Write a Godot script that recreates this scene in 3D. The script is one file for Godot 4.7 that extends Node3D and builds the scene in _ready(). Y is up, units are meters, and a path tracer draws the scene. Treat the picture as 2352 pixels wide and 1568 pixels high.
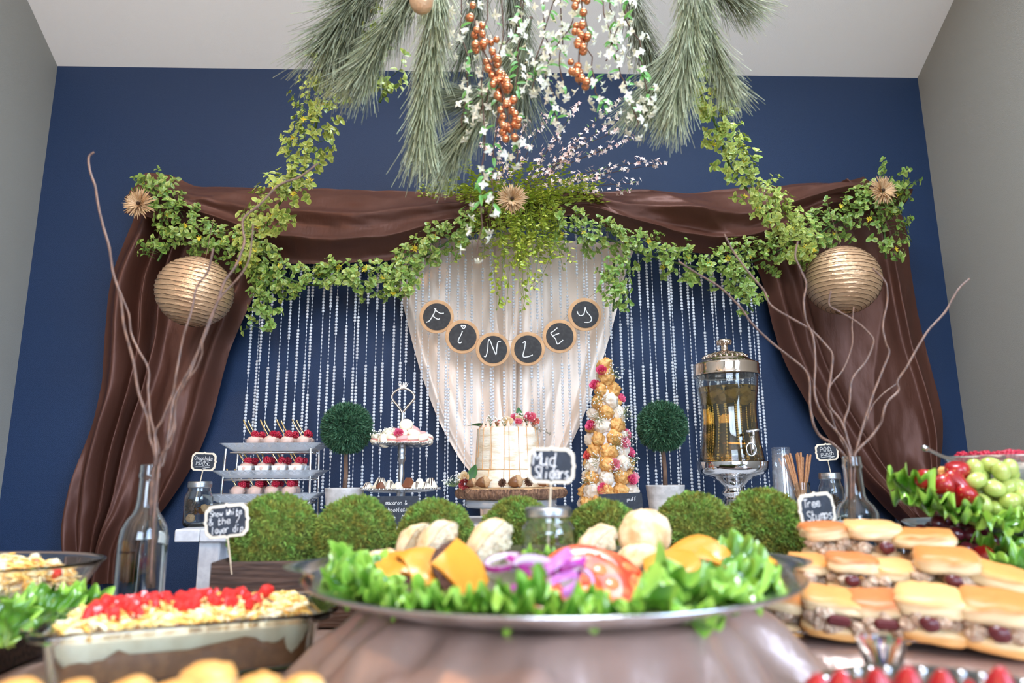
extends Node3D
# A dessert table in front of a navy wall and, nearer, a buffet table. Metres, y up; the camera stands at the origin at 1 m height and looks along -z.

var rng := RandomNumberGenerator.new()
var nz := FastNoiseLite.new()
var taken := {}
var M := {}


func V(x: float, y: float, z: float) -> Vector3:
	return Vector3(x, y, z)


func rf(a: float, b: float) -> float:
	return rng.randf_range(a, b)


func n3(p: Vector3, f: float) -> float:
	return nz.get_noise_3dv(p * f)


# ---------------------------------------------------------------- mesh builder
class MB:
	var v := PackedVector3Array()
	var uv := PackedVector2Array()
	var cl := PackedColorArray()
	var ix := PackedInt32Array()
	var col := Color.WHITE
	var t := Transform3D()
	var blunt := 0.8

	func vert(p: Vector3, u := Vector2.ZERO) -> int:
		v.append(t * p)
		uv.append(u)
		cl.append(col)
		return v.size() - 1

	# counter-clockwise seen from outside; stored clockwise as Godot wants
	func tri(a: int, b: int, c: int) -> void:
		ix.append(a)
		ix.append(c)
		ix.append(b)

	func quad(a: int, b: int, c: int, d: int) -> void:
		tri(a, b, c)
		tri(a, c, d)

	# rows of points; closed joins the last column to the first
	func grid(rows: Array, closed := false, cols: Array = []) -> void:
		var n: int = rows[0].size()
		var first := v.size()
		for i in rows.size():
			for j in n:
				if cols.size():
					col = cols[i][j]
				vert(rows[i][j], Vector2(float(j) / maxi(1, n - 1), float(i) / maxi(1, rows.size() - 1)))
		for i in rows.size() - 1:
			for j in (n if closed else n - 1):
				var k := (j + 1) % n
				quad(first + i * n + j, first + i * n + k, first + (i + 1) * n + k, first + (i + 1) * n + j)

	# profile of (radius, height) from the bottom up along the outside
	func lathe(prof: Array, seg := 24, at := Vector3.ZERO) -> void:
		var rows := []
		for p in prof:
			var row := PackedVector3Array()
			for j in seg:
				var a := TAU * j / seg
				row.append(at + Vector3(p.x * cos(a), p.y, -p.x * sin(a)))
			rows.append(row)
		grid(rows, true)

	func tube(pts: Array, rad: Array, seg := 6, caps := true) -> void:
		var rows := []
		var up := Vector3.UP
		var n := pts.size()
		for i in n:
			var tan: Vector3 = (pts[mini(i + 1, n - 1)] - pts[maxi(i - 1, 0)]).normalized()
			if i == 0:
				up = Vector3.UP if absf(tan.y) < 0.9 else Vector3.RIGHT
			var nrm := (up - tan * up.dot(tan)).normalized()
			up = nrm
			var bi := tan.cross(nrm)
			var r: float = rad[mini(i, rad.size() - 1)]
			var row := PackedVector3Array()
			for j in seg:
				var a := TAU * j / seg
				row.append(pts[i] + (nrm * cos(a) + bi * sin(a)) * r)
			rows.append(row)
		var first := v.size()
		grid(rows, true)
		if caps:
			var a := vert(pts[0])
			var b := vert(pts[n - 1])
			var last := first + (n - 1) * seg
			for j in seg:
				tri(a, first + (j + 1) % seg, first + j)
				tri(b, last + j, last + (j + 1) % seg)

	# flat convex face with its own corners, turned away from the point c
	func face(pts: Array, c: Vector3) -> void:
		var mid := Vector3.ZERO
		for p in pts:
			mid += p / pts.size()
		var nrm: Vector3 = (pts[1] - pts[0]).cross(pts[2] - pts[0])
		var f := v.size()
		for p in pts:
			vert(p, Vector2(p.x, p.y))
		for k in range(1, pts.size() - 1):
			if nrm.dot(mid - c) >= 0.0:
				tri(f, f + k, f + k + 1)
			else:
				tri(f, f + k + 1, f + k)

	func box(c: Vector3, s: Vector3, b := 0.002) -> void:
		var h := s / 2.0
		b = minf(b, minf(h.x, minf(h.y, h.z)) * 0.9)
		var P := func(sx: int, sy: int, sz: int, ax: int) -> Vector3:
			var q := Vector3(sx, sy, sz) * (h - Vector3(b, b, b))
			q[ax] = h[ax] * [sx, sy, sz][ax]
			return c + q
		for ax in 3:
			var u := (ax + 1) % 3
			var w := (ax + 2) % 3
			for s1 in [-1, 1]:
				var pts := []
				for k in [[-1, -1], [1, -1], [1, 1], [-1, 1]]:
					var sg := [0, 0, 0]
					sg[ax] = s1
					sg[u] = k[0]
					sg[w] = k[1]
					pts.append(P.call(sg[0], sg[1], sg[2], ax))
				face(pts, c)
		if b <= 0.0:
			return
		for ax in 3: # edges along ax
			var u := (ax + 1) % 3
			var w := (ax + 2) % 3
			for k in [[-1, -1], [1, -1], [1, 1], [-1, 1]]:
				var pts := []
				for e in [[-1, u], [1, u], [1, w], [-1, w]]:
					var sg := [0, 0, 0]
					sg[ax] = e[0]
					sg[u] = k[0]
					sg[w] = k[1]
					pts.append(P.call(sg[0], sg[1], sg[2], e[1]))
				face(pts, c)
		for sx in [-1, 1]:
			for sy in [-1, 1]:
				for sz in [-1, 1]:
					face([P.call(sx, sy, sz, 0), P.call(sx, sy, sz, 1), P.call(sx, sy, sz, 2)], c)

	# an outline in x and y, thick in z, its front at z1
	func prism(out: PackedVector2Array, z0: float, z1: float, bevel := 0.0) -> void:
		if Geometry2D.is_polygon_clockwise(out):
			out = out.duplicate()
			out.reverse()
		var n := out.size()
		var inn := out
		if bevel > 0.0:
			inn = PackedVector2Array()
			for i in n:
				var d := (out[(i + 1) % n] - out[(i + n - 1) % n]).normalized()
				inn.append(out[i] + Vector2(-d.y, d.x) * bevel)
		var tr := Geometry2D.triangulate_polygon(inn)
		var f := v.size()
		for p in inn:
			vert(Vector3(p.x, p.y, z1), p)
		for k in range(0, tr.size(), 3):
			var a := inn[tr[k]]
			var flip := (inn[tr[k + 1]] - a).cross(inn[tr[k + 2]] - a) < 0.0
			tri(f + tr[k], f + tr[k + (2 if flip else 1)], f + tr[k + (1 if flip else 2)])
		var b := v.size()
		for p in out:
			vert(Vector3(p.x, p.y, z0), p)
		for k in range(0, tr.size(), 3):
			var a := inn[tr[k]]
			var flip := (inn[tr[k + 1]] - a).cross(inn[tr[k + 2]] - a) < 0.0
			tri(b + tr[k], b + tr[k + (1 if flip else 2)], b + tr[k + (2 if flip else 1)])
		var rings := [[out, z0], [out, z1 - bevel]]
		if bevel > 0.0:
			rings.append([inn, z1])
		for r in rings.size() - 1:
			for i in n:
				var j := (i + 1) % n
				var p0: Vector2 = rings[r][0][i]
				var p1: Vector2 = rings[r][0][j]
				var q0: Vector2 = rings[r + 1][0][i]
				var q1: Vector2 = rings[r + 1][0][j]
				quad(vert(Vector3(p0.x, p0.y, rings[r][1])), vert(Vector3(p1.x, p1.y, rings[r][1])), vert(Vector3(q1.x, q1.y, rings[r + 1][1])), vert(Vector3(q0.x, q0.y, rings[r + 1][1])))

	# a leaf blade, three points across: the midrib and both edges
	func leaf(at: Vector3, dir: Vector3, up: Vector3, ln: float, wd: float, curl: float, c0: Color, c1: Color, n := 4) -> void:
		var side := dir.cross(up).normalized()
		up = side.cross(dir).normalized()
		var rows := []
		var cols := []
		for i in n + 1:
			var s := float(i) / n
			var w := wd * 0.5 * pow(sin(PI * pow(clampf(s * 0.96 + 0.02, 0, 1), 0.8)), blunt)
			var mid := at + dir * ln * s - up * curl * ln * s * s
			rows.append(PackedVector3Array([mid - side * w + up * w * 0.35, mid, mid + side * w + up * w * 0.35]))
			cols.append([c1, c0, c1])
		grid(rows, false, cols)

	func mesh() -> ArrayMesh:
		var nm := PackedVector3Array()
		nm.resize(v.size())
		for k in range(0, ix.size(), 3):
			var a := ix[k]
			var b := ix[k + 1]
			var c := ix[k + 2]
			var g := (v[c] - v[a]).cross(v[b] - v[a])
			nm[a] += g
			nm[b] += g
			nm[c] += g
		for i in nm.size():
			nm[i] = nm[i].normalized() if nm[i].length_squared() > 1e-20 else Vector3.UP
		var arr := []
		arr.resize(Mesh.ARRAY_MAX)
		arr[Mesh.ARRAY_VERTEX] = v
		arr[Mesh.ARRAY_NORMAL] = nm
		arr[Mesh.ARRAY_TEX_UV] = uv
		arr[Mesh.ARRAY_COLOR] = cl
		arr[Mesh.ARRAY_INDEX] = ix
		var m := ArrayMesh.new()
		m.add_surface_from_arrays(Mesh.PRIMITIVE_TRIANGLES, arr)
		return m


# a lumpy ball
func ball(b: MB, c: Vector3, r: Vector3, nu := 16, nv := 10, amp := 0.0, freq := 1.0, off := Vector3.ZERO) -> void:
	var rows := []
	for i in nv + 1:
		var a := -PI / 2 + PI * i / nv
		var row := PackedVector3Array()
		for j in nu:
			var th := TAU * j / nu
			var d := V(cos(a) * cos(th), sin(a), -cos(a) * sin(th))
			var k := 1.0
			if amp != 0.0:
				k += amp * n3(d + off, freq)
			row.append(c + d * r * k)
		rows.append(row)
	b.grid(rows, true)


func smooth_line(pts: Array, per := 4) -> Array:
	var o := []
	var n := pts.size()
	for i in n - 1:
		var p0: Vector3 = pts[maxi(i - 1, 0)]
		var p3: Vector3 = pts[mini(i + 2, n - 1)]
		for k in per:
			o.append(pts[i].cubic_interpolate(pts[i + 1], p0, p3, float(k) / per))
	o.append(pts[n - 1])
	return o


func at_line(pts: Array, s: float) -> Vector3: # by share of its points
	var q := clampf(s, 0, 1) * (pts.size() - 1)
	var i := mini(int(q), pts.size() - 2)
	return pts[i].lerp(pts[i + 1], q - i)


func len_line(pts: Array) -> float:
	var l := 0.0
	for i in pts.size() - 1:
		l += pts[i].distance_to(pts[i + 1])
	return l


func resample(pts: Array, n: int) -> Array: # n + 1 points evenly spaced
	var total := len_line(pts)
	var o := []
	var i := 0
	var gone := 0.0
	for k in n + 1:
		var want := total * k / n
		while i < pts.size() - 2 and gone + pts[i].distance_to(pts[i + 1]) < want:
			gone += pts[i].distance_to(pts[i + 1])
			i += 1
		var d: float = pts[i].distance_to(pts[i + 1])
		o.append(pts[i].lerp(pts[i + 1], clampf((want - gone) / maxf(d, 1e-6), 0, 1)))
	return o


func P2(a: Array) -> Array: # [r, y, r, y ...] to a profile
	var o := []
	for i in range(0, a.size(), 2):
		o.append(Vector2(a[i], a[i + 1]))
	return o


func rotY(a: float) -> Basis:
	return Basis(Vector3.UP, a)


func rand_basis() -> Basis:
	return Basis.from_euler(V(rf(0, TAU), rf(0, TAU), rf(0, TAU)))


func facing(d: Vector3, roll := 0.0) -> Basis: # +y towards d
	d = d.normalized()
	var x := d.cross(V(0.03, 0.02, 1)).normalized()
	return Basis(x, d, x.cross(d)) * Basis(Vector3.UP, roll)


# ---------------------------------------------------------------- nodes
func numbered(called: String) -> String:
	var n: int = taken.get(called, 0)
	taken[called] = n + 1
	return called if n == 0 else "%s_%03d" % [called, n]


func tag(o: Node3D, label: String, category: String, group := "") -> Node3D:
	o.set_meta("label", label)
	o.set_meta("category", category)
	if group:
		o.set_meta("group", group)
	return o


func thing(called: String, label: String, category: String, at := Vector3.ZERO, group := "", basis := Basis()) -> Node3D:
	var o := Node3D.new()
	o.name = numbered(called)
	add_child(o)
	o.transform = Transform3D(basis, at)
	return tag(o, label, category, group)


func part(called: String, mesh: Mesh, mat: Material, parent: Node3D, xf := Transform3D()) -> MeshInstance3D:
	var o := MeshInstance3D.new()
	o.name = called
	o.mesh = mesh
	o.material_override = mat
	o.transform = xf
	parent.add_child(o, true)
	return o


func single(called: String, mesh: Mesh, mat: Material, label: String, category: String, group := "", xf := Transform3D()) -> MeshInstance3D:
	var o := part(numbered(called), mesh, mat, self, xf)
	tag(o, label, category, group)
	return o


func struct(called: String, mesh: Mesh, mat: Material, xf := Transform3D()) -> MeshInstance3D:
	var o := part(called, mesh, mat, self, xf)
	o.set_meta("kind", "structure")
	return o


func copy(o: Node3D, label: String, xf: Transform3D) -> Node3D:
	var c: Node3D = o.duplicate()
	c.name = numbered(String(o.name))
	add_child(c)
	c.transform = xf
	c.set_meta("label", label)
	return c


func scatter(called: String, mesh: Mesh, mat: Material, xfs: Array, parent: Node3D, tints: Array = []) -> MultiMeshInstance3D:
	var mm := MultiMesh.new()
	mm.transform_format = MultiMesh.TRANSFORM_3D
	mm.use_colors = tints.size() > 0
	mm.mesh = mesh
	mm.instance_count = xfs.size()
	for i in xfs.size():
		mm.set_instance_transform(i, xfs[i])
		if tints.size():
			mm.set_instance_color(i, tints[i])
	var o := MultiMeshInstance3D.new()
	o.name = called
	o.multimesh = mm
	o.material_override = mat
	o.set_meta("kind", "stuff")
	parent.add_child(o, true)
	return o


# ---------------------------------------------------------------- materials
func ntex(sd: int, freq: float, c0: Color, c1: Color, lo := 0.3, hi := 0.7, oct := 4, size := 256) -> NoiseTexture2D:
	var t := NoiseTexture2D.new()
	var f := FastNoiseLite.new()
	f.seed = sd
	f.frequency = freq
	f.fractal_octaves = oct
	t.noise = f
	t.seamless = true
	t.width = size
	t.height = size
	var g := Gradient.new()
	g.offsets = PackedFloat32Array([lo, hi])
	g.colors = PackedColorArray([c0, c1])
	t.color_ramp = g
	return t


func rgb(r: int, g: int, b: int) -> Color:
	return Color8(r, g, b)


func mat(called: String, c: Color, rough: float, o := {}) -> StandardMaterial3D:
	var m := StandardMaterial3D.new()
	m.resource_name = called
	m.albedo_color = c
	m.roughness = rough
	m.metallic = o.get("metal", 0.0)
	m.metallic_specular = o.get("spec", 0.5)
	if o.has("c2"): # a second tone in soft blotches
		m.albedo_color = Color.WHITE
		m.albedo_texture = ntex(o.get("seed", 1), o.get("freq", 0.02), c, o.c2, o.get("lo", 0.3), o.get("hi", 0.7))
		m.uv1_triplanar = true
		m.uv1_world_triplanar = o.get("world", false)
		m.uv1_scale = o.get("scale", Vector3.ONE * 4.0)
	if o.has("bump"):
		m.heightmap_enabled = true
		m.heightmap_texture = o.get("bump_tex", T.fine)
		m.heightmap_scale = o.bump
		m.uv1_triplanar = true
		m.uv1_world_triplanar = o.get("world", false)
		m.uv1_scale = o.get("scale", Vector3.ONE * 4.0)
	if o.has("rim"):
		m.rim_enabled = true
		m.rim = o.rim
		m.rim_tint = 0.6
	if o.has("coat"):
		m.clearcoat_enabled = true
		m.clearcoat = o.coat
		m.clearcoat_roughness = o.get("coat_rough", 0.15)
	if o.has("sss"):
		m.subsurf_scatter_enabled = true
		m.subsurf_scatter_strength = o.sss
	if o.has("back"):
		m.backlight_enabled = true
		m.backlight = o.back
	if o.get("vc", false):
		m.vertex_color_use_as_albedo = true
	if o.has("glass"): # solid glass: o.glass is the share that does not pass
		m.refraction_enabled = true
		m.refraction_scale = o.get("ior", 0.045)
		m.albedo_color.a = o.glass
	if o.has("pane"):
		m.transparency = BaseMaterial3D.TRANSPARENCY_ALPHA
		m.albedo_color.a = o.pane
	if o.has("glow"):
		m.emission_enabled = true
		m.emission = c
		m.emission_energy_multiplier = o.glow
	M[called] = m
	return m


var T := {}


func _ready() -> void:
	rng.seed = 20240611
	nz.seed = 5
	nz.frequency = 1.0
	nz.fractal_octaves = 3
	# camera: a 24 mm lens, tilted up 11 degrees
	var cam := Camera3D.new()
	cam.name = "camera"
	cam.position = V(0, 1.0, 0)
	cam.rotation_degrees = V(11.09, -2.165, -0.461)
	cam.fov = 53.13
	cam.near = 0.05
	cam.far = 40.0
	var ca := CameraAttributesPhysical.new()
	ca.frustum_focal_length = 24.0
	ca.frustum_focus_distance = 2.2
	ca.frustum_near = 0.05
	ca.frustum_far = 40.0
	ca.exposure_aperture = 3.0
	cam.attributes = ca
	add_child(cam)
	cam.current = true
	# sky outside, exposure
	var we := WorldEnvironment.new()
	we.name = "world"
	var e := Environment.new()
	e.background_mode = Environment.BG_SKY
	var sk := ProceduralSkyMaterial.new()
	sk.sky_top_color = Color(0.45, 0.62, 0.9)
	sk.sky_horizon_color = Color(0.8, 0.88, 0.97)
	sk.ground_horizon_color = Color(0.6, 0.62, 0.6)
	sk.ground_bottom_color = Color(0.35, 0.36, 0.34)
	sk.sky_energy_multiplier = 2.5
	sk.ground_energy_multiplier = 1.2
	e.sky = Sky.new()
	e.sky.sky_material = sk
	e.tonemap_mode = Environment.TONE_MAPPER_LINEAR
	e.tonemap_exposure = 1.1
	e.sdfgi_enabled = true
	e.ssao_enabled = true
	e.ssil_enabled = true
	we.environment = e
	add_child(we)
	# daylight through the two windows behind the camera
	daylight("window_light", V(1.76, 1.75, 0.9), V(-1, 0, 0), Vector2(1.7, 1.6), Color(0.80, 0.90, 1.0), 7.0)
	daylight("window_light", V(-0.05, 1.75, 2.98), V(0, 0, -1), Vector2(2.1, 1.6), Color(0.90, 0.95, 1.0), 8.5)
	daylight("skylight_light", SKY + V(0, -1, 0.65).normalized() * 0.03, V(0, -1, 0.65), Vector2(0.9, 0.8), Color(0.92, 0.96, 1.0), 11.0)
	T.fine = ntex(3, 0.045, Color.BLACK, Color.WHITE, 0.1, 0.9, 5)
	T.soft = ntex(4, 0.012, Color.BLACK, Color.WHITE, 0.1, 0.9, 3)
	T.grain = ntex(9, 0.09, Color.BLACK, Color.WHITE, 0.2, 0.8, 3)
	make_materials()
	room()
	pendant()
	backdrop()
	garlands()
	centre_greenery()
	hanging_arrangement()
	lanterns()
	medallions()
	dresser()
	mousse_stand()
	topiaries()
	macaron_stand()
	cake()
	puff_tower()
	dispenser()
	small_things()
	branches()
	buffet()
	planter()
	platter()
	sandwiches()
	dips()
	fruit()
	front_plates()


const SKY := Vector3(0.35, 3.55, -1.038) # middle of the skylight in the ceiling's slope


func daylight(called: String, at: Vector3, towards: Vector3, size: Vector2, c: Color, energy: float) -> void:
	var l := AreaLight3D.new()
	l.name = called
	l.position = at
	l.area_size = size
	l.light_color = c
	l.light_energy = energy
	l.shadow_enabled = true
	l.set("area_range", 12.0)
	add_child(l, true)
	l.look_at(at + towards)


func make_materials() -> void:
	mat("navy", rgb(22, 48, 83), 0.5, {"spec": 0.46, "bump": 0.05, "scale": Vector3.ONE * 14.0, "bump_tex": T.grain, "world": true})
	mat("grey_wall", rgb(150, 149, 142), 0.8, {"spec": 0.3, "bump": 0.05, "scale": Vector3.ONE * 14.0, "bump_tex": T.grain, "world": true})
	mat("ceiling_white", rgb(232, 230, 226), 0.85, {"spec": 0.3, "bump": 0.05, "scale": Vector3.ONE * 14.0, "bump_tex": T.grain, "world": true})
	mat("floor_wood", rgb(120, 88, 60), 0.45, {"c2": rgb(86, 60, 40), "scale": V(1, 1, 6)})
	mat("white_paint", rgb(228, 230, 232), 0.4, {"c2": rgb(212, 214, 218), "freq": 0.03})
	mat("window_frame", rgb(235, 235, 232), 0.4)
	mat("pane", Color(1, 1, 1), 0.02, {"pane": 0.05})
	mat("brown_satin", rgb(92, 58, 47), 0.44, {"metal": 0.3, "spec": 0.4, "bump": 0.04, "bump_tex": T.fine, "scale": V(6, 2, 6)})
	mat("champagne_satin", rgb(246, 226, 208), 0.45, {"spec": 0.5, "metal": 0.15, "bump": 0.03, "scale": V(5, 2, 5)})
	mat("taupe_satin", rgb(178, 150, 136), 0.3, {"spec": 0.6, "metal": 0.4, "bump": 0.05, "scale": V(5, 5, 5)})
	mat("acrylic", rgb(246, 248, 252), 0.06, {"glass": 0.72, "ior": 0.05})
	mat("clear_glass", rgb(245, 250, 248), 0.0, {"glass": 0.0, "ior": 0.05})
	mat("pale_glass", rgb(232, 244, 240), 0.0, {"glass": 0.12, "ior": 0.05})
	mat("green_glass", rgb(240, 251, 249), 0.0, {"glass": 0.0, "ior": 0.05})
	mat("cut_glass", rgb(244, 248, 252), 0.06, {"glass": 0.32, "ior": 0.05})
	mat("thin_plastic", rgb(235, 242, 250), 0.06, {"pane": 0.03})
	mat("chrome", rgb(214, 214, 216), 0.08, {"metal": 1.0})
	mat("silver", rgb(206, 204, 202), 0.2, {"metal": 1.0, "bump": 0.02, "scale": Vector3.ONE * 8.0})
	mat("warm_silver", rgb(222, 206, 192), 0.09, {"metal": 1.0})
	mat("dull_metal", rgb(176, 178, 182), 0.32, {"metal": 1.0})
	mat("gold", rgb(226, 196, 142), 0.22, {"metal": 1.0})
	mat("vine", Color.WHITE, 0.4, {"vc": true, "back": Color(0.25, 0.3, 0.1)})
	mat("stem_green", rgb(74, 104, 40), 0.6)
	mat("stem_brown", rgb(84, 58, 44), 0.7)
	mat("yellow_petal", rgb(238, 214, 60), 0.6, {"back": Color(0.3, 0.27, 0.08)})
	mat("straw_petal", Color.WHITE, 0.65, {"vc": true, "back": Color(0.2, 0.16, 0.1)})
	mat("dark_core", rgb(60, 40, 26), 0.8)
	mat("needle", Color.WHITE, 0.55, {"vc": true, "back": Color(0.1, 0.12, 0.08)})
	mat("blossom", Color.WHITE, 0.6, {"vc": true, "back": Color(0.4, 0.4, 0.36)})
	mat("copper", rgb(214, 142, 100), 0.2, {"metal": 0.85})
	mat("lantern_gold", rgb(226, 186, 146), 0.36, {"metal": 0.55, "bump": 0.10, "bump_tex": T.fine, "scale": V(9, 16, 9)})
	mat("wire", rgb(120, 96, 76), 0.4, {"metal": 0.8})
	mat("kraft", rgb(205, 160, 116), 0.8, {"c2": rgb(190, 146, 104)})
	mat("slate", rgb(44, 42, 42), 0.75, {"c2": rgb(56, 54, 54), "freq": 0.05})
	mat("slate_blue", rgb(34, 40, 50), 0.7, {"c2": rgb(44, 50, 60), "freq": 0.05})
	mat("chalk", rgb(238, 236, 232), 0.9)
	mat("pale_wood", rgb(226, 208, 178), 0.7, {"c2": rgb(210, 188, 156), "scale": V(20, 3, 20)})
	mat("cream_wood", rgb(228, 214, 190), 0.75)
	mat("twine", rgb(176, 140, 100), 0.9)
	mat("willow", rgb(132, 98, 78), 0.5, {"c2": rgb(84, 64, 58), "freq": 0.05, "scale": V(12, 3, 12), "coat": 0.2})
	mat("mousse_pink", rgb(226, 190, 172), 0.6, {"sss": 0.1})
	mat("cup_white", rgb(238, 238, 238), 0.3)
	mat("raspberry", rgb(176, 24, 52), 0.35, {"sss": 0.1})
	mat("topiary", Color.WHITE, 0.7, {"vc": true})
	mat("dark_green", rgb(16, 40, 26), 0.9)
	mat("pot_grey", rgb(206, 202, 198), 0.8, {"c2": rgb(176, 172, 168), "freq": 0.03, "bump": 0.06})
	mat("bark_trunk", rgb(126, 98, 78), 0.85, {"c2": rgb(92, 70, 56), "scale": V(10, 3, 10), "bump": 0.15})
	mat("macaron_cream", rgb(240, 222, 196), 0.6, {"sss": 0.1})
	mat("macaron_pink", rgb(238, 166, 160), 0.6, {"sss": 0.1})
	mat("filling_pink", rgb(226, 150, 140), 0.5)
	mat("choc_white", rgb(238, 228, 206), 0.35, {"sss": 0.1})
	mat("choc_brown", rgb(112, 66, 44), 0.3)
	mat("choc_dark", rgb(66, 36, 24), 0.3)
	mat("frosting", rgb(240, 230, 210), 0.55, {"c2": rgb(220, 196, 160), "freq": 0.010, "lo": 0.5, "hi": 0.85, "sss": 0.1, "bump": 0.08, "scale": V(5, 14, 5)})
	mat("caramel", rgb(206, 150, 84), 0.25, {"coat": 0.5})
	mat("meringue", rgb(240, 196, 174), 0.6)
	mat("rose_pink", Color.WHITE, 0.55, {"vc": true, "sss": 0.05, "back": Color(0.2, 0.1, 0.1)})
	mat("acorn", rgb(126, 84, 52), 0.35, {"c2": rgb(100, 62, 36)})
	mat("acorn_cap", rgb(196, 158, 116), 0.75, {"bump": 0.2, "scale": Vector3.ONE * 20.0})
	mat("cone_brown", rgb(104, 70, 50), 0.75)
	mat("bark", rgb(150, 112, 84), 0.9, {"c2": rgb(78, 52, 38), "freq": 0.03, "scale": V(12, 4, 12), "bump": 0.5})
	mat("wood_cut", rgb(214, 176, 130), 0.75, {"c2": rgb(186, 142, 98)})
	mat("puff_gold", rgb(232, 184, 112), 0.5, {"c2": rgb(206, 142, 70), "freq": 0.02, "scale": Vector3.ONE * 12.0, "sss": 0.08, "bump": 0.2})
	mat("puff_iced", rgb(236, 226, 212), 0.35, {"c2": rgb(226, 206, 178), "freq": 0.02, "scale": Vector3.ONE * 12.0, "sss": 0.1})
	mat("punch", rgb(240, 184, 92), 0.0, {"glass": 0.0, "ior": 0.033})
	mat("ice", rgb(236, 234, 216), 0.3, {"glass": 0.5, "ior": 0.02})
	mat("paper_straw", rgb(206, 152, 108), 0.6, {"c2": rgb(176, 122, 82), "freq": 0.05, "scale": V(30, 8, 30)})
	mat("moss", Color.WHITE, 0.9, {"vc": true})
	mat("moss_core", rgb(84, 92, 30), 1.0, {"c2": rgb(120, 136, 54), "freq": 0.04, "scale": Vector3.ONE * 10.0, "bump": 0.8})
	mat("planter_wood", rgb(84, 62, 50), 0.75, {"c2": rgb(56, 40, 32), "freq": 0.03, "scale": V(1.2, 12, 12), "bump": 0.15})
	mat("lettuce", Color.WHITE, 0.28, {"vc": true, "coat": 0.4, "back": Color(0.2, 0.26, 0.06)})
	mat("bun", rgb(226, 184, 126), 0.5, {"c2": rgb(212, 152, 84), "freq": 0.015, "scale": Vector3.ONE * 5.0, "sss": 0.08})
	mat("bread", rgb(240, 226, 196), 0.8, {"c2": rgb(226, 200, 156), "freq": 0.04, "scale": Vector3.ONE * 12.0, "bump": 0.4, "sss": 0.1})
	mat("floury_bun", rgb(238, 216, 178), 0.75, {"c2": rgb(212, 162, 106), "freq": 0.015, "scale": Vector3.ONE * 6.0, "bump": 0.15, "sss": 0.08})
	mat("patty", rgb(112, 70, 50), 0.5, {"c2": rgb(74, 44, 32), "freq": 0.06, "scale": Vector3.ONE * 14.0, "bump": 0.8})
	mat("cheddar", rgb(218, 144, 44), 0.35, {"sss": 0.15})
	mat("onion", Color.WHITE, 0.25, {"vc": true, "sss": 0.1, "back": Color(0.2, 0.1, 0.2)})
	mat("tomato", rgb(228, 66, 40), 0.22, {"c2": rgb(238, 110, 70), "freq": 0.02, "scale": Vector3.ONE * 8.0, "sss": 0.1})
	mat("tomato_pale", rgb(236, 122, 70), 0.25, {"sss": 0.1})
	mat("tomato_red", rgb(214, 48, 44), 0.25, {"sss": 0.1})
	mat("slider_top", rgb(226, 170, 100), 0.4, {"c2": rgb(204, 128, 62), "freq": 0.012, "scale": Vector3.ONE * 6.0, "sss": 0.08})
	mat("toasted", Color.WHITE, 0.45, {"vc": true, "sss": 0.08})
	mat("slider_side", rgb(240, 218, 172), 0.75, {"c2": rgb(226, 190, 130), "freq": 0.03, "scale": Vector3.ONE * 9.0, "bump": 0.2, "sss": 0.1})
	mat("chicken", rgb(232, 206, 178), 0.7, {"c2": rgb(204, 164, 134), "freq": 0.05, "scale": Vector3.ONE * 12.0, "bump": 0.9, "sss": 0.1})
	mat("cranberry", rgb(86, 26, 30), 0.3)
	mat("beans", rgb(146, 96, 58), 0.7, {"c2": rgb(122, 76, 44), "freq": 0.03, "scale": Vector3.ONE * 6.0})
	mat("sour_cream", rgb(226, 210, 182), 0.6, {"c2": rgb(210, 190, 158)})
	mat("shred", Color.WHITE, 0.5, {"vc": true, "sss": 0.1})
	mat("green_grape", rgb(186, 198, 112), 0.2, {"c2": rgb(164, 180, 84), "freq": 0.01, "sss": 0.25, "coat": 0.3})
	mat("red_grape", rgb(98, 28, 36), 0.22, {"c2": rgb(70, 18, 30), "freq": 0.01, "sss": 0.1, "coat": 0.3})
	mat("strawberry", rgb(168, 22, 26), 0.28, {"c2": rgb(140, 16, 22), "freq": 0.03, "sss": 0.1, "coat": 0.3})
	mat("seed", rgb(230, 190, 100), 0.5)
	mat("melon", rgb(246, 176, 104), 0.4, {"sss": 0.2})
	mat("biscuit", rgb(232, 190, 124), 0.55, {"c2": rgb(214, 156, 86), "freq": 0.02, "scale": Vector3.ONE * 8.0, "sss": 0.08, "bump": 0.15})
	mat("pick_red", rgb(200, 50, 60), 0.4)
	mat("pick_green", rgb(70, 130, 80), 0.4)
	mat("pick_blue", rgb(80, 90, 170), 0.4)
	mat("pick_orange", rgb(224, 140, 60), 0.4)
	mat("napkin", rgb(186, 166, 150), 0.8)
	mat("lamp_glass", rgb(255, 214, 160), 0.5, {"glow": 2.0})
	mat("herb", Color.WHITE, 0.5, {"vc": true, "back": Color(0.2, 0.3, 0.1)})


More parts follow.
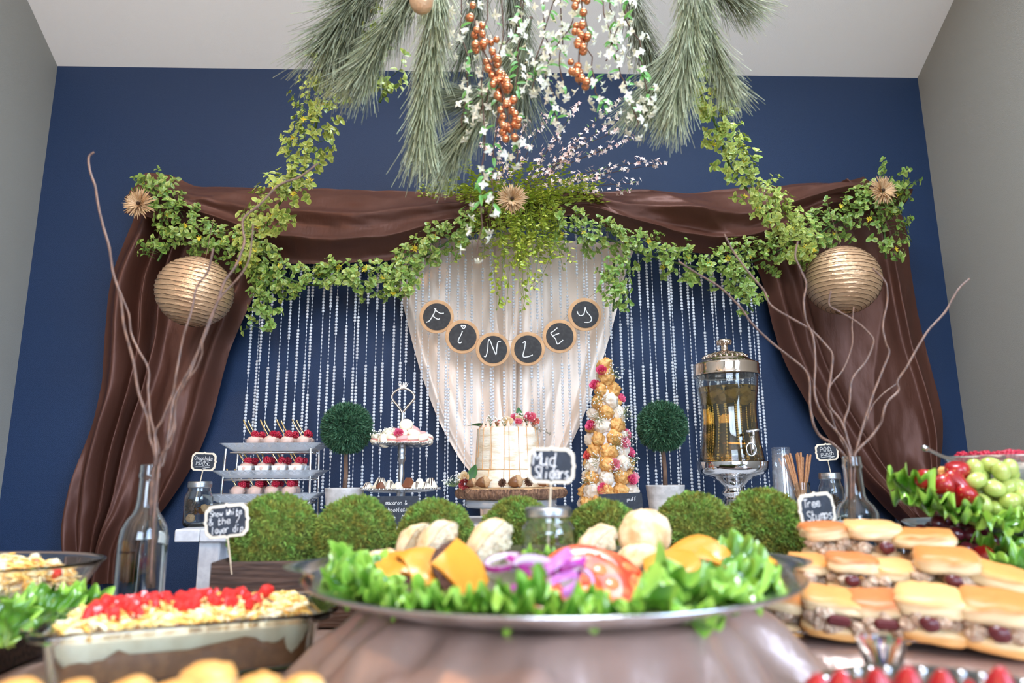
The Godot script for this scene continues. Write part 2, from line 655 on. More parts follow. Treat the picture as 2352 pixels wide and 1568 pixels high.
# ---------------------------------------------------------------- the room
func room() -> void:
	var b := MB.new()
	b.box(V(0.05, 1.3, -2.55), V(3.7, 2.75, 0.1), 0.0)
	struct("wall_back", b.mesh(), M.navy)
	b = MB.new()
	b.box(V(-1.743, 2.3, 0.25), V(0.1, 4.7, 5.7), 0.0)
	struct("wall_left", b.mesh(), M.grey_wall)
	b = MB.new() # right wall, an opening for window_2 in it
	b.box(V(1.833, 2.3, -1.3), V(0.1, 4.7, 2.6), 0.0)
	b.box(V(1.833, 2.3, 2.45), V(0.1, 4.7, 1.3), 0.0)
	b.box(V(1.833, 0.45, 0.9), V(0.1, 0.9, 1.8), 0.0)
	b.box(V(1.833, 3.65, 0.9), V(0.1, 2.1, 1.8), 0.0)
	struct("wall_right", b.mesh(), M.grey_wall)
	b = MB.new()
	b.box(V(-1.45, 1.3, 3.05), V(0.6, 2.75, 0.1), 0.0)
	b.box(V(1.45, 1.3, 3.05), V(0.8, 2.75, 0.1), 0.0)
	b.box(V(-0.05, 0.45, 3.05), V(2.2, 0.9, 0.1), 0.0)
	struct("wall_front", b.mesh(), M.grey_wall)
	b = MB.new()
	b.box(V(0.05, -0.05, 0.25), V(3.7, 0.1, 5.8), 0.0)
	struct("floor", b.mesh(), M.floor_wood)
	# both slopes of the vaulted ceiling
	for s in [-1, 1]:
		b = MB.new()
		var lo: float = 0.25 + s * 2.85
		var hole := [SKY.x - 0.48, SKY.x + 0.48, SKY.z - 0.36, SKY.z + 0.36]
		var slabs := [[-1.79, 1.88, lo, 0.25]] # x from, x to, z from, z to
		if s < 0:
			slabs = [[-1.79, hole[0], lo, 0.25], [hole[1], 1.88, lo, 0.25], [hole[0], hole[1], lo, hole[2]], [hole[0], hole[1], hole[3], 0.25]]
		for w in slabs:
			var p := []
			var q := []
			for c in [[w[0], w[2]], [w[1], w[2]], [w[1], w[3]], [w[0], w[3]]]:
				p.append(V(c[0], 2.6 + 0.65 * (2.75 - absf(c[1] - 0.25)), c[1]))
				q.append(p[p.size() - 1] + V(0, 0.12, 0))
			var mid: Vector3 = (p[0] + p[1] + p[2] + p[3] + q[0] + q[1] + q[2] + q[3]) / 8.0
			b.face(p, mid)
			b.face(q, mid)
			for k in 4:
				b.face([p[k], p[(k + 1) % 4], q[(k + 1) % 4], q[k]], mid)
		struct("ceiling", b.mesh(), M.ceiling_white)
	for s in 3:
		b = MB.new()
		var w: float = [2.2, 1.8, 0.96][s]
		var h: float = [1.7, 1.7, 0.86][s]
		for k in [-1, 1]:
			b.box(V(k * (w / 2 - 0.025), 0, 0), V(0.05, h, 0.08))
			b.box(V(0, k * (h / 2 - 0.025), 0), V(w, 0.05, 0.08))
		b.box(Vector3.ZERO, V(0.04, h, 0.05))
		var xf: Transform3D = [Transform3D(Basis(), V(-0.05, 1.75, 3.05)), Transform3D(rotY(PI / 2), V(1.833, 1.75, 0.9)), Transform3D(Basis(Vector3.RIGHT, -PI / 2 - atan(0.65)), SKY + V(0, 0.06, 0))][s]
		var f := struct("window_%d" % (s + 1), b.mesh(), M.window_frame, xf)
		b = MB.new()
		b.box(Vector3.ZERO, V(w - 0.06, h - 0.06, 0.006), 0.0)
		part("pane", b.mesh(), M.pane, f)
	b = MB.new()
	b.box(V(0.05, 0.05, -2.49), V(3.45, 0.1, 0.015))
	struct("baseboard_back", b.mesh(), M.window_frame)


func pendant() -> void: # the warm lamp behind the camera, left
	var at := V(-0.95, 2.55, 0.3)
	var t := thing("pendant_lamp", "warm globe pendant lamp hanging from the vaulted ceiling behind the camera", "lamp", at)
	var b := MB.new()
	ball(b, Vector3.ZERO, V(0.11, 0.11, 0.11), 20, 12)
	part("lamp_globe", b.mesh(), M.lamp_glass, t)
	b = MB.new()
	b.tube([V(0, 0.1, 0), V(0, 1.8, 0)], [0.006], 6)
	part("cord", b.mesh(), M.wire, t)
	var l := OmniLight3D.new()
	l.name = "pendant_light"
	l.position = at
	l.light_color = Color(1.0, 0.74, 0.46)
	l.light_energy = 1.1
	l.light_size = 0.1
	l.omni_range = 9.0
	l.omni_attenuation = 2.0
	l.shadow_enabled = true
	add_child(l)


# ---------------------------------------------------------------- cloth
func ridge(x: float) -> float: # soft valleys, narrow crests
	return 1.0 - absf(sin(x))


func cloth(left: Array, right: Array, nu: int, nv: int, fold: Callable) -> ArrayMesh: # rows from the top down, u from left to right
	var l := resample(smooth_line(left), nv)
	var r := resample(smooth_line(right), nv)
	var rows := []
	for i in range(nv, -1, -1):
		var row := PackedVector3Array()
		for j in nu + 1:
			var u := float(j) / nu
			row.append(l[i].lerp(r[i], u) + fold.call(u, float(i) / nv))
		rows.append(row)
	var b := MB.new()
	b.grid(rows)
	return b.mesh()


func backdrop() -> void:
	# the stand behind the cloth
	var t := thing("backdrop_stand", "pipe stand carrying the brown cloth valance and curtains in front of the navy wall", "stand", V(0, 0, -2.475))
	var b := MB.new()
	b.tube([V(-1.2, 2.0, 0), V(1.49, 2.0, 0)], [0.014], 10)
	part("crossbar", b.mesh(), M.dull_metal, t)
	for x in [-1.19, 1.48]:
		b = MB.new()
		b.tube([V(x, 0.0, 0), V(x, 2.0, 0)], [0.016], 10)
		part("post", b.mesh(), M.dull_metal, t)
	var l := [V(-1.3012, 2.0871, -2.44), V(-1.3162, 1.9459, -2.44), V(-1.3556, 1.7447, -2.44), V(-1.3584, 1.5178, -2.44), V(-1.3643, 1.3297, -2.44), V(-1.3864, 1.1471, -2.44), V(-1.4119, 0.9554, -2.44), V(-1.4244, 0.812, -2.44), V(-1.4038, 0.6578, -2.44)]
	var r := [V(-0.7749, 1.9969, -2.43), V(-0.8075, 1.7933, -2.43), V(-0.8494, 1.6122, -2.43), V(-0.9032, 1.4049, -2.43), V(-0.9654, 1.2197, -2.43), V(-1.0269, 1.055, -2.43), V(-1.0924, 0.895, -2.43), V(-1.1653, 0.7747, -2.43), V(-1.1853, 0.6563, -2.43)]
	var f := func(u: float, v: float) -> Vector3:
		var q := u + 0.04 * sin(v * 4.0)
		var z := 0.035 * exp(-pow((q - 0.13 - 0.03 * v) / 0.05, 2)) + 0.045 * exp(-pow((q - 0.30 - 0.06 * v) / 0.035, 2)) + 0.05 * exp(-pow((q - 0.42 - 0.02 * v) / 0.03, 2)) * (1.0 - 0.6 * v) - 0.035 * exp(-pow((q - 0.22 - 0.05 * v) / 0.035, 2)) - 0.035 * exp(-pow((q - 0.36 - 0.04 * v) / 0.03, 2))
		z += 0.03 * sin(u * 7.0 + v * 5.0) * smoothstep(0.4, 0.7, u) + 0.022 * ridge(u * 6.0 - v * 7.0) * smoothstep(0.42, 0.62, u) * smoothstep(0.1, 0.4, v)
		z += 0.035 * exp(-pow((q - 0.93) / 0.05, 2)) + 0.03 * sin(u * 26.0 - v * 6.0) * smoothstep(0.6, 1.0, v) * (1.0 - 0.4 * u)
		z += 0.012 * n3(V(u * 3, v * 4, 1), 1.0)
		return V(0.008 * sin(v * 14.0 + u * 5.0), 0, maxf(z, -0.045))
	single("curtain", cloth(l, r, 130, 90, f), M.brown_satin, "brown satin curtain gathered in deep folds behind the tall clear bottle with straight twigs", "curtain")
	l = [V(0.8988, 1.9559, -2.43), V(1.0112, 1.7153, -2.43), V(1.0472, 1.5482, -2.43), V(1.087, 1.4011, -2.43), V(1.1468, 1.2571, -2.43), V(1.2133, 1.1159, -2.43), V(1.288, 0.9926, -2.43), V(1.4006, 0.871, -2.43), V(1.5133, 0.766, -2.43), V(1.5741, 0.6342, -2.43)]
	r = [V(1.4676, 2.1294, -2.43), V(1.5999, 1.9781, -2.43), V(1.6173, 1.7856, -2.43), V(1.6288, 1.5817, -2.43), V(1.6421, 1.4001, -2.43), V(1.6526, 1.255, -2.43), V(1.649, 1.1288, -2.43), V(1.6262, 1.0052, -2.43), V(1.6086, 0.8242, -2.43), V(1.5927, 0.6339, -2.43)]
	f = func(u: float, v: float) -> Vector3:
		var z := 0.03 * exp(-pow((u - 0.84) / 0.02, 2)) + 0.045 * exp(-pow((u - 0.06 - 0.02 * v) / 0.045, 2)) + 0.04 * exp(-pow((u - 0.22 - 0.05 * v) / 0.03, 2)) * (1.0 - 0.4 * v)
		z += 0.04 * ridge(u * 4.5 + v * 5.5 + 1.2) * smoothstep(0.0, 0.2, u) * (1.0 - smoothstep(0.7, 0.82, u)) * smoothstep(0.1, 0.5, v)
		z += 0.05 * ridge(u * 5.0 - v * 9.0) * smoothstep(0.6, 0.95, v) * (1.0 - smoothstep(0.6, 0.85, u))
		z += 0.02 * sin(u * 9.0 + 1.0) + 0.012 * n3(V(u * 3, v * 4, 7), 1.0)
		return V(0.006 * sin(v * 12.0), 0, maxf(z, -0.045))
	single("curtain", cloth(l, r, 130, 90, f), M.brown_satin, "brown satin curtain swept back beside the drink dispenser, behind the twisted willow branches", "curtain")
	# the swag: u runs from the bottom edge up, v along it
	l = [V(-1.2568, 1.9033, -2.33), V(-1.1653, 1.8925, -2.33), V(-1.0574, 1.8688, -2.33), V(-0.8861, 1.8051, -2.33), V(-0.7616, 1.7511, -2.33), V(-0.6397, 1.7371, -2.33), V(-0.4876, 1.7361, -2.33), V(-0.3048, 1.7593, -2.33), V(-0.1363, 1.8363, -2.33), V(0.0977, 1.8754, -2.33), V(0.3347, 1.9133, -2.33), V(0.4906, 1.8395, -2.33), V(0.6945, 1.796, -2.33), V(0.8846, 1.7837, -2.33), V(1.0489, 1.8374, -2.33), V(1.2536, 1.9495, -2.33), V(1.5421, 1.9634, -2.33)]
	r = [V(-1.2415, 2.0371, -2.35), V(-1.2142, 2.0742, -2.35), V(-1.1281, 2.0615, -2.35), V(-1.0172, 2.0289, -2.35), V(-0.8774, 2.025, -2.35), V(-0.6594, 2.0284, -2.35), V(-0.4239, 2.0235, -2.35), V(-0.266, 2.0214, -2.35), V(-0.1234, 2.0191, -2.35), V(0.1316, 2.0211, -2.35), V(0.421, 2.0234, -2.35), V(0.6153, 2.0249, -2.35), V(0.7781, 2.0262, -2.35), V(1.0249, 2.042, -2.35), V(1.1919, 2.0641, -2.35), V(1.3753, 2.0709, -2.35), V(1.5485, 2.0392, -2.35)]
	f = func(u: float, v: float) -> Vector3:
		var s := absf(sin(v * TAU + 0.12)) # deep in the belly of each of the two swags
		var w := u + 0.07 * sin(v * 9.0) * s
		var z := 0.055 * sin(PI * minf(1.0, u * 1.02)) + 0.026 * ridge(w * 9.0 + v * 2.0) * (1.0 - smoothstep(0.5, 0.75, u)) * (0.4 + s)
		z += 0.035 * ridge(u * 3.2 - v * 20.0) * exp(-pow((v - 0.04) / 0.1, 2)) + 0.03 * ridge(u * 3.0 + v * 24.0) * exp(-pow((v - 0.68) / 0.12, 2)) + 0.02 * ridge(u * 4.0 + v * 11.0) * exp(-pow((v - 0.87) / 0.09, 2))
		z += 0.014 * n3(V(u * 2, v * 9, 3), 1.0)
		return V(0, 0.012 * n3(V(u * 2, v * 8, 11), 1.0), z)
	l.reverse()
	r.reverse()
	single("valance", cloth(r, l, 60, 240, func(u: float, v: float) -> Vector3: return f.call(1.0 - u, 1.0 - v)), M.brown_satin, "brown satin swag draped along the top of the backdrop between the straw flowers", "valance")
	# champagne panels that narrow to the cake
	l = [V(-0.3885, 1.8567, -2.462), V(-0.3436, 1.7547, -2.462), V(-0.2908, 1.555, -2.462), V(-0.2399, 1.3769, -2.462), V(-0.1746, 1.2032, -2.462), V(-0.0989, 1.0642, -2.462), V(-0.0339, 0.9729, -2.462), V(-0.0215, 0.8389, -2.462)]
	r = [V(0.1112, 1.8937, -2.462), V(0.11, 1.7562, -2.462), V(0.1081, 1.5551, -2.462), V(0.1065, 1.3761, -2.462), V(0.105, 1.2019, -2.462), V(0.1037, 1.0628, -2.462), V(0.0952, 0.9718, -2.462), V(0.0865, 0.8378, -2.462)]
	f = func(u: float, v: float) -> Vector3:
		var z := 0.025 * exp(-pow((u - 0.06 - 0.06 * v) / 0.05, 2)) + 0.022 * sin(u * 6.5 + v * 2.5) + 0.006 * sin(u * 17.0 + v * 3.0) + 0.02 * exp(-pow((u - 0.93) / 0.05, 2))
		return V(0, 0, maxf(-0.024, z * (0.7 + 0.5 * v) + 0.012 * n3(V(u * 3, v * 3, 2), 1.0)))
	single("champagne_curtain", cloth(l, r, 80, 60, f), M.champagne_satin, "champagne satin panel drawn in to the cake, under the medallions with F, i and N", "curtain", "")
	l = [V(0.0368, 1.8926, -2.46), V(0.0364, 1.7553, -2.46), V(0.0389, 1.5546, -2.46), V(0.0414, 1.3759, -2.46), V(0.0438, 1.202, -2.46), V(0.0463, 1.0631, -2.46), V(0.049, 0.9722, -2.46), V(0.0484, 0.8383, -2.46)]
	r = [V(0.5708, 1.8612, -2.462), V(0.5266, 1.7575, -2.462), V(0.4695, 1.5552, -2.462), V(0.4115, 1.3754, -2.462), V(0.3458, 1.2007, -2.462), V(0.2763, 1.0616, -2.462), V(0.2155, 0.9708, -2.462), V(0.1856, 0.8367, -2.462)]
	f = func(u: float, v: float) -> Vector3:
		var z := 0.03 * exp(-pow((u - 0.07) / 0.05, 2)) - 0.02 * exp(-pow((u - 0.17) / 0.035, 2)) + 0.028 * exp(-pow((u - 0.90 - 0.03 * v) / 0.06, 2)) + 0.022 * sin(u * 7.0 - v * 2.5 + 0.7) + 0.005 * sin(u * 15.0 - v * 2.0)
		return V(0, 0, maxf(-0.012, z * (0.7 + 0.5 * v) + 0.012 * n3(V(u * 3, v * 3, 5), 1.0)))
	single("champagne_curtain", cloth(l, r, 90, 60, f), M.champagne_satin, "champagne satin panel drawn in to the cake, under the medallions with L, E and Y", "curtain", "")
	bead_curtain()


func bead_curtain() -> void:
	var t := thing("bead_curtain", "curtain of clear iridescent bead strands hanging below the brown swag, from curtain to curtain", "bead curtain", V(0, 1.99, -2.39))
	var disc := P2([0, -0.0028, 0.0038, -0.0028, 0.0055, 0, 0.0038, 0.0028, 0, 0.0028])
	var kinds := []
	for k in 6:
		var b := MB.new()
		var y := 0.0
		while y > -1.09:
			var run := rng.randi_range(5, 22) # round beads, then slim ones
			for i in run:
				if y < -1.09:
					break
				b.t = Transform3D(Basis.from_euler(V(PI / 2 + rf(-0.2, 0.2), rf(-0.45, 0.45), 0)), V(0, y, 0))
				b.lathe(disc, 8)
				y -= 0.0112
			run = rng.randi_range(4, 16)
			for i in run:
				if y < -1.09:
					break
				b.t = Transform3D(Basis(), V(0, y, 0))
				b.lathe(P2([0, -0.0065, 0.0026, 0, 0, 0.0065]), 6)
				y -= 0.0135
		b.t = Transform3D()
		kinds.append(b.mesh())
	var x := -0.83
	var n := 0
	while x < 0.935:
		var s := part("bead_strand", kinds[n % 6], M.acrylic, t, Transform3D(rotY(rf(-0.15, 0.15)), V(x, rf(-0.02, 0.02), rf(-0.012, 0.012))))
		n += 1
		x += [0.033, 0.026, 0.012, 0.034, 0.030, 0.022][n % 6] + rf(-0.005, 0.006)
	for xx in [0.955, 0.967, 0.98]:
		part("bead_strand", kinds[n % 6], M.acrylic, t, Transform3D(rotY(0.3), V(xx, 0.0, rf(-0.01, 0.01))))
		n += 1


# ---------------------------------------------------------------- leafy garlands
func vine_sprigs(light: float) -> Array: # a few clusters of round, pale-edged leaves
	var o := []
	for k in 6:
		var b := MB.new()
		b.blunt = 0.5
		var tip := V(rf(-0.35, 0.35), 1, rf(-0.35, 0.35)).normalized() * rf(0.04, 0.062)
		var bow := V(rf(-1, 1), 0, rf(-1, 1)) * 0.012
		b.col = rgb(88, 116, 50).srgb_to_linear()
		b.tube([Vector3.ZERO, tip * 0.5 + bow, tip], [0.0010, 0.0009, 0.0006], 4, false)
		var a0 := rf(0, TAU)
		for g in 4: # pairs up the stem, the tip pair and two small ones
			var s: float = [0.35, 0.68, 1.0, 1.0][g]
			var at := tip * s + bow * 4.0 * s * (1.0 - s)
			for i in 2:
				var a := a0 + PI * i + g * PI / 2 + rf(-0.3, 0.3)
				var dir := (V(cos(a), rf(0.25, 1.1), sin(a))).normalized()
				at += dir * 0.003
				var gr := rgb(88 + rng.randi_range(-16, 18), 128 + rng.randi_range(-16, 14), 52).lerp(rgb(164, 182, 70), light * rf(0.2, 1.0)).srgb_to_linear()
				var ed := rgb(176, 186, 96).lerp(rgb(222, 218, 110), light * rf(0.2, 1.0)).lerp(rgb(98, 134, 60), rf(0.0, 1.0) * (1.0 - light * 0.7)).srgb_to_linear()
				var ln: float = rf(0.0135, 0.019) * [1.0, 1.0, 0.95, 0.65][g]
				b.leaf(at, dir, V(rf(-0.5, 0.5), 1, rf(-0.5, 0.5)), ln, ln * rf(0.74, 0.92), rf(0.0, 0.7), gr, ed, 5)
		o.append(b.mesh())
	return o


func yellow_flower_mesh() -> ArrayMesh:
	var b := MB.new()
	for i in 9:
		var a := TAU * i / 9
		b.leaf(Vector3.ZERO, V(cos(a), rf(0.4, 1.2), sin(a)).normalized(), Vector3.UP, rf(0.012, 0.017), 0.005, 0.1, Color.WHITE, Color.WHITE, 2)
	return b.mesh()


func garland(label: String, line: Array, per_m: float, rad: float, grow: float, light: float, hang := 0.0) -> Node3D:
	var pts := smooth_line(line, 6)
	var t := thing("leaf_garland", label, "garland", pts[0])
	var total := len_line(pts)
	var rs := resample(pts, 40)
	var rel := []
	for p in rs:
		rel.append(p - pts[0])
	var b := MB.new()
	b.tube(rel, [0.004], 5)
	part("stem", b.mesh(), M.stem_green, t)
	var kinds := vine_sprigs(light)
	var fl := yellow_flower_mesh()
	var n := int(total * per_m * 0.95)
	for i in n:
		var s := (i + rf(0, 1)) / n
		var p := at_line(rel, s)
		var a := rf(0, TAU)
		var tan := (at_line(rel, minf(1, s + 0.03)) - at_line(rel, maxf(0, s - 0.03))).normalized()
		var side := tan.cross(V(0, 0, 1)).normalized()
		var out := side * cos(a) + V(0, 0, 1) * absf(sin(a)) * 0.8
		var r := rad * sqrt(rf(0.0, 0.7))
		var g := lerpf(grow, 1.0, s) * rf(0.8, 1.15)
		var up := (out + V(rf(-0.4, 0.4), rf(-0.3, 0.5), 0.55)).normalized()
		part("leaf_sprig", kinds[i % 6], M.vine, t, Transform3D(facing(up, rf(0, TAU)).scaled(Vector3.ONE * g), p + out * r))
		if i % 13 == 4:
			part("yellow_flower", fl, M.yellow_petal, t, Transform3D(facing(V(rf(-0.5, 0.5), rf(-0.2, 0.5), 1)).scaled(Vector3.ONE * g), p + out * (r + 0.015) + V(0, 0, 0.02)))
	return t


func garlands() -> void:
	garland("pale leaf garland falling from the hanging pine towards the lantern behind the twigs", [V(-0.2952, 2.1648, -1.55), V(-0.3677, 2.0974, -1.6529), V(-0.452, 2.0366, -1.7557), V(-0.5096, 1.9512, -1.8586), V(-0.565, 1.8892, -1.9614), V(-0.6583, 1.8469, -2.0643), V(-0.7417, 1.7822, -2.1671), V(-0.8309, 1.7407, -2.27)], 185.0, 0.055, 0.85, 1.0)
	garland("pale leaf garland falling from the hanging pine to the swag above the drink dispenser", [V(0.5249, 2.0556, -1.55), V(0.5765, 2.0088, -1.6529), V(0.6546, 1.9506, -1.7557), V(0.7237, 1.881, -1.8586), V(0.8386, 1.8293, -1.9614), V(0.9471, 1.7834, -2.0643), V(1.0339, 1.7606, -2.1671), V(1.1278, 1.7727, -2.27)], 200.0, 0.055, 0.85, 1.0)
	garland("short dark leaf garland sagging from the straw daisy above the lantern behind the twigs", [V(-1.1657, 2.0121, -2.26), V(-1.1223, 1.9402, -2.26), V(-1.0565, 1.8614, -2.26), V(-0.9946, 1.8224, -2.26), V(-0.9178, 1.7759, -2.26), V(-0.8282, 1.753, -2.26), V(-0.7676, 1.7222, -2.26), V(-0.7347, 1.6607, -2.26)], 190.0, 0.040, 1.0, 0.35)
	garland("leaf garland along the swag's lower edge above the mousse stand and first topiary", [V(-0.7686, 1.7377, -2.26), V(-0.7064, 1.6761, -2.26), V(-0.5874, 1.6381, -2.26), V(-0.471, 1.6614, -2.26), V(-0.3821, 1.6463, -2.26), V(-0.2945, 1.6851, -2.26), V(-0.1916, 1.7557, -2.26), V(-0.1021, 1.8113, -2.26), V(-0.0116, 1.8517, -2.26)], 190.0, 0.036, 1.0, 0.35)
	garland("leaf garland along the swag's lower edge from the centre greenery towards the dispenser", [V(0.2473, 1.8532, -2.26), V(0.3382, 1.8216, -2.26), V(0.4296, 1.8061, -2.26), V(0.5349, 1.7588, -2.26), V(0.6405, 1.7275, -2.26), V(0.7465, 1.7041, -2.26), V(0.8701, 1.7124, -2.26), V(0.9807, 1.7447, -2.26), V(1.0456, 1.777, -2.26)], 190.0, 0.036, 1.0, 0.45)
	garland("short dark leaf garland rising above the lantern to the straw daisy by the grey wall", [V(1.1236, 1.7773, -2.26), V(1.1751, 1.826, -2.26), V(1.243, 1.8752, -2.26), V(1.3256, 1.9086, -2.26), V(1.3929, 1.9421, -2.26), V(1.4405, 2.0091, -2.26), V(1.4696, 2.0513, -2.26)], 190.0, 0.040, 1.0, 0.3)
	garland("yellow flowered garland end dangling beside the longest pine bough over the navy wall", [V(-0.3397, 2.075, -1.6), V(-0.2989, 2.0198, -1.6), V(-0.2591, 1.9896, -1.6), V(-0.2719, 1.9345, -1.6)], 170.0, 0.03, 0.9, 1.0)
	garland("thin leaf tendril dangling before the bead strands at the edge of the left-hand brown curtain", [V(-0.7251, 1.6731, -2.25), V(-0.735, 1.597, -2.25), V(-0.7357, 1.5369, -2.25), V(-0.7326, 1.4848, -2.25)], 170.0, 0.018, 1.0, 0.3)
	garland("thin leaf tendril dangling at the edge of the champagne panel above the F medallion", [V(-0.2715, 1.7053, -2.25), V(-0.2776, 1.6437, -2.25), V(-0.2908, 1.5826, -2.25)], 170.0, 0.02, 1.0, 0.35)
	garland("thin leaf tendril dangling beside the Y medallion", [V(0.44, 1.7235, -2.25), V(0.4401, 1.6454, -2.25), V(0.4305, 1.5454, -2.25)], 170.0, 0.018, 1.0, 0.4)
	garland("thin leaf tendril dangling above the knob of the drink dispenser", [V(0.8662, 1.7093, -2.25), V(0.8846, 1.6465, -2.25), V(0.8952, 1.5844, -2.25), V(0.9151, 1.5459, -2.25)], 170.0, 0.02, 1.0, 0.3)
	garland("thin leaf tendril dangling beside the lantern nearest the grey wall", [V(1.3849, 1.9214, -2.25), V(1.4072, 1.8398, -2.25), V(1.403, 1.7351, -2.25)], 120.0, 0.03, 1.0, 0.25)
	garland("thin leaf tendril hanging over the lantern on the side of the chocolate jar", [V(-1.0492, 1.8263, -2.25), V(-1.0874, 1.764, -2.25), V(-1.1093, 1.7177, -2.25)], 150.0, 0.02, 1.0, 0.3)
	straw_flower(V(-1.1471, 1.8901, -2.17), V(-0.25, -0.05, 1), "straw coloured daisy at the swag's corner above the longest twig's side, away from the dispenser")
	straw_flower(V(0.0847, 1.9033, -2.14), V(0, -0.1, 1), "straw coloured daisy in the middle of the swag, set in trailing greenery")
	straw_flower(V(1.3678, 1.9559, -2.17), V(0.2, -0.05, 1), "straw coloured daisy pinned at the corner of the swag near the grey wall")


func straw_flower(at: Vector3, dir: Vector3, label: String) -> void:
	var t := thing("straw_flower", label, "flower", at, "straw flowers on the swag", facing(dir).scaled(Vector3.ONE * 1.05))
	for ring in 3:
		var b := MB.new()
		var n: int = [46, 44, 34][ring]
		for i in n:
			var a := TAU * i / n + rf(-0.08, 0.08)
			var el: float = [0.10, 0.42, 0.85][ring] + rf(-0.1, 0.1)
			var dir2 := V(cos(a) * cos(el), sin(el), sin(a) * cos(el))
			var c := rgb(214, 178, 130).lerp(rgb(240, 216, 178), rf(0, 1)).srgb_to_linear()
			b.leaf(V(cos(a), 0, sin(a)) * 0.006, dir2, Vector3.UP, [0.045, 0.042, 0.033][ring] * rf(0.8, 1.12), 0.0058, rf(-0.05, 0.3), rgb(188, 142, 96).srgb_to_linear(), c, 4)
		part("petal_ring", b.mesh(), M.straw_petal, t)
	var b := MB.new()
	ball(b, V(0, 0.006, 0), V(0.006, 0.005, 0.006), 12, 6, 0.3, 3.0)
	part("flower_core", b.mesh(), M.dark_core, t)


func centre_greenery() -> void:
	var at := V(0.0959, 1.937, -2.27)
	var t := thing("trailing_greenery", "bunch of trailing yellow-green sprays hanging from the middle of the swag behind the daisy", "greenery", at)
	var kinds := []
	for k in 7: # one hanging stem with small paired leaves, 0.3 m long, along -y
		var b := MB.new()
		var pts := []
		var w := rf(-0.05, 0.05)
		for i in 9:
			var s := i / 8.0
			pts.append(V(w * sin(s * 3.0) + 0.008 * n3(V(s * 4, k, 0), 1.0), -0.3 * s, 0.01 * sin(s * 4.0 + k)))
		b.col = rgb(130, 146, 52).srgb_to_linear()
		b.tube(pts, [0.0016, 0.0014, 0.0008], 4)
		for i in 34:
			var s := rf(0.05, 1.0)
			var a := rf(0, TAU)
			var dir := V(cos(a), rf(-0.9, 0.1), sin(a)).normalized()
			var c := rgb(140, 164, 46).lerp(rgb(214, 218, 88), rf(0, 1)).srgb_to_linear()
			var ln := rf(0.012, 0.019)
			var root := at_line(pts, s) + dir * 0.006
			b.leaf(root, dir, V(rf(-0.5, 0.5), 0.5, 1), ln, ln * 0.62, rf(0, 0.5), c, c * 0.85, 3)
		kinds.append(b.mesh())
	for i in 66: # falling sprays
		var x := rf(-1, 1)
		var ln := rf(0.4, 0.9) * (1.12 - 0.5 * x * x) * (1.35 if i % 5 == 0 else 0.85)
		var p := V(x * 0.17, rf(-0.07, 0.06) - 0.02 * absf(x), rf(0.0, 0.07))
		part("leaf_spray", kinds[i % 7], M.vine, t, Transform3D(Basis.from_euler(V(rf(-0.18, 0.05), rf(0, TAU), x * 0.3 + rf(-0.12, 0.12))).scaled(V(1, ln, 1)), p))
	for i in 66: # the bushy crown, turned up and out
		var a := rf(0.15, PI - 0.15)
		var ln := rf(0.24, 0.42)
		part("leaf_spray", kinds[i % 7], M.vine, t, Transform3D(Basis.from_euler(V(rf(-0.3, 0.5), 0, a - PI / 2 + PI)).scaled(V(1, ln, 1)), V(cos(a) * 0.04, -0.01 + sin(a) * 0.02, rf(-0.02, 0.05))))
	# pink blossom twigs that rise behind
	var s := thing("blossom_spray", "spray of thin twigs with tiny pink and white blossoms rising behind the centre greenery", "flowers", at)
	var ends := [V(-0.0272, 2.163, -2.26), V(0.0509, 2.2145, -2.26), V(0.1451, 2.2412, -2.26), V(0.2244, 2.2763, -2.26), V(0.3364, 2.3209, -2.26), V(0.4804, 2.3367, -2.26), V(0.5103, 2.2851, -2.26), V(0.476, 2.2195, -2.26), V(0.5221, 2.1859, -2.26), V(0.4418, 2.1512, -2.26), V(0.5658, 2.1019, -2.26), V(0.6411, 2.0942, -2.26), V(0.5015, 2.0678, -2.26), V(0.5307, 2.0182, -2.26), V(0.5215, 1.9851, -2.26), V(0.4221, 2.0339, -2.26), V(0.348, 2.1671, -2.26), V(0.2702, 2.2001, -2.26), V(0.0038, 2.0467, -2.26), V(0.2836, 2.0992, -2.26)]
	for k in ends.size():
		var tip: Vector3 = ends[k] - at
		var root := V(rf(-0.04, 0.06), 0.0, rf(0.0, 0.03))
		var mid := root.lerp(tip, 0.5) + V(rf(-0.015, 0.015), 0.025, rf(-0.02, 0.03))
		var pts := smooth_line([root, mid, tip], 6)
		var b := MB.new()
		b.tube(pts, [0.002, 0.0018, 0.0016, 0.0013, 0.001, 0.0009], 4)
		var tw := part("twig", b.mesh(), M.stem_brown, s)
		b = MB.new()
		for i in 26:
			var q := at_line(pts, rf(0.35, 1.0))
			var c := rgb(246, 206, 200).lerp(rgb(252, 244, 238), rf(0, 1)).srgb_to_linear()
			var d := V(rf(-1, 1), rf(-0.6, 1), rf(0.1, 1)).normalized()
			var p := q + d * rf(0.004, 0.026)
			var bs := facing(d)
			for j in 4:
				var a := TAU * j / 4
				b.leaf(p, bs * V(cos(a), 0.35, sin(a)), bs.y, 0.0085, 0.0062, 0.2, c, c, 2)
		part("blossoms", b.mesh(), M.blossom, tw)
		b = MB.new()
		for i in 6:
			var q := at_line(pts, rf(0.3, 1.0))
			b.leaf(q, V(rf(-1, 1), rf(0, 1), rf(-0.3, 1)).normalized(), V(0, 0.3, 1), 0.014, 0.005, 0.2, rgb(96, 130, 60).srgb_to_linear(), rgb(130, 160, 80).srgb_to_linear(), 3)
		part("leaves", b.mesh(), M.vine, tw)


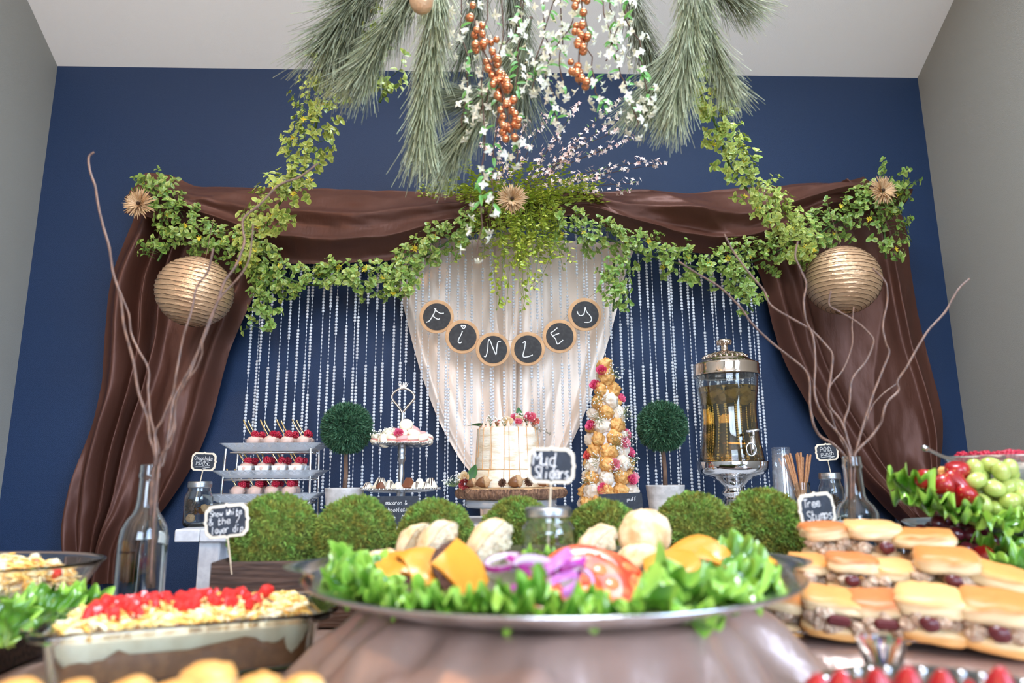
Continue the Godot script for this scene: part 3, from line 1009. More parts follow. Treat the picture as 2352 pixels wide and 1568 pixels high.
# ---------------------------------------------------------------- the arrangement that hangs nearer the camera
func needle_mesh() -> ArrayMesh: # along +y, 1 long, drooping to +x
	var b := MB.new()
	var rows := []
	var cols := []
	for i in 5:
		var s := i / 4.0
		var c := V(0.12 * s * s, s * (1.0 - 0.06 * s), 0)
		var r := 0.0052 * (1.0 - 0.5 * s)
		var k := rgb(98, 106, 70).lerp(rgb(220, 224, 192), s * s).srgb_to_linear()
		var row := PackedVector3Array()
		for j in 3:
			row.append(c + V(cos(TAU * j / 3), 0, -sin(TAU * j / 3)) * r)
		rows.append(row)
		cols.append([k, k, k])
	b.grid(rows, true, cols)
	return b.mesh()


func pine(label: String, line: Array, n: int, ln: float, open: float, dark := 0.0) -> void:
	var pts := smooth_line(line, 5)
	var t := thing("pine_bough", label, "pine bough", pts[0], "frosted pine boughs of the hanging arrangement")
	var rel := []
	for p in pts:
		rel.append(p - pts[0])
	var b := MB.new()
	b.tube(rel, [0.0045, 0.0035, 0.002], 5)
	part("stem", b.mesh(), M.stem_brown, t)
	var xfs := []
	var tints := []
	for i in int(n * 2.2):
		var s := rf(0.0, 1.0)
		var p := at_line(rel, s)
		var tan := (at_line(rel, minf(1, s + 0.05)) - at_line(rel, maxf(0, s - 0.05))).normalized()
		var a := rf(0, TAU)
		var x := tan.cross(V(0, 0, 1)).normalized()
		var y := x.cross(tan)
		var out := x * cos(a) + y * sin(a)
		var d := (tan + out * open * rf(0.15, 1.0) + V(0, -0.22, 0)).normalized()
		var l := ln * rf(0.8, 1.35)
		xfs.append(Transform3D(facing(d, rf(0, TAU)).scaled(V(1, 1, 1) * l), p + out * 0.003))
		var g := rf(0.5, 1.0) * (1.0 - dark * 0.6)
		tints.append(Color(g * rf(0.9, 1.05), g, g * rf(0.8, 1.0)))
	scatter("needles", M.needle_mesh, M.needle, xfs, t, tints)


func blossom_mesh() -> ArrayMesh:
	var b := MB.new()
	b.blunt = 0.5
	b.col = rgb(226, 222, 190).srgb_to_linear()
	b.tube([V(0, -0.012, 0), V(0, 0, 0)], [0.0018, 0.0034], 6)
	for i in 4:
		var a := TAU * i / 4 + rf(-0.2, 0.2)
		var c := rgb(250, 248, 238).srgb_to_linear()
		b.leaf(V(cos(a), 0, sin(a)) * 0.002, V(cos(a), rf(0.2, 0.7), sin(a)).normalized(), Vector3.UP, rf(0.014, 0.017), 0.012, rf(0.1, 0.6), rgb(240, 240, 214).srgb_to_linear(), c, 3)
	return b.mesh()


func hanging_arrangement() -> void:
	M.needle_mesh = needle_mesh()
	var hoop := V(0.1584, 2.2823, -1.4)
	var t := thing("hanging_hoop", "twig hoop on a cord from the ceiling that carries the pine, blossoms and berries", "hoop", hoop)
	var b := MB.new()
	var ring := []
	for i in 33:
		ring.append(V(cos(TAU * i / 32) * 0.36, 0, -sin(TAU * i / 32) * 0.13))
	b.tube(ring, [0.012], 8)
	part("ring", b.mesh(), M.stem_brown, t)
	for k in 3:
		b = MB.new()
		b.tube([V(cos(TAU * k / 3) * 0.36, 0, -sin(TAU * k / 3) * 0.13), V(0, 3.30 - hoop.y, 0)], [0.003], 5)
		part("cord", b.mesh(), M.twine, t)
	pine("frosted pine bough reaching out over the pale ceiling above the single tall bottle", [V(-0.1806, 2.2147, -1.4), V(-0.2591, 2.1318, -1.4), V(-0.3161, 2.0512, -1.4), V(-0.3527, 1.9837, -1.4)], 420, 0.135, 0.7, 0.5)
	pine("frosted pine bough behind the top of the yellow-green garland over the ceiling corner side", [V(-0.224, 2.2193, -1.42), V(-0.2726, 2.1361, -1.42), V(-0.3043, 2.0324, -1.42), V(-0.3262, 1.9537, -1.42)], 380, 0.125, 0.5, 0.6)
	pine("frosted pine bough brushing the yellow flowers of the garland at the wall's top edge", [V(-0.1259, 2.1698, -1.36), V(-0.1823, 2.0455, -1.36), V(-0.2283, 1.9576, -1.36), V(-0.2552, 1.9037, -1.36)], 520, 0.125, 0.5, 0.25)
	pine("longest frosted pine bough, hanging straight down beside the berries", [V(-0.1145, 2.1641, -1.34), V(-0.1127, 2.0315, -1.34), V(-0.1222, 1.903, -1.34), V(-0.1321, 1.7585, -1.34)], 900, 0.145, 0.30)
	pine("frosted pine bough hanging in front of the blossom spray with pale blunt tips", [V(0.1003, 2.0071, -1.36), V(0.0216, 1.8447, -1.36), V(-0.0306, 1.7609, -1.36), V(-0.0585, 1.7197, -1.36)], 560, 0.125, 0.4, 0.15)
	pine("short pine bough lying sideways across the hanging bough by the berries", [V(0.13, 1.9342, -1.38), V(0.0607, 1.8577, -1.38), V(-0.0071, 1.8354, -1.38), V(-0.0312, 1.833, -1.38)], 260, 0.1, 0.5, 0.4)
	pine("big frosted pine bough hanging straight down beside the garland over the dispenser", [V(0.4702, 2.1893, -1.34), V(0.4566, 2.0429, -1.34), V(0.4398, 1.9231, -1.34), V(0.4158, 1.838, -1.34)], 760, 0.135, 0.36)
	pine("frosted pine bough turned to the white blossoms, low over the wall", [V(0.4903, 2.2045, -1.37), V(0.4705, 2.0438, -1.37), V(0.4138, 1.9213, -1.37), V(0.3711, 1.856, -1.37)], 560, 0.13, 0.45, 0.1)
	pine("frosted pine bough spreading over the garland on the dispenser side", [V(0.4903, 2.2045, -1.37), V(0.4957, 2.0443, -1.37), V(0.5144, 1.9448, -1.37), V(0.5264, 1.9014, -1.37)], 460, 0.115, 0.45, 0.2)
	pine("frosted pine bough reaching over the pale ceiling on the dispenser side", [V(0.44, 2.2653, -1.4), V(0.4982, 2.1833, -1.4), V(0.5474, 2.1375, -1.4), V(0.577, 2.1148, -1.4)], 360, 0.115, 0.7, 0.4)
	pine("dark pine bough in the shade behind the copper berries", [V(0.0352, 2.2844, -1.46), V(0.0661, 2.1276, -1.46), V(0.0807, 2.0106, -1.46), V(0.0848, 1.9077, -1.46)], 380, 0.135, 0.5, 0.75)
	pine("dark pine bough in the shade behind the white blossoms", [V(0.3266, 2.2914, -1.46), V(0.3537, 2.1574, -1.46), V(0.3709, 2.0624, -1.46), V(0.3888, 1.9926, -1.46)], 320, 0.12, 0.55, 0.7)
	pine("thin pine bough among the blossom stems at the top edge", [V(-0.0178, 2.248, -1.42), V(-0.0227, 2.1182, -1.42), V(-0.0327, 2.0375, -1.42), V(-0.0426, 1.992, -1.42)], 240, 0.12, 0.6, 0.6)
	var kinds := []
	for k in 4:
		kinds.append(blossom_mesh())
	var lines := [
		[V(0.0026, 2.0259, -1.25), V(-0.0065, 1.8639, -1.25), V(-0.0082, 1.6713, -1.25), V(-0.0098, 1.5516, -1.25), V(-0.0139, 1.4097, -1.25)], [V(0.0398, 2.0513, -1.28), V(0.0296, 1.865, -1.28), V(0.0218, 1.7071, -1.28), V(0.0126, 1.5929, -1.28), V(0.0089, 1.4961, -1.28)], [V(0.0783, 2.0686, -1.3), V(0.0672, 1.8997, -1.3), V(0.0587, 1.768, -1.3), V(0.0646, 1.6294, -1.3)],
		[V(0.1162, 2.0694, -1.3), V(0.1251, 1.9214, -1.3), V(0.1325, 1.8191, -1.3), V(0.1487, 1.7147, -1.3)], [V(0.1519, 2.0538, -1.28), V(0.1558, 1.8874, -1.28), V(0.1622, 1.7674, -1.28)], [V(0.1923, 2.0711, -1.3), V(0.2163, 1.9127, -1.3), V(0.2329, 1.7904, -1.3), V(0.2587, 1.7388, -1.3)],
		[V(0.2401, 2.0721, -1.3), V(0.2654, 1.9239, -1.3), V(0.2891, 1.8113, -1.3), V(0.3153, 1.7118, -1.3)], [V(0.2924, 2.0897, -1.32), V(0.3161, 1.9602, -1.32), V(0.342, 1.8555, -1.32), V(0.3502, 1.7684, -1.32)], [V(-0.0547, 2.0821, -1.32), V(-0.0519, 1.9324, -1.32), V(-0.0384, 1.8496, -1.32), V(-0.0524, 1.7183, -1.32)],
		[V(0.1067, 2.0692, -1.3), V(0.0629, 1.9411, -1.3), V(0.0208, 1.8478, -1.3), V(-0.0112, 1.7324, -1.3)], [V(0.1706, 2.0542, -1.28), V(0.1166, 1.8969, -1.28), V(0.0939, 1.7812, -1.28)], [V(0.3263, 2.074, -1.3), V(0.2952, 1.9664, -1.3), V(0.2538, 1.8617, -1.3)], [V(0.2176, 2.0552, -1.28), V(0.179, 1.9391, -1.28), V(0.1314, 1.8566, -1.28)], [V(0.275, 2.0975, -1.33), V(0.2799, 1.9668, -1.33), V(0.2824, 1.903, -1.33)],
	]
	var says := ["longest white blossom stem, its bare tip hanging before the garland", "white blossom stem hanging down onto the straw daisy", "white blossom stem ending above the straw daisy among the berries", "white blossom stem with single flowers against the navy wall in the middle", "short white blossom stem in the middle at the top edge",
		"white blossom stem hanging behind the second berry strand", "white blossom stem reaching lowest on the side of the big pine bough", "white blossom stem beside the big pine bough", "white blossom stem next to the longest pine bough", "white blossom stem bending in front of the sideways pine bough", "white blossom stem crossing between the two berry strands", "white blossom stem near the top edge towards the dispenser side", "short white blossom stem crossing behind the second berry strand", "short white blossom stem against the ceiling by the dark pine"]
	for k in lines.size():
		var pts := smooth_line(lines[k], 6)
		var o := thing("blossom_branch", says[k], "blossom branch", pts[0], "white blossom branches of the hanging arrangement")
		var rel := []
		for i in pts.size():
			rel.append(pts[i] - pts[0] + V(n3(V(i * 0.3, k, 0), 1.0), 0, n3(V(i * 0.3, k, 9), 1.0)) * 0.012)
		b = MB.new()
		b.tube(rel, [0.0028, 0.0022, 0.0018, 0.0014], 5)
		part("stem", b.mesh(), M.stem_brown, o)
		var n := int(len_line(rel) * (74 if k > 1 else 34))
		for i in n:
			var s := 1.0 - pow(float(i) / n, 1.15) * 0.92
			var p := at_line(rel, s)
			var d := V(rf(-1, 1), rf(-1.2, 0.3), rf(-0.2, 1)).normalized()
			if s > 0.99:
				d = V(0.1, -1, 0.2).normalized()
			part("blossom", kinds[rng.randi() % 4], M.blossom, o, Transform3D(facing(d, rf(0, TAU)).scaled(Vector3.ONE * rf(0.44, 0.64)), p + d * rf(0.008, 0.032)))
		for i in n / 2:
			var p := at_line(rel, rf(0.1, 0.95))
			b = MB.new()
			b.leaf(Vector3.ZERO, V(rf(-1, 1), rf(-1.2, 0.4), rf(0, 1)).normalized(), V(0, 0.3, 1), rf(0.02, 0.028), 0.008, 0.3, rgb(70, 140, 60).srgb_to_linear(), rgb(120, 176, 86).srgb_to_linear(), 4)
			part("leaf", b.mesh(), M.vine, o, Transform3D(Basis(), p))
	b = MB.new()
	ball(b, Vector3.ZERO, Vector3.ONE * 0.0080, 12, 8)
	var berry := b.mesh()
	var strands := [[V(-0.0282, 1.911, -1.22), V(-0.008, 1.8335, -1.22), V(0.0194, 1.7766, -1.22), V(0.0363, 1.7204, -1.22), V(0.0461, 1.6696, -1.22), V(0.0485, 1.6449, -1.22)], [V(0.1892, 1.9952, -1.22), V(0.1938, 1.9054, -1.22), V(0.1847, 1.8271, -1.22), V(0.1827, 1.7554, -1.22)], [V(0.0024, 1.881, -1.26), V(0.0166, 1.8118, -1.26), V(0.0288, 1.773, -1.26), V(0.0372, 1.7057, -1.26)]]
	for k in 3:
		var pts := smooth_line(strands[k], 5)
		var o := thing("berry_strand", ["copper berry strand hanging lowest in the middle of the pine and blossoms", "copper berry strand against the ceiling, towards the big pine bough", "short copper berry strand crossing the lowest one"][k], "berries", pts[0], "copper berry strands")
		var rel := []
		for p in pts:
			rel.append(p - pts[0])
		b = MB.new()
		b.tube(rel, [0.0018], 5)
		part("stem", b.mesh(), M.stem_brown, o)
		for i in [44, 34, 24][k]:
			var s := rf(0, 1)
			part("berry", berry, M.copper, o, Transform3D(Basis().scaled(Vector3.ONE * rf(0.85, 1.1)), at_line(rel, s) + V(rf(-1, 1), rf(-0.5, 0.5), rf(-0.6, 1)) * 0.016))
	b = MB.new()
	ball(b, Vector3.ZERO, V(0.024, 0.026, 0.024), 20, 14, 0.06, 6.0)
	var o2 := thing("ornament", "champagne coloured ball ornament hanging at the top edge beside the longest pine bough", "ornament", V(-0.1283, 1.9212, -1.2))
	part("ball", b.mesh(), M.lantern_gold, o2)
	b = MB.new()
	b.tube([V(0, 0.025, 0), V(0.02, 0.2, -0.1)], [0.0012], 5)
	part("cord", b.mesh(), M.twine, o2)


# ---------------------------------------------------------------- lanterns and the letters
func lanterns() -> void:
	var says := ["gold paper lantern hanging before the brown curtain with the tall bottle, behind long twigs", "gold paper lantern hanging before the brown curtain by the grey wall"]
	for k in 2:
		var at: Vector3 = [V(-0.9288, 1.5818, -2.14), V(1.1799, 1.6248, -2.14)][k]
		var t := thing("paper_lantern", says[k], "lantern", at, "gold paper lanterns", Basis.from_euler(V(0.12, [0.4, 1.9][k], [-0.14, -0.02][k])))
		var n := 21
		var rows := []
		var R := 0.118
		for i in n * 3 + 1:
			var a := lerpf(-1.36, 1.36, float(i) / (n * 3))
			var sag := -0.0032 if i % 3 else 0.0
			var row := PackedVector3Array()
			for j in 72:
				var th := TAU * j / 72
				var w := 0.004 * n3(V(cos(th) * 2, i / 3.0 * 0.7 + k * 9, sin(th) * 2), 1.0)
				var r := (R + sag) * cos(a) + 0.0016 * n3(V(cos(th) * 9, i, sin(th) * 9), 1.0) * (1.6 if i % 3 else 0.6)
				row.append(V(r * cos(th), R * 0.95 * sin(a) + w * cos(a), -r * sin(th)))
			rows.append(row)
		var b := MB.new()
		b.grid(rows, true)
		part("paper_shade", b.mesh(), M.lantern_gold, t)
		for i in n + 1:
			var a := lerpf(-1.36, 1.36, float(i) / n)
			b = MB.new()
			var ring := []
			for j in 37:
				var th := TAU * j / 36
				var w := 0.004 * n3(V(cos(th) * 2, i * 0.7 + k * 9, sin(th) * 2), 1.0)
				ring.append(V((R + 0.0002) * cos(a) * cos(th), R * 0.95 * sin(a) + w * cos(a), -(R + 0.0002) * cos(a) * sin(th)))
			b.tube(ring, [0.0009], 4, false)
			part("rib", b.mesh(), M.wire, t)
		b = MB.new()
		b.tube([V(0.008, 0.1, 0.012), V(0, 0.26, -0.06)], [0.0012], 5)
		b.tube([V(-0.02, 0.11, 0), V(0.02, 0.11, 0)], [0.0014], 5)
		part("hanger", b.mesh(), M.wire, t)


func stroke(b: MB, pts: Array, r: float, z := 0.0) -> void: # a chalk line, flat on the board
	var o := []
	for p in pts:
		o.append(V(p.x, p.y, z))
	b.tube(smooth_line(o, 4), [r], 5)


func medallions() -> void:
	# chalk strokes on a disc of radius 1, x to the right, y up
	var glyphs := {
		"F": [[-0.76, -0.46, -0.5, -0.32, -0.25, 0.1, -0.05, 0.58], [-0.18, 0.6, 0.02, 0.36, 0.28, 0.22, 0.52, 0.24], [-0.3, 0.04, -0.1, -0.12, 0.1, -0.22, 0.24, -0.16]],
		"i": [[0.0, 0.4, -0.11, 0.1, -0.25, -0.16, -0.3, -0.4, -0.17, -0.49, -0.03, -0.4], [0.08, 0.54, -0.06, 0.7, -0.1, 0.8, 0.02, 0.8, 0.07, 0.74, 0.14, 0.8, 0.22, 0.72, 0.08, 0.54]],
		"N": [[-0.65, -0.52, -0.51, -0.54, -0.38, -0.08, -0.33, 0.56, -0.22, 0.65, 0.0, 0.08, 0.22, -0.41, 0.27, 0.02, 0.36, 0.51, 0.58, 0.58]],
		"L": [[-0.35, 0.41, -0.18, 0.52, -0.22, 0.05, -0.35, -0.56, -0.02, -0.6, 0.36, -0.46]],
		"E": [[-0.15, 0.6, -0.4, 0.38, -0.65, 0.22], [-0.65, 0.22, -0.51, 0.0, -0.3, -0.22, -0.24, -0.43, -0.15, -0.6, 0.03, -0.49, 0.25, -0.3], [-0.46, 0.0, -0.24, 0.11, -0.02, 0.18]],
		"Y": [[-0.56, 0.22, -0.51, 0.05, -0.35, -0.11, -0.08, 0.0, 0.03, 0.49], [0.03, 0.54, 0.14, 0.16, 0.41, -0.16, 0.47, -0.43, 0.3, -0.6, -0.08, -0.6]],
	}
	var spots := [V(-0.1699, 1.5315, -2.27), V(-0.0822, 1.4619, -2.27), V(0.0208, 1.4183, -2.27), V(0.1387, 1.4197, -2.27), V(0.2476, 1.4633, -2.27), V(0.3362, 1.5394, -2.27)]
	var names := ["F", "i", "N", "L", "E", "Y"]
	for k in 6:
		var t := thing("letter_medallion", "round kraft and black medallion with a chalk letter %s" % names[k], "medallion", spots[k], "medallions with chalk letters strung across the champagne curtain", Basis.from_euler(V(0.03, rf(-0.06, 0.06), 0)))
		var b := MB.new()
		b.t = Transform3D(Basis(Vector3.RIGHT, PI / 2), Vector3.ZERO)
		b.lathe(P2([0, -0.002, 0.0575, -0.002, 0.0582, -0.001, 0.0582, 0.001, 0.0572, 0.002, 0, 0.002]), 48)
		part("kraft_disc", b.mesh(), M.kraft, t)
		b = MB.new()
		b.t = Transform3D(Basis(Vector3.RIGHT, PI / 2), V(0.001, -0.001, 0.003))
		b.lathe(P2([0, -0.001, 0.0465, -0.001, 0.0468, 0, 0.0462, 0.0008, 0, 0.0008]), 48)
		part("chalkboard_face", b.mesh(), M.slate, t)
		b = MB.new()
		for s in glyphs[names[k]]:
			var pts := P2(s)
			for i in pts.size():
				pts[i] *= 0.0468
			stroke(b, pts, 0.0019, 0.004)
		part("chalk_letter", b.mesh(), M.chalk, t)
	var b := MB.new()
	var line := []
	for p in [V(-0.2422, 1.5892, -2.275), V(-0.1708, 1.5785, -2.275), V(-0.1303, 1.5312, -2.275), V(-0.0827, 1.5053, -2.275), V(-0.0337, 1.4674, -2.275), V(0.021, 1.4644, -2.275), V(0.0801, 1.4493, -2.275), V(0.1396, 1.4674, -2.275), V(0.1963, 1.4795, -2.275), V(0.2491, 1.5069, -2.275), V(0.2906, 1.5514, -2.275), V(0.3383, 1.59, -2.275), V(0.4143, 1.6447, -2.275)]:
		line.append(p)
	b.tube(line, [0.0007], 4)
	single("string", b.mesh(), M.twine, "thin jute string that threads the six letter medallions", "string")


# ---------------------------------------------------------------- the dessert table
const TOP := 0.87


func rloops(b: MB, loops: Array, cap0 := false, cap1 := false, per := 4) -> void: # rounded rectangles [half x, half z, corner, y] joined from first to last
	var rows := []
	for l in loops:
		var row := PackedVector3Array()
		for k in 4:
			var sx: float = [1, -1, -1, 1][k]
			var sz: float = [-1, -1, 1, 1][k]
			for i in per + 1:
				var a := PI / 2 * (k + float(i) / per)
				row.append(V(sx * (l[0] - l[2]) + cos(a) * l[2], l[3], sz * (l[1] - l[2]) - sin(a) * l[2]))
		rows.append(row)
	b.grid(rows, true)
	for e in 2:
		if [cap0, cap1][e]:
			var row: PackedVector3Array = rows[0] if e == 0 else rows[rows.size() - 1]
			var f := b.v.size()
			var c := b.vert(V(0, loops[0 if e == 0 else loops.size() - 1][3], 0))
			for p in row:
				b.vert(p)
			var n := row.size()
			for j in n:
				if e == 0:
					b.tri(c, f + 1 + (j + 1) % n, f + 1 + j)
				else:
					b.tri(c, f + 1 + j, f + 1 + (j + 1) % n)


func dresser() -> void:
	var t := thing("dessert_table", "white painted wooden table with drawers that carries the cake and the punch", "table", V(0.12, 0, -2.09))
	var b := MB.new()
	b.box(V(0, TOP - 0.016, 0), V(1.72, 0.032, 0.48), 0.003)
	part("table_top", b.mesh(), M.white_paint, t)
	for s in [-1, 1]:
		b = MB.new()
		b.box(V(s * 0.8925, TOP - 0.016, 0), V(0.063, 0.032, 0.48), 0.003)
		part("end_board", b.mesh(), M.white_paint, t)
		for d in [-1, 1]:
			b = MB.new()
			b.box(V(s * 0.842, (TOP - 0.032) / 2, d * 0.19), V(0.055, TOP - 0.032, 0.055), 0.003)
			part("leg", b.mesh(), M.white_paint, t)
	b = MB.new()
	b.box(V(0, TOP - 0.032 - 0.13, -0.01), V(1.64, 0.26, 0.36), 0.003)
	part("apron", b.mesh(), M.white_paint, t)
	for k in 4:
		b = MB.new()
		b.box(V(-0.6075 + k * 0.405, TOP - 0.032 - 0.128, 0.178), V(0.39, 0.22, 0.02), 0.004)
		var d := part("drawer", b.mesh(), M.white_paint, t)
		b = MB.new()
		ball(b, V(-0.6075 + k * 0.405, TOP - 0.16, 0.197), V(0.014, 0.014, 0.012), 12, 8)
		part("knob", b.mesh(), M.dull_metal, d)


func raspberry_mesh() -> ArrayMesh:
	var b := MB.new()
	for i in 5:
		var a := -0.5 + i * 0.42
		var n: int = [8, 9, 8, 6, 3][i]
		for j in n:
			var th := TAU * (j + 0.5 * (i % 2)) / n
			ball(b, V(cos(a) * cos(th) * 0.0078, sin(a) * 0.0095, -cos(a) * sin(th) * 0.0078), Vector3.ONE * 0.0032, 6, 4)
	return b.mesh()


func mousse_stand() -> void:
	var c := [V(-0.6317, 1.0844, -2.1), V(-0.637, 1.0061, -2.09), V(-0.6464, 0.9397, -2.08)]
	var t := thing("tiered_tray_stand", "three tier cut glass tray stand on a chrome rack with mousse cups", "tray stand", V(c[1].x, TOP, -2.09))
	for k in 3:
		var w: float = [0.147, 0.155, 0.162][k]
		var y: float = c[k].y - TOP
		var b := MB.new()
		rloops(b, [[w - 0.035, 0.05, 0.01, y - 0.009], [w - 0.02, 0.06, 0.012, y], [w, 0.075, 0.012, y + 0.014], [w - 0.003, 0.072, 0.012, y + 0.0145], [w - 0.024, 0.056, 0.012, y - 0.001], [w - 0.035, 0.05, 0.01, y - 0.004]], true, true, 3)
		var tr := part("glass_tray", b.mesh(), M.cut_glass, t, Transform3D(Basis(), V(c[k].x - c[1].x, 0, c[k].z + 2.09)))
		b = MB.new()
		var n := 14 # crossed cuts on the front lip
		for i in n:
			var x := lerpf(-w + 0.025, w - 0.025, (i + 0.5) / n)
			for s in [-1, 1]:
				b.tube([V(x - s * 0.009, y, 0.0615), V(x + s * 0.009, y + 0.012, 0.0735)], [0.0009], 4)
		part("cut_pattern", b.mesh(), M.cut_glass, tr)
		b = MB.new()
		var yy := y - 0.013
		var q := V(c[k].x - c[1].x, 0, c[k].z + 2.09)
		b.tube([q + V(-w + 0.03, yy, 0.05), q + V(w - 0.03, yy, 0.05), q + V(w - 0.03, yy, -0.05), q + V(-w + 0.03, yy, -0.05), q + V(-w + 0.03, yy, 0.05)], [0.0026], 6)
		part("rack_ring", b.mesh(), M.chrome, t)
	for s in [-1, 1]:
		for d in [-1, 1]:
			var b := MB.new()
			b.tube([V(s * 0.128, 0.0, d * 0.052), V(s * 0.122, 0.212, d * 0.05)], [0.0035], 8)
			part("leg", b.mesh(), M.chrome, t)
	var rasp := raspberry_mesh()
	M.rasp_mesh = rasp
	var cb := MB.new()
	rloops(cb, [[0.016, 0.016, 0.004, 0.0], [0.0205, 0.0205, 0.004, 0.028], [0.0195, 0.0195, 0.004, 0.028], [0.0152, 0.0152, 0.003, 0.002]], true, true, 2)
	var cup := cb.mesh()
	var mb := MB.new()
	ball(mb, V(0, 0.022, 0), V(0.0205, 0.016, 0.0205), 14, 8, 0.18, 1.6)
	var mousse := mb.mesh()
	var sb := MB.new() # a slim spoon whose bowl is in the mousse
	sb.tube(smooth_line([V(0.004, 0.024, 0), V(-0.006, 0.038, -0.002), V(-0.018, 0.056, -0.003), V(-0.03, 0.078, -0.004)], 3), [0.0022, 0.0014, 0.0016, 0.002, 0.0026], 6)
	ball(sb, V(0.008, 0.019, 0), V(0.008, 0.003, 0.005), 8, 5)
	var spoon := sb.mesh()
	var tier := ["top", "middle", "lowest"]
	var nth := ["leftmost", "second from left", "third from left", "rightmost"]
	for k in 3:
		for row in 2:
			for i in 4:
				var at: Vector3 = c[k] + V((i - 1.5) * 0.049 + [0.012, 0.004, -0.002][k], -0.0005 , [0.024, -0.024][row])
				var where: String = "%s tier, %s row, %s" % [tier[k], ["front", "back"][row], nth[i]]
				var m := thing("mousse_cup", "pink mousse in a %s cup, " % ["clear", "white", "clear"][k] + where, "dessert cup", at, "mousse cups on the tiered stand", rotY(rf(-0.06, 0.06)))
				part("cup", cup, M.cup_white if k == 1 else M.thin_plastic, m)
				part("mousse", mousse, M.mousse_pink, m, Transform3D(rotY(rf(0, 6)), Vector3.ZERO))
				single("spoon", spoon, M.gold, "slim gold spoon in a mousse cup, " + where, "spoon", "gold spoons in the mousse cups", Transform3D(rotY(rf(-0.25, 0.25)), at + V(-0.006, 0.008, 0)))
				single("raspberry", rasp, M.raspberry, "raspberry on a mousse cup, " + where, "raspberry", "raspberries on the mousse cups", Transform3D(rand_basis().scaled(Vector3.ONE * 1.12), at + V(0.008 + rf(-0.004, 0.004), 0.042, rf(-0.003, 0.006))))


func topiaries() -> void:
	var b := MB.new()
	for i in 5: # a little sprig of scale leaves along +y
		var a := TAU * i / 5
		var c := rgb(46, 92, 58).lerp(rgb(124, 164, 118), rf(0, 1)).srgb_to_linear()
		b.leaf(V(0, 0.1 * i, 0), V(cos(a) * 0.7, 1, sin(a) * 0.7).normalized(), V(cos(a), 0, sin(a)), 0.8, 0.2, 0.1, rgb(26, 66, 44).srgb_to_linear(), c, 3)
	var tuft := b.mesh()
	var says := ["round clipped topiary in a pale stone pot between mousse stand and macaron stand", "round clipped topiary in a pale stone pot between puff tower and drink dispenser"]
	for k in 2:
		var x: float = [-0.4197, 0.5361][k]
		var t := thing("topiary", says[k], "topiary", V(x, TOP, -2.08), "potted topiary balls")
		b = MB.new()
		b.lathe(P2([0, 0, 0.046, 0, 0.0475, 0.003, 0.0575, 0.094, 0.0575, 0.098, 0.0525, 0.098, 0.050, 0.084, 0, 0.084]), 40)
		part("pot", b.mesh(), M.pot_grey, t)
		b = MB.new()
		b.tube([V(0, 0.08, 0), V(0.002, 0.14, 0), V(-0.002, 0.22, 0)], [0.0075, 0.0065, 0.0065], 10)
		part("trunk", b.mesh(), M.bark_trunk, t)
		var cy := 0.273
		var r := 0.064
		b = MB.new()
		ball(b, V(0, cy, 0), Vector3.ONE * r, 24, 14, 0.05, 3.0)
		var f := part("foliage", b.mesh(), M.dark_green, t)
		var xfs := []
		var tints := []
		for i in 2600:
			var z := rf(-1, 1)
			var a := rf(0, TAU)
			var d := V(sqrt(1 - z * z) * cos(a), z, sqrt(1 - z * z) * sin(a))
			var dd := (d + V(rf(-0.5, 0.5), rf(-0.5, 0.5), rf(-0.5, 0.5))).normalized()
			xfs.append(Transform3D(facing(dd, rf(0, TAU)).scaled(Vector3.ONE * rf(0.011, 0.021)), V(0, cy, 0) + d * r * rf(0.9, 0.99)))
			tints.append(Color.WHITE * rf(0.6, 1.3))
		scatter("needles", tuft, M.topiary, xfs, t, tints)


func rose(b: MB, r: float, c0: Color, c1: Color) -> void: # opens along +y
	var l0 := c0.srgb_to_linear()
	var l1 := c1.srgb_to_linear()
	for ring in 4:
		var n: int = [2, 3, 5, 5][ring]
		for i in n:
			var a0 := TAU * i / n + ring * 0.7
			var wide := TAU / n * 0.75 + 0.2
			var rows := []
			var cols := []
			for q in 5:
				var s := q / 4.0
				var row := PackedVector3Array()
				var cc := []
				for j in 6:
					var u := j / 5.0 - 0.5
					var a := a0 + u * wide
					var h := s * (1.0 - 1.2 * u * u)
					var rad: float = r * (0.14 + 0.2 * ring) * (0.55 + 0.5 * sin(s * 1.9)) + r * 0.07 * ring * s * s
					row.append(V(cos(a) * rad, r * (h * (1.15 - 0.12 * ring) - 0.25 - 0.06 * ring), -sin(a) * rad))
					cc.append(l0.lerp(l1, s * s))
				rows.append(row)
				cols.append(cc)
			b.grid(rows, false, cols)


func breath(b: MB, n: int, r: float) -> void: # baby's breath: fine stems and white dots, rising along +y
	for i in n:
		var p := V(rf(-1, 1), rf(0.3, 1.1), rf(-1, 1)) * r
		b.col = rgb(120, 140, 80).srgb_to_linear()
		b.tube([V(p.x * 0.2, 0, p.z * 0.2), p], [0.0004], 3, false)
		b.col = rgb(248, 246, 238).srgb_to_linear()
		ball(b, p, Vector3.ONE * rf(0.0016, 0.0026), 5, 3)


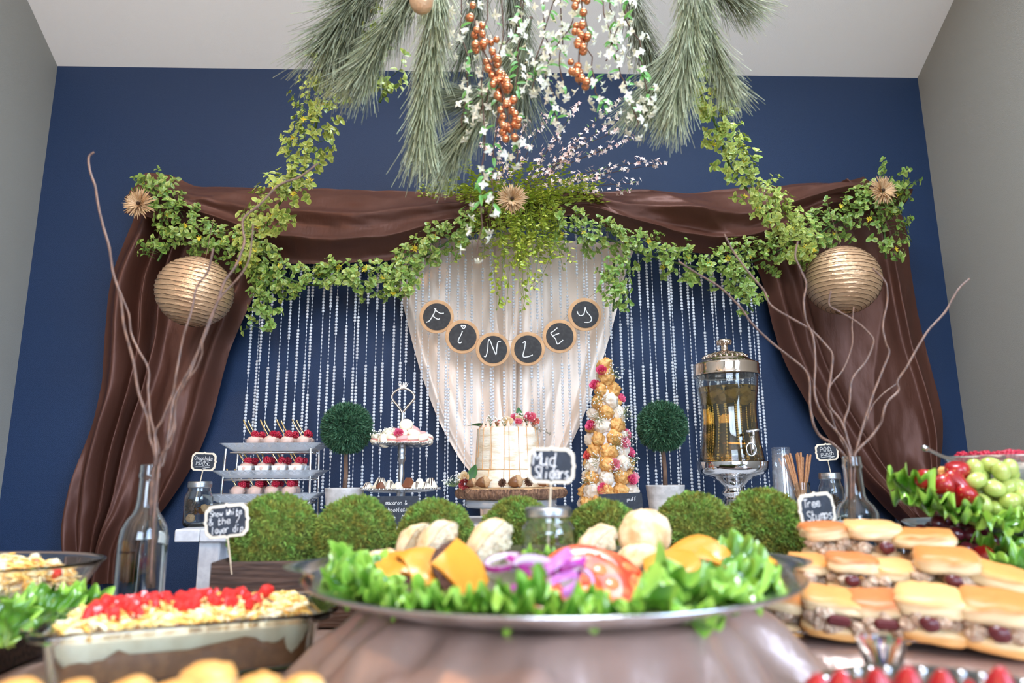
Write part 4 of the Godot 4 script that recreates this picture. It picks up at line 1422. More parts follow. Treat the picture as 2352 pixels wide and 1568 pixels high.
func macaron_stand() -> void:
	var ax := V(-0.252, TOP, -2.06)
	var t := thing("macaron_stand", "two tier silver plate stand with ornate ring handle and macarons", "cake stand", ax)
	var b := MB.new()
	b.lathe(P2([0, 0, 0.055, 0, 0.056, 0.004, 0.045, 0.012, 0.02, 0.026, 0.012, 0.045, 0.013, 0.08, 0.016, 0.09]), 32)
	part("foot", b.mesh(), M.dull_metal, t)
	for k in 2:
		var r: float = [0.115, 0.087][k]
		var y: float = [0.088, 0.218][k]
		b = MB.new()
		b.lathe(P2([0, y - 0.004, r * 0.75, y - 0.003, r, y + 0.005, r + 0.001, y + 0.008, r - 0.002, y + 0.0085, r * 0.76, y + 0.001, 0, y]), 56)
		var p := part("plate", b.mesh(), M.silver, t)
		b = MB.new()
		for i in 60: # beaded rim
			var a := TAU * i / 60
			ball(b, V(cos(a) * r, y + 0.0065, sin(a) * r), Vector3.ONE * 0.0032, 6, 4)
		part("beaded_rim", b.mesh(), M.silver, p)
	b = MB.new()
	b.lathe(P2([0.008, 0.09, 0.012, 0.094, 0.0085, 0.1, 0.0075, 0.115, 0.0095, 0.135, 0.0075, 0.16, 0.0085, 0.17, 0.0125, 0.178, 0.0125, 0.186, 0.0095, 0.19, 0.012, 0.196, 0.012, 0.212, 0.009, 0.217]), 20)
	b.lathe(P2([0.009, 0.22, 0.0075, 0.235, 0.007, 0.262, 0.009, 0.27, 0.009, 0.28, 0.006, 0.284, 0.0055, 0.314, 0.003, 0.318]), 16)
	part("column", b.mesh(), M.dull_metal, t)
	b = MB.new()
	for s in [-1, 1]: # the pointed loop
		b.tube(smooth_line([V(0, 0.316, 0), V(s * 0.012, 0.333, 0), V(s * 0.028, 0.352, 0), V(s * 0.034, 0.364, 0), V(s * 0.027, 0.378, 0), V(s * 0.012, 0.388, 0), V(0, 0.391, 0)], 4), [0.0032, 0.0034], 8)
		b.tube(smooth_line([V(s * 0.028, 0.352, 0), V(s * 0.036, 0.347, 0), V(s * 0.035, 0.341, 0)], 3), [0.002, 0.001], 6)
	for i in 7: # the palmette on top
		var a := (i - 3) * 0.2
		b.tube([V(i * 0.002 - 0.006, 0.388, 0), V(sin(a) * 0.026, 0.387 + cos(a) * 0.018 + 0.004, 0.001)], [0.0022, 0.0012], 6)
	part("handle", b.mesh(), M.warm_silver, t)
	# macarons
	b = MB.new()
	b.lathe(P2([0, 0.002, 0.0165, 0.002, 0.0195, 0.0025, 0.0205, 0.0045, 0.0195, 0.006, 0.0198, 0.008, 0.018, 0.0115, 0.012, 0.0138, 0.006, 0.0146, 0, 0.0148]), 24)
	var shell := b.mesh()
	b = MB.new()
	b.lathe(P2([0, -0.003, 0.0178, -0.003, 0.0185, 0, 0.0178, 0.003, 0, 0.003]), 20)
	var fill := b.mesh()
	var y0: float = ax.y + 0.23
	var spots := [[868, 1006, 0.02, 0, 0.1], [889, 1009, 0.045, 0, 1.1], [907, 1009, 0.05, 0, 0.05], [930, 1010, 0.055, 1, 0.0], [952, 1009, 0.05, 0, 0.1], [973, 1007, 0.03, 0, 0.3], [876, 1003, 0.005, 0, -0.3], [895, 994, 0.025, 0, 0.5], [924, 996, 0.035, 0, 0.55], [952, 996, 0.028, 0, 0.35], [934, 975, 0.015, 0, 0.9], [948, 987, -0.005, 1, 0.6], [965, 998, -0.015, 1, 0.4], [905, 990, -0.02, 1, 0.3], [981, 1006, 0.0, 0, -0.4]]
	var says := ["outermost cream macaron at the plate's edge by the topiary", "cream macaron standing on edge at the plate's front", "cream macaron lying flat at the front of the plate", "pink macaron lying flat at the front of the plate", "cream macaron at the front beside the flat pink one", "cream macaron leaning at the plate's edge by the champagne curtain", "cream macaron at the back near the topiary", "cream macaron in the second layer by the baby's breath", "cream macaron in the middle of the heap", "cream macaron in the second layer on the cake's side", "topmost cream macaron leaning on the column", "pink macaron tucked behind the topmost one", "pink macaron behind the heap on the cake's side", "pink macaron behind the heap by the baby's breath", "last cream macaron at the plate's edge towards the cake"]
	for i in spots.size():
		var s: Array = spots[i]
		var z: float = -2.06 + s[2]
		var p: Vector3 = V(lerpf(-0.338, -0.168, (s[0] - 855.0) / 135.0), y0 + (1011.0 - s[1]) * 0.00128, z)
		var m := thing("macaron", says[i], "macaron", p, "macarons on the upper plate", Basis.from_euler(V(s[4], rf(-0.5, 0.5), rf(-0.25, 0.25))))
		var mt: Material = [M.macaron_cream, M.macaron_pink][s[3]]
		part("shell", shell, mt, m)
		part("shell", shell, mt, m, Transform3D(Basis(Vector3.RIGHT, PI), Vector3.ZERO))
		part("filling", fill, M.filling_pink, m)
	b = MB.new()
	rose(b, 0.015, rgb(214, 60, 110), rgb(246, 140, 170))
	single("rose", b.mesh(), M.rose_pink, "small pink rose among the macarons", "rose", "", Transform3D(facing(V(0.1, 0.5, 1)), V(-0.255, y0 + 0.022, -2.0)))
	for k in 2:
		b = MB.new()
		breath(b, 40, 0.028)
		single("baby_breath", b.mesh(), M.blossom, ["tuft of baby's breath among the macarons by the column", "tuft of baby's breath at the topiary side of the macaron plate"][k], "flowers", "", Transform3D(Basis(), [V(-0.275, y0 + 0.012, -2.04), V(-0.315, y0 + 0.006, -2.03)][k]))
	# faceted chocolates on the lower plate
	var gems := [[-0.055, 0.03, 0, 1.25], [0.028, 0.05, 1, 1.25], [0.058, 0.035, 0, 1.1], [0.088, 0.02, 2, 1.2], [-0.092, 0.03, 2, 0.8], [-0.024, 0.06, 2, 0.85], [0.0, 0.072, 0, 0.8], [0.05, 0.068, 2, 0.8], [0.078, 0.055, 2, 0.8], [-0.05, 0.06, 1, 0.8], [-0.03, 0.02, 0, 1.0], [0.02, 0.02, 1, 0.9]]
	var gsay := ["large white chocolate gem streaked with dark chocolate, topiary side", "large brown chocolate gem right of the column foot", "large white chocolate gem behind the brown one", "large white and dark chocolate gem on the cake's side", "small half dark chocolate at the plate's edge by the topiary", "small striped chocolate in front of the column", "small white chocolate in front of the column", "small striped chocolate in front of the brown gem", "small striped chocolate at the front edge on the cake's side", "small brown chocolate in front of the streaked gem", "white chocolate gem partly behind the column on the topiary side", "brown chocolate gem partly behind the column on the cake's side"]
	for i in gems.size():
		var g: Array = gems[i]
		b = MB.new()
		var lay := [[0.0165, 0.0], [0.0195, 0.006], [0.007, 0.027]]
		for k in 2:
			for j in 6:
				var pts := []
				for q in [[0, 0], [1, 0], [1, 1], [0, 1]]:
					var a: float = TAU * (j + q[0]) / 6.0
					var ll: Array = lay[k + q[1]]
					pts.append(V(cos(a) * ll[0], ll[1], sin(a) * ll[0]))
				b.face(pts, V(0, 0.01, 0))
		var cap := []
		for j in 6:
			cap.append(V(cos(TAU * j / 6) * 0.007, 0.027, sin(TAU * j / 6) * 0.007))
		b.face(cap, V(0, 0, 0))
		var m := thing("chocolate", gsay[i] + ", lower plate", "chocolate", V(ax.x + g[0], ax.y + 0.0925, ax.z + g[1]), "faceted chocolates on the lower plate", rotY(rf(0, 1)).scaled(Vector3.ONE * g[3]))
		part("chocolate_body", b.mesh(), [M.choc_white, M.choc_brown, M.choc_white][g[2]], m)
		if g[2] == 2 or i == 0:
			b = MB.new()
			for q in 3:
				b.tube([V(-0.013 + q * 0.008, 0.008, 0.0165 - 0.002 * q), V(-0.004 + q * 0.004, 0.027, 0.0065)], [0.0016], 5)
			part("dark_streaks", b.mesh(), M.choc_dark, m)


func acorn(at: Vector3, tilt: Basis, s: float, label: String, group := "") -> void:
	var t := thing("acorn", label, "acorn", at, group, tilt.scaled(Vector3.ONE * s))
	var b := MB.new()
	b.lathe(P2([0, -0.021, 0.002, -0.019, 0.008, -0.015, 0.0125, -0.007, 0.0135, 0.0, 0.0125, 0.005, 0, 0.006]), 20)
	part("nut", b.mesh(), M.acorn, t)
	b = MB.new()
	b.lathe(P2([0, 0.002, 0.0125, 0.002, 0.0155, 0.004, 0.0155, 0.007, 0.012, 0.013, 0.005, 0.0165, 0.002, 0.018, 0.0018, 0.024, 0, 0.024]), 20)
	part("cap", b.mesh(), M.acorn_cap, t)


func cone_mesh() -> ArrayMesh: # an open pine cone, 1 high, along +y
	var b := MB.new()
	b.tube([V(0, 0, 0), V(0, 0.5, 0), V(0, 0.95, 0)], [0.16, 0.2, 0.03], 8)
	for i in 58:
		var s := i / 58.0
		var a := i * 2.39996
		var el := lerpf(-0.5, 1.15, s)
		var ln := 0.36 * sin(PI * clampf(s * 0.85 + 0.22, 0, 1)) + 0.06
		b.leaf(V(cos(a) * 0.1, 0.04 + s * 0.85, sin(a) * 0.1), V(cos(a) * cos(el), sin(el), sin(a) * cos(el)), V(0, 1, 0.01), ln, 0.24, -0.15, Color.WHITE, Color.WHITE, 3)
	return b.mesh()


func cake() -> void:
	var c := V(0.062, 0, -2.04)
	var t := thing("glass_cake_stand", "clear ribbed glass pedestal stand under the wood slice", "cake stand", V(c.x + 0.008, TOP, c.z))
	var b := MB.new()
	b.lathe(P2([0, 0, 0.07, 0, 0.072, 0.004, 0.03, 0.014, 0.022, 0.03, 0.06, 0.036, 0.128, 0.04, 0.134, 0.046, 0.134, 0.06, 0.131, 0.063, 0, 0.061]), 48)
	part("glass_plate", b.mesh(), M.cut_glass, t)
	t = thing("wood_slice", "thick round tree slice with rough bark edge under the cake", "wood slice", V(c.x + 0.010, 0.936, c.z))
	var rows := []
	for k in 7:
		var row := PackedVector3Array()
		for j in 150:
			var a := TAU * j / 150
			var d := V(cos(a), 0, sin(a))
			var r = 0.158 + 0.008 * n3(d * 1.5, 1.0) + 0.006 * absf(n3(d * 9 + V(0, k * 0.22, 0), 2.2)) + [-0.004, 0.001, 0.003, 0.004, 0.003, 0.001, -0.004][k]
			row.append(V(cos(a) * r, k * 0.0046, -sin(a) * r))
		rows.append(row)
	b = MB.new()
	b.grid(rows, true)
	part("bark_edge", b.mesh(), M.bark, t)
	b = MB.new()
	b.lathe(P2([0, 0.001, 0.152, 0.001, 0.156, 0.003, 0.156, 0.026, 0.153, 0.029, 0, 0.029]), 48)
	part("cut_wood", b.mesh(), M.wood_cut, t)
	for k in 3:
		b = MB.new()
		var a := -0.9 + k * 0.9
		b.box(V(sin(a) * 0.11, -0.0035, cos(a) * 0.11), V(0.02, 0.007, 0.02))
		part("foot", b.mesh(), M.wood_cut, t)
	# the cake
	var y := 0.9655
	t = thing("tiered_cake", "two tier cream frosted cake with thin caramel drips and flowers on top", "cake", V(c.x, y, c.z))
	var prof := func(r0: float, r1: float, y0: float, y1: float, k: int) -> ArrayMesh:
		var q := MB.new()
		var rw := []
		for p in [[0.0, y0], [r0, y0], [r0, y0 + 0.003], [r0 - 0.001, lerpf(y0, y1, 0.3)], [lerpf(r0, r1, 0.5), lerpf(y0, y1, 0.5)], [lerpf(r0, r1, 0.75), lerpf(y0, y1, 0.75)], [r1, y1 - 0.006], [r1 - 0.002, y1 - 0.0015], [r1 - 0.007, y1], [0.0, y1]]:
			var row := PackedVector3Array()
			for j in 72:
				var a := TAU * j / 72
				var r: float = p[0] * (1.0 + 0.010 * n3(V(cos(a) * 2, p[1] * 30 + k * 7, sin(a) * 2), 1.0))
				row.append(V(cos(a) * r, p[1], -sin(a) * r))
			rw.append(row)
		q.grid(rw, true)
		return q.mesh()
	part("lower_tier", prof.call(0.106, 0.100, 0.0, 0.05, 1), M.frosting, t)
	part("upper_tier", prof.call(0.0945, 0.0895, 0.048, 0.172, 2), M.frosting, t)
	b = MB.new()
	for i in 22:
		var a := TAU * i / 22 + rf(-0.13, 0.13)
		var d := V(cos(a), 0, -sin(a))
		var e: float = rf(0.0, 1.0)
		var low := 0.052 if e > 0.3 else rf(0.07, 0.13)
		b.tube([d * 0.082 + V(0, 0.1722, 0), d * 0.0895 + V(0, 0.170, 0), d * 0.0912 + V(0, 0.14, 0), d * (0.0955 - (low - 0.05) * 0.03) + V(0, low, 0)], [0.0006, 0.0013, 0.0010, 0.0012], 5)
		if e > 0.45:
			b.tube([d * 0.0985 + V(0, 0.0505, 0), d * 0.1008 + V(0, 0.047, 0), d * 0.1068 + V(0, rf(0.004, 0.02), 0)], [0.0011, 0.0012, 0.0012], 5)
	part("caramel_drips", b.mesh(), M.caramel, t)
	b = MB.new()
	var ringp := []
	for i in 65:
		var a := TAU * i / 64
		ringp.append(V(cos(a) * 0.0958, 0.0515 + 0.0006 * sin(a * 9), -sin(a) * 0.0958))
	b.tube(ringp, [0.0013], 5, false)
	part("caramel_line", b.mesh(), M.caramel, t)
	b = MB.new()
	b.lathe(P2([0, 0, 0.0085, 0, 0.0095, 0.003, 0.007, 0.006, 0.0078, 0.008, 0.0045, 0.012, 0.0048, 0.0135, 0.001, 0.021, 0, 0.022]), 14)
	var kiss := b.mesh()
	var top := y + 0.1715
	for i in 9:
		var a := PI + 0.15 + PI * 0.72 * i / 8.0 + (0.35 if i > 5 else 0.0)
		single("meringue_kiss", kiss, M.meringue, ["pink meringue kiss at the cake's top edge, outermost by the green leaves", "second pink meringue kiss in from the green leaves", "third pink meringue kiss in from the green leaves", "fourth pink meringue kiss in from the green leaves", "pink meringue kiss at the middle of the cake's front edge", "pink meringue kiss below the cream rosebud", "third meringue kiss from the end by the dried twig", "second meringue kiss from the end by the dried twig", "last meringue kiss at the end by the dried twig"][i], "meringue", "meringue kisses on the cake's top edge", Transform3D(Basis.from_euler(V(0.1, 0, 0)).scaled(Vector3.ONE * rf(0.7, 0.85)), V(c.x + cos(a) * 0.078, top, c.z - sin(a) * 0.078)))
	var roses := [[1216, 962, 0.04, 1.25, 0], [1200, 967, 0.02, 0.8, 1], [1165, 970, 0.03, 1.1, 2], [1182, 960, 0.01, 0.95, 0], [1188, 973, 0.062, 0.8, 0], [1190, 965, 0.035, 0.9, 2], [1228, 972, 0.04, 0.9, 1], [1140, 974, 0.02, 0.9, 1]]
	var rsay := ["large pink rose on top of the cake under the upright leaf", "coral rosebud on the cake between the pink roses", "cream rose on the cake beside the baby's breath", "pink rose at the middle of the cake top", "small pink rose at the cake's front edge", "cream rosebud between two pink roses on the cake", "coral rose on the cake near the dried twig", "coral rosebud on the cake beside the green leaves"]
	var pal := [[rgb(206, 66, 96), rgb(246, 142, 160)], [rgb(226, 110, 92), rgb(250, 176, 160)], [rgb(226, 196, 140), rgb(250, 236, 206)]]
	for i in roses.size():
		var q: Array = roses[i]
		b = MB.new()
		rose(b, 0.0155 * q[3], pal[q[4]][0], pal[q[4]][1])
		var x: float = c.x + (q[0] - 1165.0) * 0.00128
		single("rose", b.mesh(), M.rose_pink, rsay[i], "rose", "roses on the cake", Transform3D(facing(V(rf(-0.4, 0.4), 0.8, 0.9)), V(x, top + (984.0 - q[1]) * 0.0013, c.z + q[2])))
	t = thing("leaf_sprig", "glossy green leaves lying at the cake top's edge towards the champagne fold", "leaves", V(c.x - 0.06, top + 0.004, c.z + 0.02))
	for i in 7:
		b = MB.new()
		var a := PI + 0.5 - i * 0.32
		b.leaf(V(0.012 * i - 0.02, 0, 0), V(cos(a), 0.25 + 0.12 * (i % 3), -sin(a) * 0.6).normalized(), Vector3.UP, 0.042, 0.017, 0.25, rgb(56, 104, 52).srgb_to_linear(), rgb(82, 136, 66).srgb_to_linear(), 6)
		part("leaf", b.mesh(), M.vine, t)
	b = MB.new()
	b.leaf(Vector3.ZERO, V(-0.08, 1, 0), V(0, 0, 1), 0.042, 0.022, -0.1, rgb(46, 96, 48).srgb_to_linear(), rgb(70, 124, 58).srgb_to_linear(), 6)
	single("upright_leaf", b.mesh(), M.vine, "single dark green leaf standing upright on the cake", "leaf", "", Transform3D(Basis(), V(c.x + 0.036, top + 0.02, c.z)))
	for k in 3:
		b = MB.new()
		breath(b, 44, [0.03, 0.026, 0.028][k])
		single("baby_breath", b.mesh(), M.blossom, ["tuft of baby's breath on the cake between leaves and cream rose", "tuft of baby's breath on the cake below the upright leaf", "sprig of baby's breath at the cake's edge by the dried twig"][k], "flowers", "", Transform3D(Basis(), V(c.x + [-0.035, 0.045, 0.066][k], top + [0.002, 0.016, 0.0][k], c.z + [0.03, 0.02, 0.03][k])))
	b = MB.new()
	var tw := smooth_line([V(c.x + 0.06, top + 0.004, c.z + 0.03), V(c.x + 0.095, top - 0.006, c.z + 0.04), V(c.x + 0.125, top - 0.02, c.z + 0.04)], 4)
	b.col = rgb(150, 140, 120).srgb_to_linear()
	b.tube(tw, [0.0007], 4)
	for i in 26:
		ball(b, at_line(tw, rf(0.2, 1)) + V(rf(-1, 1), rf(-1, 1), rf(-1, 1)) * 0.006, Vector3.ONE * 0.0018, 5, 3)
	single("dried_twig", b.mesh(), M.blossom, "thin dried twig reaching out from the cake's top edge", "twig")
	# round its foot
	var ag := "acorns round the cake's foot"
	acorn(V(c.x - 0.125 + 0.022, 0.98, c.z + 0.09), Basis.from_euler(V(0.2, 0, -1.2)), 0.85, "small acorn at the cake's foot, next to the cream rose", ag)
	acorn(V(c.x - 0.072, 0.9825, c.z + 0.105), Basis.from_euler(V(0.3, 0, -1.35)), 1.1, "big acorn at the cake's foot with its cap turned to the first pine cone", ag)
	acorn(V(c.x + 0.018, 0.9830, c.z + 0.12), Basis.from_euler(V(0.3, 0.1, -1.3)), 1.15, "big acorn at the cake's foot between the two pine cones", ag)
	acorn(V(c.x + 0.098, 0.982, c.z + 0.095), Basis.from_euler(V(0.2, 0, -1.3)), 1.0, "acorn at the cake's foot behind the sign stick", ag)
	M.cone = cone_mesh()
	single("pine_cone", M.cone, M.cone_brown, "small pine cone at the cake's foot between two acorns", "pine cone", "pine cones round the cake's foot", Transform3D(Basis.from_euler(V(1.2, 0.3, 0)).scaled(Vector3.ONE * 0.024), V(c.x - 0.022, 0.977, c.z + 0.118)))
	single("pine_cone", M.cone, M.cone_brown, "small pine cone at the cake's foot nearest the blurred sign", "pine cone", "pine cones round the cake's foot", Transform3D(Basis.from_euler(V(1.1, -0.5, 0)).scaled(Vector3.ONE * 0.026), V(c.x + 0.058, 0.978, c.z + 0.112)))
	b = MB.new()
	rose(b, 0.018, pal[2][0], pal[2][1])
	single("rose", b.mesh(), M.rose_pink, "cream rose at the cake's foot on the wood slice", "rose", "", Transform3D(facing(V(-0.2, 0.35, 1)), V(c.x - 0.128, 0.995, c.z + 0.05)))
	b = MB.new()
	rose(b, 0.017, rgb(150, 30, 40), rgb(206, 90, 90))
	single("rose", b.mesh(), M.rose_pink, "dark red rose lying under the cream rose on the wood slice", "rose", "", Transform3D(facing(V(-0.1, -0.2, 1)), V(c.x - 0.124, 0.976, c.z + 0.075)))
	b = MB.new()
	breath(b, 50, 0.03)
	single("baby_breath", b.mesh(), M.blossom, "tuft of baby's breath at the slice's edge beside the cream rose", "flowers", "", Transform3D(Basis(Vector3.BACK, 0.5), V(c.x - 0.150, 0.972, c.z + 0.04)))
	b = MB.new()
	b.leaf(Vector3.ZERO, V(0.4, 1, 0).normalized(), V(0, 0, 1), 0.05, 0.026, -0.1, rgb(50, 90, 48).srgb_to_linear(), rgb(70, 116, 58).srgb_to_linear(), 6)
	single("rose_leaf", b.mesh(), M.vine, "dark green leaf behind the cream rose at the cake's foot", "leaf", "", Transform3D(Basis(), V(c.x - 0.112, 0.985, c.z + 0.04)))


func puff_tower() -> void:
	var ax := V(0.362, 0, -2.06)
	var t := thing("wood_slice", "thin tree slice under the cream puff tower", "wood slice", V(ax.x, TOP, ax.z))
	var b := MB.new()
	b.lathe(P2([0, 0, 0.104, 0, 0.108, 0.004, 0.108, 0.018, 0.105, 0.022, 0, 0.022]), 48)
	part("bark_edge", b.mesh(), M.bark, t)
	b = MB.new()
	b.lathe(P2([0, 0.0222, 0.104, 0.0222, 0.104, 0.0232, 0, 0.0232]), 48)
	part("cut_wood", b.mesh(), M.wood_cut, t)
	b = MB.new()
	b.lathe(P2([0, 0, 0.064, 0, 0.064, 0.012, 0.012, 0.435, 0, 0.44]), 32)
	single("puff_cone", b.mesh(), M.cup_white, "white cone that carries the cream puffs", "cone", "", Transform3D(Basis(), V(ax.x, TOP + 0.0235, ax.z)))
	var puffs := []
	for k in 4:
		b = MB.new()
		ball(b, Vector3.ZERO, V(0.0245, 0.0195, 0.0245), 22, 14, 0.42, 1.7, V(k * 5, 0, 0))
		puffs.append(b.mesh())
	var nth := ["first", "second", "third", "fourth", "fifth", "sixth", "seventh", "eighth"]
	var rings := ["lowest", "second lowest", "third lowest", "fourth lowest", "fifth lowest", "sixth lowest", "sixth highest", "fifth highest", "fourth highest", "third highest", "second highest", "topmost"]
	for ring in 12:
		var s := ring / 11.0
		var y := lerpf(TOP + 0.045, 1.33, s)
		var r := lerpf(0.071, 0.014, pow(s, 0.9))
		var n := maxi(1, int(round(TAU * r / 0.047)))
		if ring == 11:
			r = 0.0
			n = 1
		var turns := []
		for i in n:
			var a := fposmod(TAU * (i + 0.5 * (ring % 2)) / n + 0.15 * ring + 0.6, TAU) - 0.6
			if n < 3 or sin(a) > -0.45: # the far side shows nothing
				turns.append(a)
		turns.sort()
		turns.reverse() # from the cake's side round to the topiary's
		for i in turns.size():
			var a: float = turns[i]
			var iced := (i * 7 + ring * 3) % 5 < 2
			var out := V(cos(a), 0, sin(a))
			var p := ax + out * r + V(rf(-0.002, 0.002), y + rf(-0.003, 0.003), 0)
			single("cream_puff", puffs[rng.randi() % 4], M.puff_iced if iced else M.puff_gold, "%s cream puff, %s from the cake's side in the tower's %s ring" % ["white iced" if iced else "golden baked", nth[i], rings[ring]], "cream puff", "cream puffs of the tower", Transform3D(rand_basis().scaled(Vector3.ONE * rf(0.92, 1.12)), p))
	var spots := [[1370, 853, 0], [1356, 886, 0], [1420, 915, 0], [1345, 980, 0], [1432, 998, 0], [1418, 1020, 1], [1436, 1042, 0], [1337, 1048, 2], [1390, 1070, 1], [1432, 1103, 0], [1365, 1122, 0], [1449, 1098, 1]]
	var rs := ["highest pink rose, near the tip of the tower", "second highest rose, on the cake's side of the tower", "pink rose on the topiary side, high up the tower", "pink rose on the cake's side, halfway up the tower", "pink rose on the topiary side, halfway up beside baby's breath", "opened pale rose in the tower's middle, towards the topiary", "pink rose at the tower's edge below the opened pale rose", "coral rose at the tower's edge towards the cake", "pale pink rose in the middle of the tower's lower half", "large pink rose low down on the topiary side", "pink rose low down on the cake's side", "small pink rose at the tower's lowest edge by the topiary"]
	for i in spots.size():
		var q: Array = spots[i]
		var y: float = lerpf(1.3125, 0.9241, (q[1] - 850.0) / 300.0)
		var s := (y - TOP - 0.045) / 0.415
		var r: float = lerpf(0.071, 0.014, clampf(pow(maxf(s, 0.0), 0.9), 0, 1)) + 0.020
		var dx: float = clampf((q[0] - 1388.0 + (y - 0.924) * 14.0) * 0.00131, -r, r)
		var dz := sqrt(maxf(0.0, r * r - dx * dx))
		b = MB.new()
		var cc: Array = [[rgb(206, 44, 100), rgb(246, 120, 156)], [rgb(226, 110, 140), rgb(252, 178, 190)], [rgb(206, 66, 66), rgb(236, 110, 100)]][q[2]]
		rose(b, [0.0175, 0.019, 0.015][q[2]], cc[0], cc[1])
		single("rose", b.mesh(), M.rose_pink, rs[i], "rose", "roses on the puff tower", Transform3D(facing(V(dx * 10, 0.25, dz * 10 + 0.3)), V(ax.x + dx, y, ax.z + dz)))
	var bs := [[0.02, 1.30, 0.03], [-0.028, 1.215, 0.045], [0.045, 1.17, 0.04], [-0.03, 1.155, 0.05], [0.05, 1.10, 0.045], [0.012, 1.085, 0.07], [-0.04, 1.035, 0.05], [0.01, 1.015, 0.08], [-0.06, 0.985, 0.05], [0.06, 1.03, 0.05]]
	for i in bs.size():
		b = MB.new()
		breath(b, 30, 0.024)
		single("baby_breath", b.mesh(), M.blossom, "tuft of baby's breath on the puff tower, " + ["nearest the tip", "high on the cake's side", "high on the topiary side", "by the upper coral rose", "halfway up the topiary side", "in the middle under the opened rose", "on the cake's side, halfway up", "below the pale rose in the middle", "low on the cake's side", "at the topiary edge, below the opened rose"][i], "flowers", "tufts of baby's breath on the puff tower", Transform3D(facing(V(bs[i][0] * 9, 0.3, 1)), V(ax.x + bs[i][0], bs[i][1], ax.z + bs[i][2] * 0.9)))
	acorn(V(ax.x - 0.075, TOP + 0.037, ax.z + 0.062), Basis.from_euler(V(0.4, 0.3, -1.0)), 0.9, "dark acorn on the slice at the foot of the puff tower")


